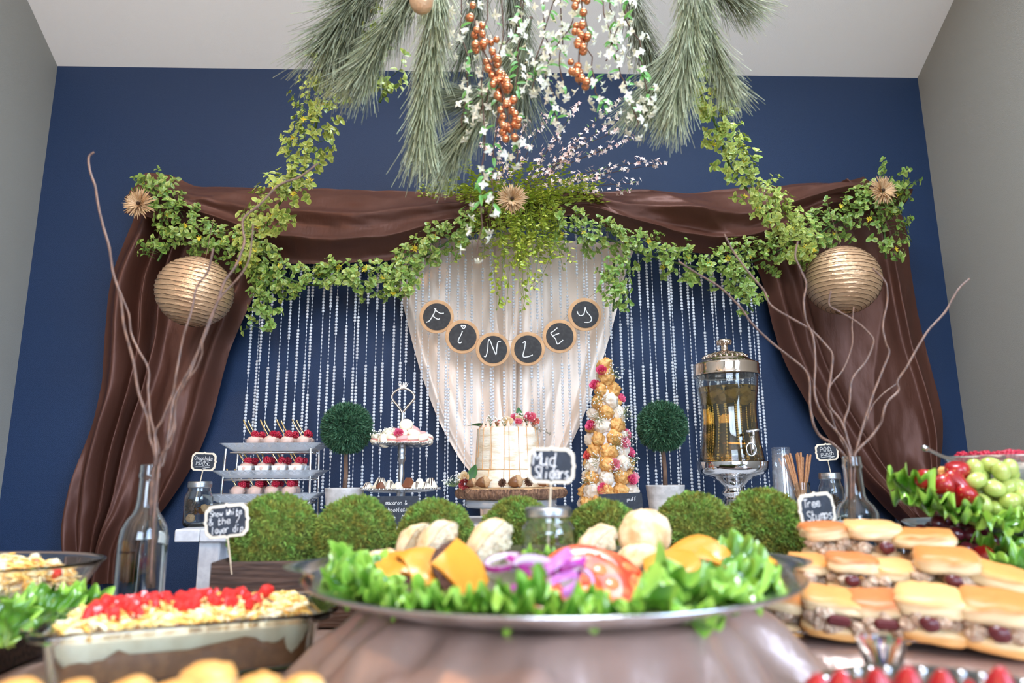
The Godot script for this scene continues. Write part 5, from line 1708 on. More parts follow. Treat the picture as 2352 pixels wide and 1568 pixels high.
func dispenser() -> void:
	var t := thing("drink_dispenser", "tall glass drink dispenser of amber punch with silver lid, spigot and pedestal", "drink dispenser", V(0.745, TOP, -2.08))
	var y := func(a: Array) -> Array: # heights above the floor to heights above the table
		var o := P2(a)
		for i in o.size():
			o[i].y -= TOP
		return o
	var b := MB.new()
	b.lathe(y.call([0, 0.871, 0.078, 0.871, 0.080, 0.875, 0.079, 0.884, 0.070, 0.895, 0.066, 0.900, 0.046, 0.914, 0.040, 0.922, 0.031, 0.928, 0.029, 0.934, 0.036, 0.940, 0.036, 0.946, 0.029, 0.952, 0.030, 0.964, 0.040, 0.973, 0.044, 0.978, 0.058, 0.986, 0.064, 0.990, 0.080, 0.994, 0.094, 1.000, 0.101, 1.008, 0.104, 1.018, 0.105, 1.034, 0.102, 1.037, 0.096, 1.030, 0.03, 1.004, 0, 1.004]), 64)
	var base := part("pedestal", b.mesh(), M.chrome, t)
	b = MB.new()
	for i in 16: # lobes round the foot
		var a := TAU * i / 16
		ball(b, V(cos(a) * 0.062, 0.024, sin(a) * 0.062), V(0.0125, 0.012, 0.0125), 8, 6)
	part("foot_lobes", b.mesh(), M.chrome, base)
	b = MB.new()
	b.lathe(y.call([0, 1.020, 0.088, 1.020, 0.0955, 1.028, 0.096, 1.040, 0.091, 1.070, 0.086, 1.105, 0.0825, 1.140, 0.0815, 1.165, 0.083, 1.200, 0.087, 1.235, 0.0915, 1.262, 0.0935, 1.285, 0.0935, 1.305, 0.0905, 1.305, 0.0905, 1.285, 0.0885, 1.262, 0.084, 1.235, 0.080, 1.200, 0.0785, 1.165, 0.0795, 1.140, 0.083, 1.105, 0.088, 1.070, 0.0925, 1.040, 0.086, 1.030, 0, 1.026]), 64)
	part("glass_body", b.mesh(), M.clear_glass, t)
	b = MB.new()
	b.lathe(y.call([0, 1.0275, 0.085, 1.0315, 0.0915, 1.041, 0.087, 1.070, 0.082, 1.105, 0.0785, 1.140, 0.0775, 1.165, 0.079, 1.200, 0.083, 1.235, 0.0868, 1.258, 0.0868, 1.262, 0, 1.262]), 64)
	part("punch", b.mesh(), M.punch, t)
	for i in 26: # ice at the top
		b = MB.new()
		b.box(Vector3.ZERO, V(rf(0.02, 0.03), rf(0.018, 0.026), rf(0.02, 0.028)), 0.005)
		var a := TAU * i / 26 * 3
		var r := rf(0.02, 0.066)
		part("ice_cube", b.mesh(), M.ice, t, Transform3D(rand_basis(), V(cos(a) * r, rf(1.215, 1.262) - TOP, sin(a) * r)))
	b = MB.new()
	b.lathe(y.call([0.0, 1.306, 0.094, 1.3055, 0.0985, 1.296, 0.1, 1.298, 0.1005, 1.302, 0.0985, 1.306, 0.0985, 1.328, 0.1, 1.331, 0.0975, 1.335, 0.086, 1.340, 0.08, 1.341, 0.0775, 1.345, 0.072, 1.350, 0.06, 1.358, 0.046, 1.3645, 0.033, 1.369, 0.024, 1.371, 0.022, 1.375, 0.014, 1.377, 0.0105, 1.383, 0.0125, 1.386, 0.0095, 1.390, 0.012, 1.394, 0.021, 1.399, 0.0245, 1.405, 0.0235, 1.410, 0.0195, 1.412, 0.0155, 1.411, 0.010, 1.416, 0, 1.418]), 64)
	var lid := part("lid", b.mesh(), M.warm_silver, t)
	b = MB.new()
	for i in 24: # gadroons on the dome
		var a := TAU * i / 24
		var d := V(cos(a), 0, sin(a))
		b.tube([d * 0.068 + V(0, 1.3535 - TOP, 0), d * 0.055 + V(0, 1.362 - TOP, 0), d * 0.036 + V(0, 1.369 - TOP, 0)], [0.0052, 0.0046, 0.0028], 6)
	for i in 10:
		var a := TAU * i / 10
		ball(b, V(cos(a) * 0.0195, 1.404 - TOP, sin(a) * 0.0195), V(0.0052, 0.008, 0.0052), 8, 6)
	part("gadroons", b.mesh(), M.warm_silver, lid)
	b = MB.new()
	var sx := 0.022
	b.tube([V(sx, 1.085 - TOP, 0.078), V(sx, 1.085 - TOP, 0.118)], [0.008], 12)
	b.tube([V(sx, 1.105 - TOP, 0.115), V(sx, 1.09 - TOP, 0.116), V(sx - 0.001, 1.072 - TOP, 0.118), V(sx - 0.002, 1.055 - TOP, 0.12)], [0.0085, 0.010, 0.009, 0.0065], 12)
	var sp := part("spigot", b.mesh(), M.chrome, t)
	b = MB.new()
	b.tube([V(sx + 0.004, 1.105 - TOP, 0.116), V(sx + 0.004, 1.118 - TOP, 0.116)], [0.005], 10)
	b.tube([V(sx - 0.016, 1.119 - TOP, 0.117), V(sx + 0.02, 1.124 - TOP, 0.117)], [0.0042], 10)
	var ring := []
	for i in 25:
		ring.append(V(sx - 0.010 + cos(TAU * i / 24) * 0.014, 1.068 - TOP + sin(TAU * i / 24) * 0.018, 0.128))
	b.tube(ring, [0.0022], 8, false)
	part("spigot_handle", b.mesh(), M.chrome, sp)


# ---------------------------------------------------------------- chalk writing and signs
const GLYPHS := {
	"a": "36 16 04 13 12 32,36 32 43", "c": "35 26 15 04 12 22 43", "d": "36 16 04 12 32,39 32 42", "e": "04 34 36 16 04 12 32 43", "f": "38 29 18 12,05 35", "g": "36 16 04 12 32,36 31 20 00",
	"h": "09 02,05 16 26 35 32", "i": "16 12,18 19", "k": "09 02,36 04 32", "l": "19 12 22", "m": "06 02,05 16 26 22,25 36 46 42", "n": "06 02,05 16 26 35 32", "o": "16 04 12 22 34 26 16", "p": "06 00,05 26 35 33 22 03",
	"r": "06 02,04 16 36", "s": "36 16 05 24 33 22 02", "t": "19 12 22 33,06 36", "u": "06 03 12 22 33,36 32 42", "w": "06 12 24 32 46", "y": "06 13 33,36 33 20 00", "C": "48 29 06 04 13 22 43", "D": "02 09 29 46 44 22 02", "E": "49 09 02 42,06 36",
	"M": "02 09 25 49 42", "N": "02 09 42 49", "O": "29 16 13 22 33 46 39 29", "P": "02 09 39 46 06", "S": "48 29 08 16 35 43 22 03", "T": "09 49,29 22", "W": "09 12 26 32 49", "U": "09 03 22 43 49", "7": "09 49 12", "&": "42 08 19 28 04 12 22 45", "*": "12 05 08 19 27 39 48 45 12",
}


func chalk(b: MB, text: String, centre: Vector2, h: float, r: float, z: float, wide := 1.0, slant := 0.1) -> void:
	var k := h / 7.0
	var kx := minf(k * 0.95, wide / (text.length() * 4.6))
	var x := centre.x - text.length() * 4.6 * kx / 2.0
	for i in text.length():
		var c := text[i]
		if GLYPHS.has(c):
			for s in GLYPHS[c].split(","):
				var pts := []
				for p in s.split(" "):
					var yy := (float(p[1]) - 5.5) * k
					pts.append(V(x + float(p[0]) * kx + yy * slant, centre.y + yy + sin(i * 2.1) * h * 0.04, z))
				b.tube(smooth_line(pts, 3) if pts.size() > 2 else pts, [r], 4)
		x += 4.6 * kx


func plaque(w: float, h: float) -> PackedVector2Array: # a label with scooped corners and a point on each side
	var o := PackedVector2Array()
	var q := [[0.0, 1.10], [0.10, 1.0], [0.72, 1.0], [0.80, 0.96], [0.86, 0.84], [0.97, 0.72], [1.0, 0.55], [1.0, 0.18], [1.06, 0.0]]
	for k in 4:
		for i in range(q.size() - 1):
			var p: Array = q[i] if k % 2 == 0 else q[q.size() - 1 - i]
			var sx: float = [1, 1, -1, -1][k]
			var sy: float = [1, -1, -1, 1][k]
			o.append(Vector2(sx * p[0] * w / 2, sy * p[1] * h / 2))
	return o


func sign_stick(label: String, at: Vector3, w: float, h: float, basis: Basis, stick: float, lean: float, lines: Array, th := 0.0011) -> void:
	var t := thing("chalk_sign", label, "sign", at, "", basis)
	var b := MB.new()
	b.prism(plaque(w, h), -0.0015, 0.0015, 0.0006)
	part("wooden_frame", b.mesh(), M.cream_wood, t)
	b = MB.new()
	b.prism(plaque(w * 0.86, h * 0.82), 0.001, 0.0021, 0.0003)
	part("chalkboard", b.mesh(), M.slate_blue, t)
	b = MB.new()
	for l in lines:
		chalk(b, l[0], Vector2(l[1], l[2]), l[3], th, 0.0024, w * 0.74)
		if l.size() > 4:
			b.tube([V(-w * 0.3, l[4], 0.0024), V(0, l[4] + 0.001, 0.0024), V(w * 0.3, l[4], 0.0024)], [th], 4)
			b.tube([V(w * 0.3, l[4], 0.0024), V(0, l[4] - 0.003, 0.0024), V(w * 0.12, l[4] - 0.0045, 0.0024)], [th], 4)
	part("chalk_writing", b.mesh(), M.chalk, t)
	b = MB.new()
	b.tube([V(0, -h * 0.45, -0.002), V(lean, -h * 0.5 - stick, -0.002)], [0.0015], 6)
	part("stick", b.mesh(), M.pale_wood, t)


func jar(label: String, at: Vector3, r: float, h: float, lid := true) -> void:
	var t := thing("glass_jar", label, "jar", at)
	var b := MB.new()
	var w := 0.0022
	b.lathe(P2([0, 0.0, r * 0.8, 0.0, r * 0.96, 0.004, r, 0.012, r, h * 0.62, r * 0.96, h * 0.70, r * 0.84, h * 0.77, r * 0.80, h * 0.80, r * 0.80, h * 0.985, r * 0.80 - w, h * 0.985, r * 0.80 - w, h * 0.80, r * 0.84 - w, h * 0.765, r * 0.96 - w, h * 0.69, r - w, h * 0.615, r - w, 0.013, r * 0.9, 0.006, 0, 0.005]), 40)
	part("glass", b.mesh(), M.clear_glass, t)
	if not lid:
		return
	b = MB.new()
	var y := h * 0.86
	var q := r * 0.80 + 0.0015
	b.lathe(P2([q - 0.001, y, q + 0.001, y + 0.001, q, y + 0.003, q + 0.0012, y + 0.005, q, y + 0.007, q + 0.0012, y + 0.009, q + 0.0002, y + 0.011, q, h - 0.001, q - 0.002, h + 0.001, q - 0.006, h + 0.001, q - 0.007, h, 0.003, h, 0.003, h - 0.001, q - 0.003, h - 0.001]), 48)
	part("metal_lid", b.mesh(), M.dull_metal, t)


func small_things() -> void:
	jar("mason jar of acorns carrying the chocolate mousse sign, at the table's end", V(-0.789, TOP, -1.95), 0.0365, 0.12)
	sign_stick("chalk sign reading Chocolate Moose on a stick in the acorn jar", V(-0.7837, 1.0439, -1.95), 0.066, 0.050, Basis.from_euler(V(0, 0.05, -0.04)), 0.10, -0.012, [["Chocolate", 0.0, 0.010, 0.0105], ["MOOSE", 0.001, -0.004, 0.0125, -0.0145]], 0.0005)
	acorn(V(-0.772, TOP + 0.045, -1.945), Basis.from_euler(V(0.4, 0, -0.9)), 0.85, "upper acorn inside the jar of the chocolate sign")
	acorn(V(-0.803, TOP + 0.022, -1.940), Basis.from_euler(V(1.2, 0.6, 0.4)), 0.75, "lower acorn inside the jar of the chocolate sign")
	single("pine_cone", M.cone, M.cone_brown, "open pine cone inside the jar of the chocolate sign", "pine cone", "", Transform3D(Basis.from_euler(V(0.4, 0, 0.3)).scaled(Vector3.ONE * 0.045), V(-0.80, TOP + 0.035, -1.955)))
	acorn(V(-0.487, TOP + 0.014, -1.90), Basis.from_euler(V(1.4, 0, -0.4)), 0.6, "tiny acorn lying on the dessert table behind the moss balls")
	# punch corner
	jar("mason jar with a pine cone carrying the punch sign, beside the straws", V(0.977, TOP, -1.95), 0.0345, 0.13)
	single("pine_cone", M.cone, M.cone_brown, "pine cone inside the jar of the punch sign", "pine cone", "", Transform3D(Basis.from_euler(V(0.2, 0, 0.2)).scaled(Vector3.ONE * 0.05), V(0.982, TOP + 0.025, -1.945)))
	sign_stick("chalk sign reading Pond Punch on a stick in the pine cone jar", V(0.9753, 1.0583, -1.95), 0.063, 0.048, Basis.from_euler(V(0, -0.1, 0.06)), 0.09, 0.006, [["POND", -0.003, 0.008, 0.012], ["punch", 0.001, -0.003, 0.012, -0.014]], 0.0005)
	jar("small open jar that holds the brown paper straws", V(0.908, TOP, -1.985), 0.03, 0.105, false)
	for i in 20:
		var a := rf(-1, 1)
		var d := rf(-1, 1)
		var b := MB.new()
		var foot := V(0.908 - a * 0.007, TOP + 0.008, -1.985 - d * 0.006)
		var tip := V(0.910 + a * 0.054, rf(1.04, 1.06) - absf(a) * 0.004, -1.985 + d * 0.026)
		b.tube([foot, tip], [0.0032], 8)
		var s := single("paper_straw", b.mesh(), M.paper_straw, "brown paper straw standing in the jar before the clear cups", "straw", "brown paper straws in the jar")
	var cb := MB.new()
	cb.lathe(P2([0.0305, 0.0, 0.0315, 0.0006, 0.0305, 0.0015, 0.0302, 0.0035, 0.0255, 0.098, 0.0245, 0.0995, 0, 0.0995]), 32)
	for i in 12:
		single("plastic_cup", cb.mesh(), M.thin_plastic, "clear plastic cup in the upside-down stack beside the dispenser, %s from the table" % ["first", "second", "third", "fourth", "fifth", "sixth", "seventh", "eighth", "ninth", "tenth", "eleventh", "twelfth"][i], "cup", "clear cups stacked upside down", Transform3D(Basis(), V(0.868, TOP + 0.001 + i * 0.0095, -2.01)))
	# slates in front of the stands
	var t := thing("menu_slate", "black slate with chalk words macaron and chocolate leaning before the macaron stand", "sign", V(-0.246, TOP, -1.885), "", Basis.from_euler(V(-0.12, 0, 0)))
	var b := MB.new()
	b.box(V(0, 0.039, 0), V(0.125, 0.078, 0.005), 0.001)
	part("slate_board", b.mesh(), M.slate_blue, t)
	b = MB.new()
	chalk(b, "macaron &", Vector2(0.004, 0.061), 0.0105, 0.0006, 0.0028, 0.10)
	chalk(b, "chocolate", Vector2(0.006, 0.043), 0.0105, 0.0006, 0.0028)
	chalk(b, "e  *", Vector2(0.012, 0.022), 0.0125, 0.0007, 0.0028)
	part("chalk_writing", b.mesh(), M.chalk, t)
	t = thing("menu_slate", "black slate with the chalk word puff leaning before the puff tower", "sign", V(0.366, TOP, -1.885), "", Basis.from_euler(V(-0.12, 0, 0.03)))
	b = MB.new()
	b.box(V(0, 0.04, 0), V(0.118, 0.08, 0.005), 0.001)
	part("slate_board", b.mesh(), M.slate_blue, t)
	b = MB.new()
	chalk(b, "puff", Vector2(0.030, 0.064), 0.0105, 0.0006, 0.0028)
	part("chalk_writing", b.mesh(), M.chalk, t)


func bottle(label: String, at: Vector3, prof: Array) -> void:
	var t := thing("glass_bottle", label, "bottle", at)
	var o := P2(prof)
	var inn := []
	for i in range(o.size() - 1, 1, -1):
		inn.append(Vector2(maxf(o[i].x - 0.0024, 0.0), o[i].y if i > 2 else o[i].y + 0.004))
	inn.append(Vector2(0, o[2].y + 0.002))
	var b := MB.new()
	b.lathe(o + inn, 48)
	part("glass", b.mesh(), M.clear_glass, t)


func willow(label: String, line: Array, r0: float, group: String) -> void:
	var pts := smooth_line(line, 5)
	pts.reverse() # from the bottle up
	var rel := []
	var rad := []
	for i in pts.size():
		var s := float(i) / pts.size()
		rel.append(pts[i] - pts[0] + V(0, 0, 0.006 * n3(V(s * 4, r0 * 999, 0), 1.0)))
		rad.append(r0 * 0.88 * (1.0 - 0.4 * s) * (1.12 if i % 11 == 5 else 1.0))
	var b := MB.new()
	b.tube(rel, rad, 8)
	single("willow_branch", b.mesh(), M.willow, label, "branch", group, Transform3D(Basis(), pts[0]))


func branches() -> void:
	var ta := 0.745
	bottle("tall clear wine bottle holding twigs, standing between the salad bowl and the mousse stand", V(-0.547, ta, -1.15), [0, 0.006, 0.02, 0.0, 0.032, 0.0, 0.0352, 0.004, 0.0355, 0.02, 0.0355, 0.160, 0.0335, 0.176, 0.027, 0.190, 0.020, 0.199, 0.0165, 0.208, 0.0148, 0.222, 0.0138, 0.250, 0.0138, 0.255, 0.0155, 0.257, 0.0155, 0.262, 0.0146, 0.265, 0.0146, 0.275, 0.0136, 0.277])
	bottle("round bellied clear bottle holding twisted willow branches, behind the roll sandwiches", V(0.697, ta, -1.30), [0, 0.006, 0.02, 0.0, 0.034, 0.0, 0.0378, 0.005, 0.0385, 0.02, 0.0385, 0.168, 0.037, 0.181, 0.031, 0.194, 0.022, 0.203, 0.018, 0.212, 0.0168, 0.228, 0.016, 0.262, 0.0178, 0.265, 0.0178, 0.270, 0.0168, 0.273, 0.0168, 0.284, 0.0158, 0.286])
	var g := "long twigs in the tall clear bottle"
	willow("longest twig in the tall bottle, hooked at its tip against the navy wall", [V(-0.7253, 1.5925, -1.2), V(-0.7335, 1.5806, -1.1972), V(-0.7256, 1.551, -1.1944), V(-0.7134, 1.5244, -1.1917), V(-0.7015, 1.4855, -1.1889), V(-0.6863, 1.4431, -1.1861), V(-0.6691, 1.4014, -1.1833), V(-0.6585, 1.3563, -1.1806), V(-0.6398, 1.3121, -1.1778), V(-0.6277, 1.2647, -1.175), V(-0.6122, 1.2259, -1.1722), V(-0.5976, 1.1876, -1.1694), V(-0.5829, 1.139, -1.1667), V(-0.5665, 1.1006, -1.1639), V(-0.5577, 1.0658, -1.1611), V(-0.5472, 1.0429, -1.1583), V(-0.5427, 1.0223, -1.1556), V(-0.5421, 0.9848, -1.1528), V(-0.53, 0.8304, -1.15)], 0.0034, g)
	willow("twig in the tall bottle that splits off the longest one halfway down", [V(-0.6365, 1.3194, -1.17), V(-0.6179, 1.2784, -1.1675), V(-0.6081, 1.2434, -1.165), V(-0.5912, 1.2165, -1.1625), V(-0.569, 1.1787, -1.16), V(-0.5651, 1.1415, -1.1575), V(-0.5585, 1.1063, -1.155), V(-0.5474, 1.0746, -1.1525), V(-0.5349, 1.0425, -1.15), V(-0.538, 1.0124, -1.1475), V(-0.5246, 0.8344, -1.145)], 0.003, g)
	willow("twig in the tall bottle that crosses the garland to its yellow flowers", [V(-0.3202, 1.5834, -1.22), V(-0.3506, 1.5559, -1.2164), V(-0.389, 1.5364, -1.2128), V(-0.4178, 1.5001, -1.2092), V(-0.4463, 1.4686, -1.2056), V(-0.4448, 1.442, -1.2019), V(-0.4395, 1.4158, -1.1983), V(-0.4516, 1.3735, -1.1947), V(-0.4674, 1.344, -1.1911), V(-0.4748, 1.307, -1.1875), V(-0.482, 1.2707, -1.1839), V(-0.4953, 1.2197, -1.1803), V(-0.5058, 1.1848, -1.1767), V(-0.5181, 1.1581, -1.1731), V(-0.5285, 1.128, -1.1694), V(-0.5299, 1.0803, -1.1658), V(-0.5334, 1.0252, -1.1622), V(-0.5377, 0.9985, -1.1586), V(-0.5276, 0.8296, -1.155)], 0.0034, g)
	willow("twig in the tall bottle with its tip beside the lantern's rim and the garland", [V(-0.4084, 1.4351, -1.15), V(-0.4105, 1.3753, -1.15), V(-0.426, 1.34, -1.15), V(-0.4437, 1.3189, -1.15), V(-0.4582, 1.2958, -1.15), V(-0.4727, 1.2554, -1.15), V(-0.4876, 1.2051, -1.15), V(-0.5, 1.1623, -1.15), V(-0.515, 1.1295, -1.15), V(-0.516, 1.0828, -1.15), V(-0.5263, 1.0404, -1.15), V(-0.5344, 1.0055, -1.15), V(-0.5353, 0.837, -1.15)], 0.0026, g)
	willow("twig in the tall bottle passing straight in front of the lantern", [V(-0.4618, 1.3806, -1.12), V(-0.4698, 1.3429, -1.1218), V(-0.4869, 1.313, -1.1236), V(-0.4912, 1.2685, -1.1255), V(-0.5033, 1.2171, -1.1273), V(-0.5075, 1.1738, -1.1291), V(-0.5134, 1.1345, -1.1309), V(-0.5266, 1.0929, -1.1327), V(-0.5372, 1.0706, -1.1345), V(-0.5299, 1.0261, -1.1364), V(-0.5351, 0.9986, -1.1382), V(-0.5287, 0.8319, -1.14)], 0.003, g)
	willow("short twig in the tall bottle bending out below the lantern", [V(-0.459, 1.2154, -1.1), V(-0.4602, 1.1947, -1.1038), V(-0.4702, 1.1704, -1.1075), V(-0.486, 1.1497, -1.1113), V(-0.5005, 1.115, -1.115), V(-0.5003, 1.077, -1.1187), V(-0.5077, 1.0483, -1.1225), V(-0.5217, 1.0176, -1.1262), V(-0.5207, 0.8398, -1.13)], 0.0026, g)
	g = "twisted willow branches in the round bellied bottle"
	willow("willow branch that bows out widest over the bead curtain", [V(0.4021, 1.4378, -1.36), V(0.4389, 1.4111, -1.356), V(0.4851, 1.379, -1.352), V(0.5226, 1.3362, -1.348), V(0.5403, 1.3032, -1.344), V(0.5743, 1.2633, -1.34), V(0.6094, 1.233, -1.336), V(0.6387, 1.203, -1.332), V(0.6424, 1.1769, -1.328), V(0.6364, 1.1323, -1.324), V(0.637, 1.0943, -1.32), V(0.6491, 1.0695, -1.316), V(0.669, 1.0558, -1.312), V(0.6886, 1.0331, -1.308), V(0.6925, 1.0083, -1.304), V(0.6802, 0.896, -1.3)], 0.0034, g)
	willow("willow branch with its tip on the swag, crossing the brown curtain's edge", [V(0.4922, 1.4869, -1.33), V(0.5113, 1.4448, -1.328), V(0.5366, 1.4042, -1.326), V(0.5636, 1.3668, -1.324), V(0.5745, 1.3343, -1.322), V(0.6115, 1.3068, -1.32), V(0.6503, 1.2839, -1.318), V(0.6781, 1.2505, -1.316), V(0.6866, 1.2299, -1.314), V(0.6792, 1.1929, -1.312), V(0.6673, 1.1529, -1.31), V(0.6696, 1.1254, -1.308), V(0.6874, 1.0981, -1.306), V(0.6951, 1.0661, -1.304), V(0.6974, 1.0246, -1.302), V(0.6852, 0.8959, -1.3)], 0.0034, g)
	willow("willow branch with its tip in the garland beside the lantern", [V(0.6217, 1.4539, -1.28), V(0.6149, 1.424, -1.2807), V(0.6228, 1.3999, -1.2814), V(0.6325, 1.3687, -1.2821), V(0.6244, 1.3334, -1.2829), V(0.625, 1.2983, -1.2836), V(0.6377, 1.2636, -1.2843), V(0.6374, 1.212, -1.285), V(0.63, 1.1662, -1.2857), V(0.6319, 1.1285, -1.2864), V(0.6481, 1.0993, -1.2871), V(0.6681, 1.0761, -1.2879), V(0.6824, 1.0546, -1.2886), V(0.6884, 1.0203, -1.2893), V(0.6775, 0.8967, -1.29)], 0.0034, g)
	willow("willow branch curling in front of the lantern's lower half", [V(0.6896, 1.3577, -1.3), V(0.6862, 1.3291, -1.3008), V(0.7057, 1.3159, -1.3015), V(0.7392, 1.2938, -1.3023), V(0.7645, 1.263, -1.3031), V(0.7625, 1.2411, -1.3038), V(0.7467, 1.2133, -1.3046), V(0.7184, 1.1823, -1.3054), V(0.7096, 1.1523, -1.3062), V(0.7043, 1.1226, -1.3069), V(0.6931, 1.094, -1.3077), V(0.6983, 1.058, -1.3085), V(0.7034, 1.0206, -1.3092), V(0.6938, 0.8951, -1.31)], 0.0032, g)
	willow("willow branch starting under the lantern and running straight down", [V(0.7605, 1.337, -1.35), V(0.752, 1.2992, -1.3467), V(0.7453, 1.253, -1.3433), V(0.7185, 1.2031, -1.34), V(0.6937, 1.1779, -1.3367), V(0.6808, 1.1539, -1.3333), V(0.6831, 1.106, -1.33), V(0.6928, 1.0631, -1.3267), V(0.704, 1.0209, -1.3233), V(0.6941, 0.8943, -1.32)], 0.0026, g)
	willow("willow branch with its tip at the lantern's edge towards the grey wall", [V(0.7692, 1.3981, -1.28), V(0.7939, 1.3735, -1.2817), V(0.7947, 1.3337, -1.2833), V(0.7796, 1.2855, -1.285), V(0.7801, 1.2509, -1.2867), V(0.7875, 1.2313, -1.2883), V(0.7702, 1.1937, -1.29), V(0.7458, 1.1454, -1.2917), V(0.732, 1.1128, -1.2933), V(0.7178, 1.0762, -1.295), V(0.7068, 1.045, -1.2967), V(0.7009, 1.0204, -1.2983), V(0.6885, 0.8959, -1.3)], 0.0032, g)
	willow("longest willow branch, its pale tip before the grey wall", [V(0.9406, 1.3691, -1.25), V(0.9158, 1.3453, -1.2529), V(0.8868, 1.3024, -1.2557), V(0.8494, 1.2651, -1.2586), V(0.815, 1.2162, -1.2614), V(0.7993, 1.1914, -1.2643), V(0.7857, 1.17, -1.2671), V(0.7862, 1.1528, -1.27), V(0.7634, 1.1323, -1.2729), V(0.7525, 1.1111, -1.2757), V(0.7484, 1.0907, -1.2786), V(0.7277, 1.0647, -1.2814), V(0.7031, 1.0412, -1.2843), V(0.6947, 1.0186, -1.2871), V(0.6816, 0.8967, -1.29)], 0.0034, g)
	willow("thin willow branch lying close beside the longest one", [V(0.803, 1.171, -1.3), V(0.7691, 1.1466, -1.3033), V(0.748, 1.1198, -1.3067), V(0.7365, 1.0931, -1.31), V(0.7202, 1.053, -1.3133), V(0.7089, 1.0191, -1.3167), V(0.689, 0.8944, -1.32)], 0.0024, g)


# ---------------------------------------------------------------- planter with moss balls
func planter() -> void:
	var t := thing("wooden_planter", "long dark stained wooden box planter that holds the moss balls", "planter", V(0.048, 0.748, -1.335), "", rotY(0.0))
	var b := MB.new()
	for s in [[0.0, 0.085], [0.0, -0.085]]:
		b = MB.new()
		b.box(V(0, 0.0545, s[1]), V(1.045, 0.109, 0.015), 0.002)
		part("board", b.mesh(), M.planter_wood, t)
	for s in [-1, 1]:
		b = MB.new()
		b.box(V(s * 0.515, 0.0545, 0), V(0.015, 0.109, 0.154), 0.002)
		part("board", b.mesh(), M.planter_wood, t)
	b = MB.new()
	b.box(V(0, 0.03, 0), V(1.01, 0.058, 0.152), 0.002)
	part("filling", b.mesh(), M.moss_core, t)
	b = MB.new()
	for i in 3:
		var a := TAU * i / 3
		b.leaf(Vector3.ZERO, V(cos(a) * 0.6, 1, sin(a) * 0.6).normalized(), V(cos(a), 0.2, sin(a)), 1.0, 0.22, 0.4, Color.WHITE * 0.75, Color.WHITE, 3)
	var tuft := b.mesh()
	var spots := [[-0.394, 0.889, 0.079], [-0.2465, 0.888, 0.073], [-0.096, 0.883, 0.071], [0.060, 0.885, 0.071], [0.2215, 0.880, 0.070], [0.3965, 0.889, 0.0745], [0.5455 - 0.012, 0.893, 0.075]]
	var says := ["moss ball at the planter's end by the bottle, behind the dip sign", "moss ball in front of the stone pot and the macaron slate", "moss ball behind the buns, below the macaron stand's edge", "moss ball half hidden behind the jar on the platter", "moss ball in front of the puff slate", "moss ball in front of the second topiary's stone pot", "moss ball at the planter's end by the sandwiches"]
	for k in 7:
		var r: float = spots[k][2]
		var o := thing("moss_ball", says[k], "moss ball", V(spots[k][0], spots[k][1], -1.335), "moss balls in the planter", rand_basis())
		b = MB.new()
		ball(b, Vector3.ZERO, Vector3.ONE * r * 0.97, 40, 26, 0.10, 2.6, V(k * 9, 0, 0))
		part("moss_core", b.mesh(), M.moss_core, o)
		var xfs := []
		var tints := []
		for i in 5200:
			var z := rf(-1, 1)
			var a := rf(0, TAU)
			var d := V(sqrt(1 - z * z) * cos(a), z, sqrt(1 - z * z) * sin(a))
			var h := 0.97 * (1.0 + 0.10 * n3(d + V(k * 9, 0, 0), 2.6))
			var dd := (d + V(rf(-1, 1), rf(-1, 1), rf(-1, 1)) * 0.9).normalized()
			xfs.append(Transform3D(facing(dd, rf(0, TAU)).scaled(Vector3.ONE * rf(0.006, 0.011)), d * r * h * 0.985))
			var q := clampf(0.5 + 0.9 * n3(d * 2.2 + V(0, k * 5, 0), 1.0) + rf(-0.25, 0.25), 0, 1)
			var c := rgb(142, 132, 48).lerp(rgb(132, 178, 78), q).srgb_to_linear() * rf(0.65, 1.35)
			tints.append(Color(c.r, c.g, c.b))
		scatter("moss_fibres", tuft, M.moss, xfs, o, tints)
	sign_stick("three line chalk sign for the 7 layer dip, stuck in the planter's corner", V(-0.451, 0.9263, -1.24), 0.072, 0.056, Basis.from_euler(V(0, 0.12, 0.09)), 0.062, 0.006, [["Snow White", 0.0, 0.0145, 0.0100], ["& the 7", -0.003, 0.001, 0.0115], ["layer dip", 0.002, -0.0135, 0.0115]], 0.0006)


# ---------------------------------------------------------------- the buffet table in front
const BUF := 0.745
const PLAT := Vector3(0.076, 0.866, -0.86)
const DISH := Vector3(-0.367, 0.774, -0.916)
const TRAY := Vector3(0.583, 0.797, -0.942)


func riser(d: float, r0: float, r1: float) -> float:
	return 1.0 - smoothstep(r0, r1, d)


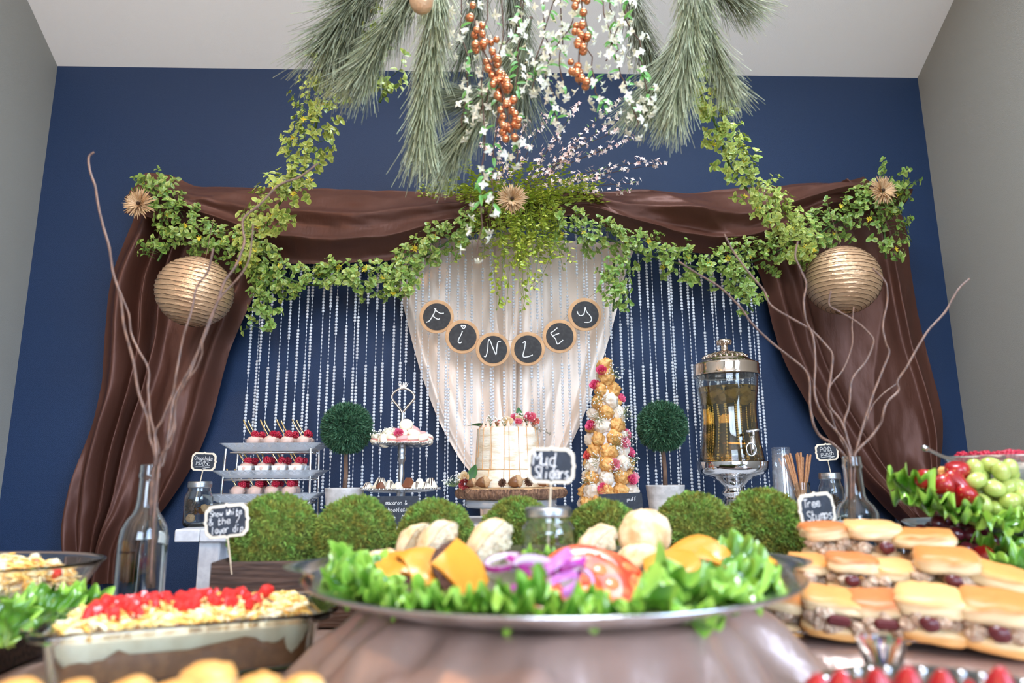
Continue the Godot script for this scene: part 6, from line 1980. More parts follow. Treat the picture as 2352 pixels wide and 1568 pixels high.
func cloth_height(x: float, z: float) -> float:
	var p := V(x, 0, z)
	var y := BUF
	var dp := Vector2(x - PLAT.x, z - PLAT.z)
	var ang := atan2(dp.y, dp.x)
	var fold := 0.5 + 0.3 * sin(ang * 8.0 + 2.5 * n3(V(x * 4, 0, z * 4), 1.0)) + 0.2 * sin(ang * 19.0 + 3.0 * n3(V(x * 5, 3, z * 5), 1.0))
	var wide := 0.05 * fold
	var front := smoothstep(-0.12, 0.05, dp.y) # spread wide only towards the camera
	y += (PLAT.y - BUF - 0.006) * riser(dp.length(), 0.19 + 0.6 * wide * front, 0.255 + front * (0.045 + wide + 0.07 * n3(V(ang * 1.5, 2, 0), 1.2)))
	y += front * 0.02 * ridge(ang * 6.0 + 3.0 * n3(V(x * 4, 7, z * 4), 1.0)) * smoothstep(0.235, 0.28, dp.length()) * (1.0 - smoothstep(0.33, 0.42, dp.length()))
	var q := (p - DISH).rotated(Vector3.UP, -0.365)
	var dd := maxf(absf(q.x) - 0.145, absf(q.z) - 0.085)
	y = maxf(y, BUF + (DISH.y - BUF - 0.003) * riser(dd, 0.02, 0.10 + 0.03 * n3(V(x * 6, 1, z * 6), 1.0)))
	q = (p - TRAY).rotated(Vector3.UP, 0.465)
	dd = maxf(absf(q.x) - 0.20, absf(q.z) - 0.125)
	y = maxf(y, BUF + (TRAY.y - BUF - 0.003) * riser(dd, 0.02, 0.10 + 0.03 * n3(V(x * 6, 3, z * 6), 1.0)))
	# loose folds of the cloth, flat again under what stands on the risers
	var loose := smoothstep(0.25, 0.31, dp.length()) * smoothstep(-0.80, -0.62, z) * smoothstep(0.05, 0.09, Vector2(x + 0.235, z + 0.50).length()) * smoothstep(0.05, 0.09, Vector2(x - 0.335, z + 0.505).length())
	y += loose * (0.026 * ridge(x * 9.0 + z * 5.0 + 1.6 * n3(V(x * 2.5, 0, z * 2.5), 1.0)) + 0.016 * n3(V(x * 7, 5, z * 7), 1.0) + 0.006 * n3(V(x * 18, 5, z * 18), 1.0))
	return maxf(y, BUF - 0.001)


func buffet() -> void:
	var t := thing("buffet_table", "buffet table under the taupe satin cloth", "table", V(0.1, 0, -0.96))
	var b := MB.new()
	b.box(V(0, BUF - 0.022, 0), V(2.3, 0.03, 1.10), 0.004)
	part("table_top", b.mesh(), M.planter_wood, t)
	for s in [-1, 1]:
		for d in [-1, 1]:
			b = MB.new()
			b.box(V(s * 1.08, (BUF - 0.037) / 2, d * 0.48), V(0.06, BUF - 0.037, 0.06), 0.004)
			part("leg", b.mesh(), M.planter_wood, t)
	b = MB.new()
	var rows := []
	var nx := 230
	var nzz := 130
	for i in nzz + 1:
		var z := lerpf(-1.53, -0.385, float(i) / nzz)
		var row := PackedVector3Array()
		for j in nx + 1:
			var x := lerpf(-1.08, 1.28, float(j) / nx)
			row.append(V(x, cloth_height(x, z), z))
		rows.append(row)
	rows.reverse()
	b.grid(rows)
	for e in 3: # the drop at the front and both sides
		var dr := []
		for k in [9, 6, 3, 0]:
			var s: float = k / 9.0
			var row := PackedVector3Array()
			for j in 121:
				var u := j / 120.0
				var w := 0.03 * s * sin(u * 60.0) * (0.5 + s)
				if e == 0:
					var x := lerpf(-1.08, 1.28, u)
					row.append(V(x, cloth_height(x, -0.385) - 0.45 * s, -0.385 + 0.02 * sqrt(s) + w))
				else:
					var sx: float = -1.08 if e == 1 else 1.28
					var z := lerpf(-1.53, -0.385, u) if e == 1 else lerpf(-0.385, -1.53, u)
					row.append(V(sx + (0.02 * sqrt(s) + w) * signf(sx), cloth_height(sx, z) - 0.45 * s, z))
			dr.append(row)
		b.grid(dr)
	single("tablecloth", b.mesh(), M.taupe_satin, "taupe satin tablecloth bunched in shiny folds over the buffet and its risers", "tablecloth")


# ---------------------------------------------------------------- food helpers
func lettuce_mesh(k: int, dark: float) -> ArrayMesh: # a frilled leaf that grows along +y and leans back to -z, about 1 high
	var b := MB.new()
	var rows := []
	var cols := []
	var nu := 40
	for i in 19:
		var v := i / 18.0
		var row := PackedVector3Array()
		var cc := []
		for j in nu + 1:
			var u := float(j) / nu * 2.0 - 1.0
			var w := 0.14 + 0.6 * sin(minf(v * 1.15, 1.0) * PI / 2)
			var edge := maxf(absf(u), v * v)
			var fr := pow(edge, 1.5) * 0.15
			var f := fr * (0.8 * sin(u * 6.5 + v * 7.0 + k * 1.7) + 0.8 * sin(u * 16.0 - v * 13.0 + k)) + 0.07 * v * sin(v * 13.0 + u * 5.0 + k)
			var y := v * (1.0 - 0.25 * u * u * v) + 0.05 * pow(edge, 2.0) * sin(u * 22.0 + k)
			row.append(V(u * w, y, -0.25 * v * v + f - 0.10 * u * u * w + 0.06 * n3(V(u * 2, v * 2, k * 3), 1.0)))
			var c := rgb(214, 226, 150).lerp(rgb(98, 150, 40), clampf(v * 1.6 + absf(u) * 0.5, 0, 1)).lerp(rgb(52, 102, 28), clampf(0.4 + 1.1 * n3(V(u * 3, v * 3, k), 1.0), 0, 1) * 0.7).lerp(rgb(172, 212, 84), smoothstep(0.72, 1.0, edge) * 0.85)
			c = c.lerp(rgb(48, 92, 30), dark)
			cc.append(c.srgb_to_linear())
		rows.append(row)
		cols.append(cc)
	b.grid(rows, false, cols)
	return b.mesh()


func super_block(b: MB, c: Vector3, r: Vector3, p: float, amp: float, off: Vector3, top: Color, side: Color, nu := 22, nv := 14) -> void:
	var rows := []
	var cols := []
	for i in nv + 1:
		var a := -PI / 2 + PI * i / nv
		var row := PackedVector3Array()
		var cc := []
		for j in nu:
			var th := TAU * j / nu
			var d := V(cos(a) * cos(th), sin(a), -cos(a) * sin(th))
			var k := pow(pow(absf(d.x), p) + pow(absf(d.y), p) + pow(absf(d.z), p), -1.0 / p) * (1.0 + amp * n3(d + off, 1.8))
			row.append(c + d * k * r)
			cc.append(side.lerp(top, smoothstep(0.05, 0.6, d.y + 0.25 * n3(d + off, 2.5))).srgb_to_linear())
		rows.append(row)
		cols.append(cc)
	b.grid(rows, true, cols)


func bun_half(label: String, at: Vector3, dir: Vector3, r: float, sq: float, k: int) -> void: # dome to dir, torn crumb on the flat side
	var t := thing("bread_bun", label, "bun", at, "floury bun halves on the platter", facing(dir, k * 1.3))
	var b := MB.new()
	var rows := []
	for i in 11:
		var a := PI / 2 * i / 10.0
		var row := PackedVector3Array()
		for j in 26:
			var th := TAU * j / 26
			var d := V(cos(a) * cos(th), sin(a), -cos(a) * sin(th))
			var q := r * (1.0 + 0.16 * n3(d * 1.2 + V(k * 7, 0, 0), 1.0))
			row.append(d * V(q, q * sq, q))
		rows.append(row)
	b.grid(rows, true)
	part("crust", b.mesh(), M.floury_bun, t)
	b = MB.new()
	rows = []
	for i in 8:
		var s := 1.0 - i / 7.0
		var row := PackedVector3Array()
		for j in 26:
			var th := TAU * j / 26
			var d := V(cos(th), 0, -sin(th))
			var q := r * (1.0 + 0.16 * n3(d * 1.2 + V(k * 7, 0, 0), 1.0))
			row.append(d * q * s + V(0, (0.35 * n3(d * s * 2.5 + V(k, 3, 0), 1.6) - 0.2) * r * sin(s * PI) - 0.001, 0))
		rows.append(row)
	rows.reverse()
	b.grid(rows, true)
	part("torn_crumb", b.mesh(), M.bread, t)


func platter() -> void:
	var t := thing("serving_platter", "large round silver platter with raised rim for the slider buffet", "platter", PLAT)
	var b := MB.new()
	b.lathe(P2([0, -0.004, 0.19, -0.004, 0.225, -0.001, 0.262, 0.010, 0.286, 0.019, 0.289, 0.022, 0.286, 0.0235, 0.26, 0.0135, 0.224, 0.003, 0.19, 0.0, 0, 0.0]), 96)
	part("dish", b.mesh(), M.silver, t)
	for s in [-1, 1]:
		b = MB.new()
		var rows := []
		for i in 5:
			var row := PackedVector3Array()
			for j in 13:
				var a := (j - 6) * 0.055
				var q := 0.276 + i * 0.010 * cos((j - 6) / 6.0 * PI / 2)
				row.append(V(s * cos(a) * q, 0.016 + i * 0.004 + 0.006 * sin(i * 0.8), sin(a) * q * s))
			rows.append(row)
		b.grid(rows)
		part("rim_grip", b.mesh(), M.silver, t)
	# lettuce round the front
	var kinds := []
	for k in 5:
		kinds.append(lettuce_mesh(k, [0.0, 0.12, 0.0, 0.2, 0.05][k]))
	M.lettuce_kinds = kinds
	var n := 21
	var lsay := ["at the end by the dip dish", "second from the dip dish", "third from the dip dish", "below the burger with the folded cheese", "fifth from the dip dish", "in front of the cheese burgers", "just before the onion rings", "under the first onion rings", "in the middle of the onion rings", "between onion and tomato", "standing before the tomato slices", "below the highest tomato slice", "at the tomato's far edge", "tallest in the middle of the rim", "next to the tallest, towards the sandwiches", "below the burgers on the sandwich side", "third from the sandwiches' end", "second from the sandwiches' end", "at the end by the sandwich tray", "curling over the rim by the sandwiches", "behind the end of the sandwich side"]
	for i in n:
		var a := lerpf(PI * 1.02, -PI * 0.06, i / (n - 1.0))
		var r := 0.186 + 0.012 * sin(i * 2.3)
		var out := V(cos(a), 0, sin(a))
		var p := PLAT + out * r + V(0, 0.009, 0)
		var sz := rf(0.056, 0.066) * (1.2 if i in [0, 1, 13, 18] else 1.0)
		var bs := Basis(Vector3.UP, PI / 2 - a) * Basis(Vector3.RIGHT, [1.6, 1.5, 1.7, 1.35, 1.6][i % 5] + rf(-0.06, 0.06)) * Basis(Vector3.UP, rf(-0.5, 0.5))
		single("lettuce_leaf", kinds[i % 5], M.lettuce, "frilled green lettuce leaf on the platter's rim, " + lsay[i], "lettuce", "lettuce leaves round the platter", Transform3D(bs.scaled(Vector3.ONE * sz), p))
	for i in 9: # an inner row, half covered
		var a := lerpf(PI * 0.98, 0.02, i / 8.0)
		var p := PLAT + V(cos(a), 0, sin(a)) * 0.185 + V(0, 0.006, 0)
		var bs := Basis(Vector3.UP, PI / 2 - a + rf(-0.4, 0.4)) * Basis(Vector3.RIGHT, rf(1.2, 1.5))
		single("lettuce_leaf", kinds[(i + 2) % 5], M.lettuce, "frilled lettuce leaf of the platter's inner row, " + ["at the dip dish's end", "under the flat bun", "under the folded cheese", "under the standing burger", "behind the onion", "behind the tomato", "beside the last tomato", "under the burgers by the sandwiches", "at the sandwich tray's end"][i], "lettuce", "lettuce leaves round the platter", Transform3D(bs.scaled(Vector3.ONE * rf(0.042, 0.052)), p))
	single("lettuce_leaf", kinds[1], M.lettuce, "curly lettuce leaf right in front of the jar on the platter", "lettuce", "", Transform3D(Basis(Vector3.RIGHT, 0.7).scaled(Vector3.ONE * 0.036), V(0.070, 0.874, -0.925)))
	# the jar and its sign
	jar("clear mason jar standing on the platter, carrying the blurred sign", V(0.086, 0.8675, -0.985), 0.038, 0.0875)
	sign_stick("chalk sign reading Mud Sliders on a stick in the jar on the platter", V(0.0916, 1.0132, -0.985), 0.067, 0.050, Basis.from_euler(V(0, 0, -0.03)), 0.105, -0.003, [["Mud", -0.008, 0.0095, 0.0185], ["Sliders", 0.002, -0.0095, 0.0165]], 0.0010)
	# buns
	bun_half("floury bun half on the platter, outermost at the back by the moss balls", V(-0.0987, 0.9051, -0.99), V(-0.8, 0.4, -0.3), 0.032, 0.75, 1)
	bun_half("tall floury bun half standing upright, its white torn face turned to the jar", V(-0.0632, 0.9052, -0.955), V(-0.8, 0.45, -0.35), 0.038, 0.8, 2)
	bun_half("largest floury bun half with its torn white side to the jar", V(0.0069, 0.9027, -0.95), V(-0.75, 0.5, -0.4), 0.042, 0.8, 3)
	bun_half("small floury bun half wedged below the two largest ones", V(-0.0217, 0.8844, -0.93), V(-0.7, 0.3, -0.4), 0.026, 0.7, 4)
	bun_half("flat floury bun half lying on a cheese burger at the dip dish's end", V(-0.1374, 0.8881, -0.92), V(-0.2, 1, 0.2), 0.032, 0.55, 5)
	bun_half("floury bun half leaning on the jar from the sandwich side", V(0.1536, 0.8983, -0.96), V(-0.6, 0.5, -0.4), 0.037, 0.8, 6)
	bun_half("round floury bun half on top of the heap, in front of the moss balls", V(0.2164, 0.9183, -0.965), V(-0.35, 0.5, 0.8), 0.036, 0.75, 7)
	bun_half("torn floury bun half below the round one on top", V(0.2005, 0.8848, -0.94), V(-0.4, 0.8, 0.2), 0.034, 0.7, 8)
	bun_half("small floury bun half peeping out behind the cheese burgers", V(0.2617, 0.8851, -0.95), V(0.2, 1, 0.1), 0.026, 0.6, 9)
	# burgers with cheese
	var pats := [[905, 1322, -0.885, 0.25, 0.1], [985, 1325, -0.88, 0.45, -0.3], [1055, 1328, -0.875, 0.8, -0.75], [865, 1345, -0.865, 0.2, 0.2], [1600, 1300, -0.885, 0.5, 0.35], [1665, 1312, -0.875, 0.35, -0.25], [1545, 1322, -0.87, 0.3, 0.2], [1700, 1322, -0.89, 0.2, 0.3]]
	var psay := ["under the flat bun half", "with its cheese folded over the front edge", "standing on edge before the largest bun", "lowest one at the dip dish's end", "topmost of the heap by the sandwiches", "in front of the topmost one", "lowest of the heap by the sandwiches", "at the sandwich tray's end of the heap"]
	for i in pats.size():
		var q: Array = pats[i]
		var at: Vector3 = [V(-0.1144, 0.886, -0.885), V(-0.0712, 0.8846, -0.88), V(-0.0336, 0.8832, -0.875), V(-0.1323, 0.8773, -0.865), V(0.2631, 0.8927, -0.885), V(0.2953, 0.8873, -0.875), V(0.2283, 0.8836, -0.87), V(0.3194, 0.8798, -0.89)][i]
		var o := thing("burger_patty", "small browned burger patty under melted cheddar, " + psay[i], "burger", at, "cheese burgers on the platter", (Basis(Vector3.RIGHT, q[3]) * Basis(Vector3.BACK, q[4]) * rotY(i * 0.5)).scaled(Vector3.ONE * 1.2))
		b = MB.new()
		super_block(b, Vector3.ZERO, V(0.033, 0.0075, 0.033), 2.6, 0.10, V(i * 3, 0, 0), Color.WHITE, Color.WHITE)
		part("patty", b.mesh(), M.patty, o)
		b = MB.new()
		var rows := []
		for s in [0, 1]:
			rows.clear()
			for iz in 11:
				var row := PackedVector3Array()
				for ix in 11:
					var p := V(ix - 5, 0, iz - 5) * 0.0056
					var d := Vector2(p.x, p.z).length()
					p.y = 0.0085 + s * 0.0028 - 0.008 * smoothstep(0.024, 0.042, d) + 0.001 * n3(p * 60 + V(i, 0, 0), 1.0)
					row.append(p)
				rows.append(row)
			if s == 1:
				rows.reverse()
			b.grid(rows)
		part("cheese_slice", b.mesh(), M.cheddar, o)
	# red onion
	for i in 15:
		b = MB.new()
		var r := rf(0.018, 0.034)
		var arc := rf(2.2, 5.2)
		var th := rf(0.004, 0.007)
		var rows := []
		var cols := []
		var pc = [rgb(176, 60, 150), rgb(196, 110, 180), rgb(150, 40, 120)][i % 3].srgb_to_linear()
		var wc := rgb(240, 222, 236).srgb_to_linear()
		for q in 25:
			var a := arc * q / 24.0
			var d := V(cos(a), 0, -sin(a) * 0.85)
			rows.append(PackedVector3Array([d * r + V(0, -th * 0.7, 0), d * r + V(0, th * 0.7, 0), d * (r - 0.0035) + V(0, th * 0.6, 0), d * (r - 0.0035) + V(0, -th * 0.6, 0)]))
			cols.append([pc, pc, wc, wc])
		b.grid(rows, true, cols)
		var at := PLAT + V(lerpf(-0.06, 0.012, rf(0, 1)), 0.022 + 0.022 * rf(0, 1), rf(0.04, 0.19))
		single("onion_ring", b.mesh(), M.onion, ["pinkish purple", "pale violet", "dark magenta"][i % 3] + " red onion slice in the heap between lettuce and tomato", "onion", "red onion slices on the platter", Transform3D(Basis.from_euler(V(rf(-0.2, 0.7), rf(0, TAU), rf(-0.4, 0.4))), at))
	# tomato
	var tsay := ["highest, leaning back on the buns", "in front of the highest one", "peeping out towards the sandwich side", "lowest, behind the front lettuce", "half hidden next to the onion rings"]
	for i in 5:
		b = MB.new()
		b.lathe(P2([0, -0.0035, 0.033, -0.0035, 0.0365, -0.002, 0.038, 0, 0.0365, 0.002, 0.033, 0.0035, 0.028, 0.0028, 0.012, 0.0024, 0, 0.003]), 40)
		var at: Vector3 = [V(0.1126, 0.8837, -0.85), V(0.1194, 0.8777, -0.81), V(0.1631, 0.8807, -0.86), V(0.0885, 0.8735, -0.78), V(0.0777, 0.8786, -0.83)][i]
		var o := thing("tomato_slice", "round red tomato slice on the platter, " + tsay[i], "tomato", at, "tomato slices on the platter", Basis.from_euler(V([0.6, 0.7, 0.6, 0.9, 0.8][i], 0, [0.1, -0.1, -0.45, 0.0, 0.35][i])).scaled(Vector3.ONE * [1.35, 1.2, 1.0, 1.05, 0.9][i]))
		part("slice", b.mesh(), M.tomato, o)
		b = MB.new()
		for q in 6:
			var a := TAU * q / 6
			ball(b, V(cos(a) * 0.019, 0.0028, sin(a) * 0.019), V(0.0075, 0.0012, 0.0075), 8, 5)
		part("seed_pockets", b.mesh(), M.tomato_pale, o)


func sandwiches() -> void:
	var t := thing("sandwich_tray", "rectangular silver tray heaped with chicken salad roll sandwiches", "tray", TRAY, "", rotY(-0.465))
	var b := MB.new()
	rloops(b, [[0.19, 0.115, 0.03, 0.0], [0.21, 0.135, 0.035, 0.008], [0.216, 0.141, 0.036, 0.009], [0.216, 0.141, 0.036, 0.011], [0.209, 0.134, 0.035, 0.0105], [0.188, 0.113, 0.03, 0.0025]], true, true, 6)
	part("dish", b.mesh(), M.silver, t)
	var spots := [V(0.3844, 0.8231, -0.925), V(0.4283, 0.8298, -0.885), V(0.4775, 0.8278, -0.865), V(0.5231, 0.8362, -0.83), V(0.5752, 0.8327, -0.8), V(0.4439, 0.8639, -0.965), V(0.4849, 0.8674, -0.935), V(0.536, 0.8596, -0.92), V(0.58, 0.8746, -0.885), V(0.6377, 0.8559, -0.875), V(0.492, 0.9025, -1.01), V(0.5457, 0.9041, -0.985), V(0.6002, 0.8936, -0.955), V(0.52, 0.826, -1.02), V(0.60, 0.826, -0.98), V(0.68, 0.826, -0.94), V(0.74, 0.826, -0.90)]
	var says := ["at the tray's corner, cut end to the front", "second in the front row, with a dark slice under its lid", "middle of the front row, a dark cranberry square in it", "fourth in the front row, a red berry in its filling", "at the front row's end by the picture edge", "outermost of the second layer, by the platter", "second layer, its pale lid tilted", "second layer, below the middle of the top three", "second layer, ragged filling spilling out", "behind the front row's end, its rosy top showing", "top layer, on the platter's side", "highest, in the middle of the top layer", "top layer, on the fruit's side", "at the back of the bottom layer, platter side", "at the back of the bottom layer, second", "at the back of the bottom layer, third", "at the back of the bottom layer, fruit side"]
	for i in spots.size():
		var at: Vector3 = spots[i]
		var sz: float = [1.0, 1.0, 0.98, 1.05, 1.1, 0.92, 0.92, 0.92, 1.0, 1.0, 0.95, 1.0, 1.05, 0.9, 0.9, 0.9, 0.9][i]
		var turn: float = [0.9, -0.35, -0.4, -0.5, -0.55, 0.4, -0.3, -0.2, -0.5, -0.6, -0.1, -0.2, -0.5, -0.4, -0.4, -0.4, -0.4][i]
		var tilt: float = [-0.1, -0.12, 0.0, -0.08, -0.14, 0.05, -0.05, 0.05, -0.12, -0.2, 0.03, 0.0, 0.05, 0, 0, 0, 0][i]
		var o := thing("roll_sandwich", "chicken salad roll, " + says[i], "sandwich", at, "roll sandwiches on the silver tray", Basis.from_euler(V(0.1, turn, tilt)).scaled(Vector3.ONE * sz))
		var top = [rgb(204, 128, 62), rgb(214, 146, 76), rgb(196, 114, 58), rgb(226, 172, 106)][i % 4]
		var side := rgb(234, 208, 162)
		b = MB.new()
		super_block(b, V(rf(-0.003, 0.003), 0.0150, 0), V(0.035, rf(0.010, 0.013), 0.029), 4.5, 0.16, V(i * 5, 0, 0), top, side)
		part("bun_top", b.mesh(), M.toasted, o, Transform3D(Basis.from_euler(V(rf(0.0, 0.18), 0, rf(-0.12, 0.12))), V(0, 0.001, 0)))
		b = MB.new()
		super_block(b, V(0, -0.0185, 0), V(0.034, 0.0085, 0.028), 4.5, 0.12, V(i * 5, 9, 0), side, rgb(222, 164, 96))
		part("bun_bottom", b.mesh(), M.toasted, o)
		b = MB.new()
		for q in 16:
			ball(b, V(rf(-0.029, 0.029), rf(-0.011, 0.006), rf(-0.012, 0.029)), V(rf(0.008, 0.013), rf(0.006, 0.010), rf(0.007, 0.012)), 10, 7, 0.4, 2.0, V(q * 3 + i, 0, 0))
		part("chicken_filling", b.mesh(), M.chicken, o)
		if i in [1, 2, 3, 4, 6, 8, 11, 12]:
			b = MB.new()
			if i in [1, 2]:
				b.box(V(0.004, 0.001, 0.0355), V(0.026, 0.012, 0.010), 0.003)
			else:
				ball(b, V(0.006 * (i % 3 - 1), -0.001, 0.0385), V(0.010, 0.008, 0.005), 10, 7, 0.2, 2.0)
			part("dried_cranberry", b.mesh(), M.cranberry, o)
	sign_stick("chalk sign reading Tree Stumps on a stick behind the sandwich heap", V(0.5322, 0.9419, -1.115), 0.063, 0.052, Basis.from_euler(V(0, 0.15, 0.10)), 0.11, -0.004, [["Tree", -0.008, 0.0115, 0.0125], ["Stumps", 0.003, -0.0085, 0.0145]], 0.0007)


func shreds(parent: Node3D, n: int, place: Callable, pal: Array, ln := 0.022) -> void:
	var b := MB.new()
	b.tube([V(-0.5, 0, 0), V(-0.17, 0.08, 0.04), V(0.2, 0.05, -0.04), V(0.5, -0.04, 0.03)], [0.05, 0.075, 0.075, 0.045], 4)
	var xfs := []
	var tints := []
	for i in n:
		xfs.append(Transform3D((Basis(Vector3.UP, rf(0, TAU)) * Basis(Vector3.BACK, rf(-0.5, 0.5))).scaled(Vector3.ONE * ln * rf(0.6, 1.2)), place.call()))
		tints.append(pal[rng.randi() % pal.size()].srgb_to_linear())
	scatter("shredded_cheese", b.mesh(), M.shred, xfs, parent, tints)


func dips() -> void:
	var bs := rotY(0.365) * Basis.from_scale(V(1, 1.28, 1))
	var t := thing("glass_baking_dish", "rectangular glass baking dish with handles, tinted teal at its edges", "baking dish", DISH, "", bs)
	var b := MB.new()
	rloops(b, [[0.128, 0.070, 0.022, 0.0], [0.138, 0.080, 0.026, 0.006], [0.146, 0.088, 0.028, 0.040], [0.160, 0.094, 0.028, 0.044], [0.161, 0.095, 0.028, 0.049], [0.156, 0.091, 0.028, 0.050], [0.142, 0.085, 0.027, 0.046], [0.134, 0.076, 0.025, 0.008], [0.126, 0.068, 0.021, 0.0045]], true, true, 6)
	part("glass", b.mesh(), M.green_glass, t)
	for s in [-1, 1]:
		b = MB.new()
		var o := PackedVector2Array()
		for i in 13:
			var a := -PI / 2 + PI * i / 12.0
			o.append(Vector2(s * (0.152 + 0.026 * cos(a)), 0.058 * sin(a)))
		b.t = Transform3D(Basis(Vector3.RIGHT, -PI / 2), V(0, 0.0465, 0))
		b.prism(o, -0.0028, 0.0028, 0.0014)
		part("handle", b.mesh(), M.green_glass, t)
	t = thing("layer_dip", "layered bean dip topped with shredded cheese and diced tomato", "dip", DISH, "", bs)
	b = MB.new()
	rloops(b, [[0.122, 0.0635, 0.02, 0.0055], [0.1295, 0.0715, 0.024, 0.009], [0.1375, 0.0805, 0.026, 0.040], [0.128, 0.072, 0.026, 0.0445], [0.06, 0.035, 0.02, 0.047]], true, true, 6)
	part("sour_cream_layer", b.mesh(), M.sour_cream, t)
	b = MB.new()
	var rows := []
	for k in 3: # the bean layer, wavy along its top
		var row := PackedVector3Array()
		for j in 160:
			var a := TAU * j / 160.0
			var y: float = [0.006, 0.014, 0.030][k]
			var hx := lerpf(0.1300, 0.1402, y / 0.045)
			var hz := lerpf(0.0720, 0.0830, y / 0.045)
			var p := V(hx * signf(cos(a)) * pow(absf(cos(a)), 0.26), y, -hz * signf(sin(a)) * pow(absf(sin(a)), 0.26))
			if k == 2:
				p.y += 0.012 * n3(p * 22.0, 1.0)
			row.append(p)
		rows.append(row)
	b.grid(rows, true)
	part("bean_layer", b.mesh(), M.beans, t)
	var spot := func() -> Vector3:
		var x := rf(-1, 1)
		var z := rf(-1, 1)
		return V(x * 0.13, 0.0465 + 0.007 * (1.0 - x * x) * (1.0 - z * z) + rf(0, 0.004), z * 0.074)
	shreds(t, 1300, spot, [rgb(246, 200, 108), rgb(250, 222, 150), rgb(240, 180, 84), rgb(252, 238, 196)])
	b = MB.new()
	b.box(Vector3.ZERO, V(0.013, 0.010, 0.012), 0.0028)
	var dice := b.mesh()
	for i in 95:
		var x := rf(-0.88, 0.72)
		var z := rf(-0.8, 0.75)
		part("tomato_dice", dice, M.tomato_red, t, Transform3D(rand_basis().scaled(Vector3.ONE * rf(0.75, 1.25)), V(x * 0.13, 0.0525 + 0.006 * (1.0 - x * x) * (1.0 - z * z) + rf(0, 0.004), z * 0.074)))
	b = MB.new()
	b.prism(PackedVector2Array([Vector2(-0.012, -0.014), Vector2(0.014, -0.012), Vector2(0.008, 0.008), Vector2(-0.003, 0.018)]), -0.0015, 0.0015, 0.0007)
	single("dark_chip", b.mesh(), M.cranberry, "dark pointed chip stuck upright in the layer dip's far end", "chip", "", Transform3D(Basis.from_euler(V(-0.3, 0.3, 0.35)), V(-0.2735, 0.8333, -0.93)))
	# the salad bowl at the left
	var c := V(-0.755, 0.80, -1.03)
	t = thing("glass_salad_bowl", "oval glass bowl of cheese topped salad beside the tall bottle", "bowl", c)
	b = MB.new()
	var prof := [[0.5, 0.0], [0.62, 0.004], [0.86, 0.045], [0.98, 0.082], [1.0, 0.086], [0.985, 0.087], [0.955, 0.08], [0.84, 0.045], [0.60, 0.009], [0.5, 0.006]]
	rows = []
	prof.push_front([0.0, 0.0])
	prof.append([0.0, 0.006])
	for q in prof:
		var row := PackedVector3Array()
		for j in 64:
			var a := TAU * j / 64
			row.append(V(cos(a) * q[0] * 0.205, q[1], -sin(a) * q[0] * 0.135))
		rows.append(row)
	b.grid(rows, true)
	part("glass", b.mesh(), M.clear_glass, t)
	t = thing("cheese_salad", "heaped salad of shredded orange cheese, pale chunks and tomato in the oval bowl", "salad", c)
	b = MB.new()
	ball(b, V(0, 0.045, 0), V(0.166, 0.036, 0.108), 32, 16, 0.12, 2.0)
	part("salad_base", b.mesh(), M.sour_cream, t)
	spot = func() -> Vector3:
		var a := rf(0, TAU)
		var s := sqrt(rf(0, 1))
		return V(cos(a) * s * 0.168, 0.05 + 0.038 * sqrt(maxf(0.0, 1.0 - s * s)) + rf(-0.004, 0.006), sin(a) * s * 0.11)
	shreds(t, 1900, spot, [rgb(246, 190, 100), rgb(250, 210, 136), rgb(238, 168, 78), rgb(248, 226, 180)], 0.02)
	for i in 34:
		b = MB.new()
		ball(b, Vector3.ZERO, V(0.011, 0.007, 0.009), 10, 7, 0.3, 2.0, V(i, 0, 0))
		part("pale_chunk" if i % 3 else "tomato_dice", b.mesh() if i % 3 else dice, M.bread if i % 3 else M.tomato_red, t, Transform3D(rand_basis(), spot.call() + V(0, 0.003, 0)))
	t = thing("bowl_riser", "low wooden riser under the oval salad bowl", "riser", V(c.x, 0, c.z))
	b = MB.new()
	b.box(V(0, BUF + 0.0275, 0), V(0.22, 0.051, 0.15), 0.004)
	part("board", b.mesh(), M.planter_wood, t)
	for i in 9:
		var at: Vector3 = [V(-0.575, 0.815, -0.965), V(-0.605, 0.805, -0.945), V(-0.555, 0.815, -1.0), V(-0.66, 0.772, -0.885), V(-0.70, 0.768, -0.87), V(-0.75, 0.768, -0.865), V(-0.66, 0.757, -0.84), V(-0.71, 0.757, -0.83), V(-0.625, 0.77, -0.89)][i]
		single("lettuce_leaf", M.lettuce_kinds[i % 5], M.lettuce, ["curly lettuce leaf at the oval bowl's end by the tall bottle", "curly lettuce leaf in front of the oval bowl's end", "curly lettuce leaf behind the tall bottle at the oval bowl", "dark lettuce leaf below the oval bowl's front", "dark lettuce leaf at the picture edge below the bowl", "lettuce leaf at the very edge of the picture below the bowl", "lowest lettuce leaf behind the baking dish's handle", "lowest lettuce leaf at the picture edge", "small lettuce leaf between bowl and baking dish"][i], "lettuce", "lettuce leaves round the oval bowl", Transform3D((rotY(rf(-0.6, 0.6)) * Basis(Vector3.RIGHT, rf(0.2, 0.7))).scaled(Vector3.ONE * (0.06 if i < 3 else 0.052)), at + V(0, -0.012, 0)))


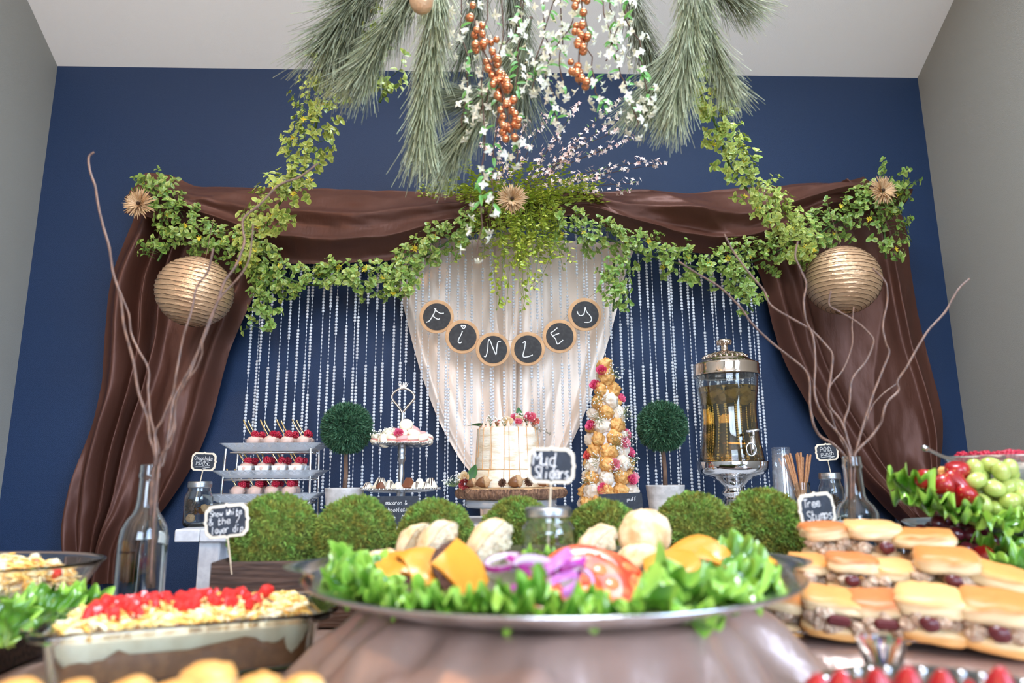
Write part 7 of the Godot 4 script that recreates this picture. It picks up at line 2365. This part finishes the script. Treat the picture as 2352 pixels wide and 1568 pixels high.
func grapes(label: String, mat_: Material, centre: Vector3, spread: Vector3, n: int, ln: float, cat: String) -> void:
	var b := MB.new()
	ball(b, Vector3.ZERO, V(0.78, 1.0, 0.78) * ln, 16, 12)
	var gm := b.mesh()
	var t := thing("grape_bunch", label, cat, centre)
	b = MB.new()
	b.tube([V(0, spread.y, 0), V(0, 0, 0), V(spread.x * 0.4, -spread.y * 0.6, 0)], [0.003, 0.002], 5)
	part("stalk", b.mesh(), M.stem_green, t)
	var put := []
	var tries := 0
	while put.size() < n and tries < 4000:
		tries += 1
		var d := V(rf(-1, 1), rf(-1, 1), rf(-1, 1))
		if d.length() > 1.0:
			continue
		var p := d * spread
		var ok := true
		for q in put:
			if q.distance_to(p) < ln * 1.42:
				ok = false
				break
		if ok:
			put.append(p)
			part("grape", gm, mat_, t, Transform3D(facing(V(rf(-1, 1), rf(-0.6, 0.6), rf(-0.5, 0.5)), rf(0, 6)).scaled(Vector3.ONE * rf(0.92, 1.06)), p))


func strawberry_mesh() -> ArrayMesh:
	var b := MB.new()
	b.lathe(P2([0, -0.019, 0.004, -0.017, 0.009, -0.009, 0.0125, 0.0, 0.0135, 0.006, 0.012, 0.0115, 0.007, 0.014, 0, 0.0135]), 18)
	return b.mesh()


func strawberry(label: String, at: Vector3, dir: Vector3, s: float, group: String, cap := true) -> void: # its tip away from dir
	var t := thing("strawberry", label, "strawberry", at, group, facing(dir, s * 9).scaled(Vector3.ONE * s))
	part("berry", M.straw_mesh, M.strawberry, t)
	part("seeds", M.straw_seeds, M.seed, t)
	if cap:
		part("green_cap", M.straw_cap, M.vine, t)


func fruit() -> void:
	M.straw_mesh = strawberry_mesh()
	var b := MB.new()
	for i in 46:
		var s := (i + 0.5) / 46
		var y := lerpf(-0.016, 0.010, s)
		var r := 0.0134 * sin(clampf((y + 0.0195) / 0.03, 0.05, 1.0) * PI * 0.52)
		ball(b, V(cos(i * 2.4) * r, y, sin(i * 2.4) * r), V(0.0007, 0.001, 0.0007), 5, 3)
	M.straw_seeds = b.mesh()
	b = MB.new()
	for i in 7:
		var a := TAU * i / 7
		b.leaf(V(0, 0.0135, 0), V(cos(a), 0.25, sin(a)).normalized(), Vector3.UP, 0.012, 0.005, 0.2, rgb(70, 120, 50).srgb_to_linear(), rgb(100, 150, 66).srgb_to_linear(), 3)
	M.straw_cap = b.mesh()
	var c := V(0.896, 0.9151, -1.2)
	var t := thing("fruit_stand", "tall clear glass pedestal stand for the fruit, near the grey wall", "fruit stand", V(c.x, BUF, c.z))
	var h := c.y - BUF - 0.01
	b = MB.new()
	b.lathe(P2([0, 0, 0.075, 0, 0.078, 0.006, 0.04, 0.014, 0.018, 0.03, 0.014, h * 0.45, 0.022, h * 0.55, 0.014, h * 0.65, 0.016, h * 0.85, 0.035, h - 0.012, 0.14, h - 0.004, 0.152, h + 0.006, 0.150, h + 0.008, 0.138, h + 0.001, 0, h]), 56)
	part("glass_pedestal", b.mesh(), M.pale_glass, t)
	var bc := V(c.x + 0.045, c.y + 0.045, c.z - 0.02)
	t = thing("dip_bowl", "clear glass bowl with raspberries on top of the fruit stand", "bowl", bc)
	b = MB.new()
	b.lathe(P2([0, 0, 0.04, 0, 0.045, 0.004, 0.078, 0.03, 0.098, 0.064, 0.100, 0.068, 0.097, 0.068, 0.0745, 0.032, 0.042, 0.008, 0, 0.006]), 48)
	part("glass", b.mesh(), M.pale_glass, t)
	b = MB.new()
	b.lathe(P2([0, 0.008, 0.042, 0.010, 0.071, 0.032, 0.083, 0.050, 0.05, 0.055, 0, 0.057]), 32)
	part("cream_dip", b.mesh(), M.mousse_pink, t)
	for i in 15:
		var a := i * 2.4
		var r := 0.075 * sqrt((i + 0.5) / 15.0)
		single("raspberry", M.rasp_mesh, M.raspberry, "raspberry on the dip in the glass bowl over the green grapes", "raspberry", "raspberries in the glass bowl", Transform3D(rand_basis().scaled(Vector3.ONE * 1.25), bc + V(cos(a) * r, 0.064, sin(a) * r)))
	b = MB.new()
	var sl := [V(0.7248, 1.0395, -1.12), V(0.7505, 1.0343, -1.14), V(0.7817, 1.026, -1.16), V(0.8175, 1.0188, -1.18), V(0.8641, 0.9983, -1.2)]
	b.tube(smooth_line(sl, 4), [0.0045, 0.0052, 0.0045, 0.003], 10)
	single("serving_spoon", b.mesh(), M.silver, "silver spoon handle leaning out of the bowl on the fruit stand", "spoon")
	grapes("bunch of pale green grapes hanging over the fruit stand's edge", M.green_grape, V(0.8146, 0.9638, -1.1), V(0.066, 0.050, 0.035), 40, 0.0165, "grapes")
	grapes("second bunch of pale green grapes drooping lowest at the picture edge", M.green_grape, V(0.8499, 0.9259, -1.1), V(0.035, 0.05, 0.03), 18, 0.0165, "grapes")
	grapes("bunch of dark red grapes below the fruit stand's lettuce", M.red_grape, V(0.7603, 0.8874, -1.12), V(0.060, 0.042, 0.04), 38, 0.0145, "grapes")
	strawberry("large strawberry at the top of the fruit stand beside the grapes", V(0.7628, 0.9966, -1.1), V(-0.2, 1, 0.3), 1.35, "strawberries on the fruit stand", false)
	strawberry("strawberry at the outer end of the fruit stand", V(0.706, 0.9868, -1.09), V(-1, 0.3, 0.3), 1.2, "strawberries on the fruit stand", false)
	strawberry("orange red strawberry in the middle of the fruit stand's berries", V(0.7182, 0.9786, -1.08), V(1, 0.4, 0.5), 1.25, "strawberries on the fruit stand", false)
	strawberry("strawberry below the large one, against the green grapes", V(0.7473, 0.9851, -1.085), V(-0.4, 0.6, -0.8), 1.2, "strawberries on the fruit stand", false)
	strawberry("lowest strawberry under the green grapes", V(0.7528, 0.9628, -1.08), V(0.5, 0.8, 0.6), 1.3, "strawberries on the fruit stand", false)
	b = MB.new()
	b.box(Vector3.ZERO, V(0.02, 0.024, 0.02), 0.005)
	single("melon_cube", b.mesh(), M.melon, "orange melon cube behind the large strawberry", "melon", "", Transform3D(rotY(0.4), V(0.7561, 0.9967, -1.12)))
	var say := ["frilled lettuce leaf sticking out furthest from the fruit stand", "frilled lettuce leaf below the strawberries on the stand", "frilled lettuce leaf under the middle of the stand's strawberries", "frilled lettuce leaf hanging below the lowest strawberry", "frilled lettuce leaf behind the drooping grapes", "dark lettuce leaf under the lower strawberries at the picture edge", "lettuce leaf beside the red grapes and lower strawberries", "lettuce leaf beneath the lower fruit at the tray", "curled tip of lettuce above the outer strawberry"]
	var pos := [V(0.7303, 0.942, -1.1), V(0.7446, 0.9397, -1.09), V(0.7686, 0.9341, -1.09), V(0.7904, 0.9271, -1.09), V(0.8461, 0.9179, -1.12), V(0.8386, 0.8525, -1.1), V(0.8019, 0.8477, -1.09), V(0.803, 0.8407, -1.07), V(0.727, 0.9536, -1.12)]
	for i in 9:
		var bs := rotY([-1.25, -0.8, -0.35, 0.1, 0.5, -0.4, -0.9, 0.0, -1.45][i]) * Basis(Vector3.RIGHT, [1.5, 1.65, 1.85, 1.95, 1.7, 0.8, 0.9, 1.1, 1.1][i])
		single("lettuce_leaf", M.lettuce_kinds[(i * 2 + 1) % 5], M.lettuce, say[i], "lettuce", "lettuce leaves on the fruit stand", Transform3D(bs.scaled(Vector3.ONE * rf(0.062, 0.075)), pos[i]))
	strawberry("strawberry on the lower plate beside the red grapes", V(0.7744, 0.8674, -1.08), V(-0.8, 0.5, 0.4), 1.35, "strawberries on the lower fruit plate", false)
	strawberry("strawberry on the lower plate with its green cap towards the picture edge", V(0.8016, 0.8686, -1.09), V(0.8, 0.6, 0.3), 1.25, "strawberries on the lower fruit plate")
	t = thing("lower_fruit_plate", "glass plate under the red grapes and lower strawberries", "plate", V(c.x - 0.02, 0.803, -1.13))
	b = MB.new()
	b.lathe(P2([0, -0.055, 0.06, -0.055, 0.05, -0.03, 0.05, -0.006, 0.12, 0.0, 0.15, 0.008, 0.149, 0.010, 0.12, 0.004, 0, 0.003]), 48)
	part("glass", b.mesh(), M.pale_glass, t)


func front_plates() -> void:
	var c := V(0.335, 0.834, -0.505)
	var t := thing("berry_plate", "embossed silver plate of strawberries at the picture's lower edge", "plate", c)
	var b := MB.new()
	b.lathe(P2([0, -0.085, 0.05, -0.085, 0.03, -0.06, 0.015, -0.03, 0.03, -0.006, 0.08, -0.003, 0.105, 0.004, 0.107, 0.006, 0.104, 0.0065, 0.08, 0.0, 0, -0.001]), 64)
	part("dish", b.mesh(), M.silver, t)
	b = MB.new()
	for i in 44:
		var a := TAU * i / 44
		ball(b, V(cos(a) * 0.098, 0.0045, sin(a) * 0.098), V(0.0045, 0.0025, 0.0045), 6, 4)
	part("embossed_rim", b.mesh(), M.silver, t)
	var spots := [V(0.24, 0.8498, -0.53), V(0.2633, 0.8491, -0.54), V(0.2899, 0.8517, -0.535), V(0.3147, 0.8506, -0.54), V(0.338, 0.8497, -0.535), V(0.3851, 0.8493, -0.54), V(0.2889, 0.841, -0.56), V(0.3719, 0.8406, -0.555)]
	var say := ["outermost strawberry at the left end of the silver plate", "second strawberry from the left end of the silver plate", "strawberry below the cup of picks, its shine to the right", "strawberry just right of the cup of picks", "strawberry in the right half of the silver plate", "large strawberry at the right end of the silver plate", "strawberry peeping out behind the cup side of the silver plate", "strawberry peeping out between the two right ones"]
	for i in 8:
		strawberry(say[i], spots[i] + V(0, -0.011, 0), V(rf(-0.2, 0.2), -1, rf(-0.2, 0.2)), 0.95 if i < 6 else 0.7, "strawberries on the silver plate", false)
	# the cup of coloured picks
	var q := V(0.3639, 0.8214, -0.66)
	t = thing("glass_cup", "small clear cup holding coloured picks before the sandwich tray", "cup", q)
	b = MB.new()
	b.lathe(P2([0, -0.0, 0.014, 0.0, 0.0155, 0.002, 0.0215, 0.027, 0.0205, 0.027, 0.0145, 0.004, 0, 0.003]), 32)
	part("glass", b.mesh(), M.clear_glass, t)
	b = MB.new()
	b.lathe(P2([0, -0.071, 0.022, -0.071, 0.022, -0.066, 0.005, -0.06, 0.004, -0.006, 0.012, -0.0005, 0, -0.0005]), 24)
	part("stem", b.mesh(), M.clear_glass, t)
	for i in 16:
		b = MB.new()
		var a := i * 2.4
		b.tube([q + V(cos(a) * 0.006, 0.004, sin(a) * 0.006), q + V(cos(a) * 0.0165, 0.0265 + 0.003 * sin(i * 1.7), sin(a) * 0.0165)], [0.0011], 5)
		var cn: String = ["red", "green", "blue", "orange"][i % 4]
		single("cocktail_pick", b.mesh(), M["pick_" + cn], "%s plastic pick in the small clear cup" % cn, "pick", "%s picks in the small cup" % cn)
	# biscuits at the left
	c = V(-0.235, 0.823, -0.50)
	t = thing("biscuit_plate", "glass plate of small golden biscuits at the picture's lower left edge", "plate", c)
	b = MB.new()
	b.lathe(P2([0, -0.076, 0.05, -0.076, 0.03, -0.055, 0.012, -0.03, 0.03, -0.006, 0.09, -0.002, 0.125, 0.008, 0.124, 0.010, 0.09, 0.001, 0, 0.0]), 56)
	part("dish", b.mesh(), M.pale_glass, t)
	var bis := [V(-0.2016, 0.8538, -0.54), V(-0.2465, 0.8534, -0.52), V(-0.1627, 0.8504, -0.53), V(-0.1302, 0.8527, -0.52), V(-0.3171, 0.8555, -0.51), V(-0.2805, 0.8542, -0.51), V(-0.2068, 0.8558, -0.5)]
	var bsay := ["highest golden biscuit on the glass plate", "golden biscuit left of the highest one", "golden biscuit right of the highest one", "golden biscuit at the right end by the napkin", "golden biscuit in the picture's lower left corner", "golden biscuit next to the one in the corner", "golden biscuit in front of the highest one, mostly below the picture"]
	for i in 7:
		b = MB.new()
		super_block(b, Vector3.ZERO, V(0.0175, 0.0125, 0.0165) * [1.15, 0.85, 1.0, 0.9, 0.95, 0.85, 0.9][i], 2.3, 0.16, V(i * 4, 0, 0), rgb(222, 160, 84), rgb(244, 216, 160), 20, 12)
		single("biscuit", b.mesh(), M.toasted, bsay[i], "biscuit", "golden biscuits on the glass plate", Transform3D(Basis.from_euler(V(rf(-0.2, 0.2), i, rf(-0.2, 0.2))), bis[i]))
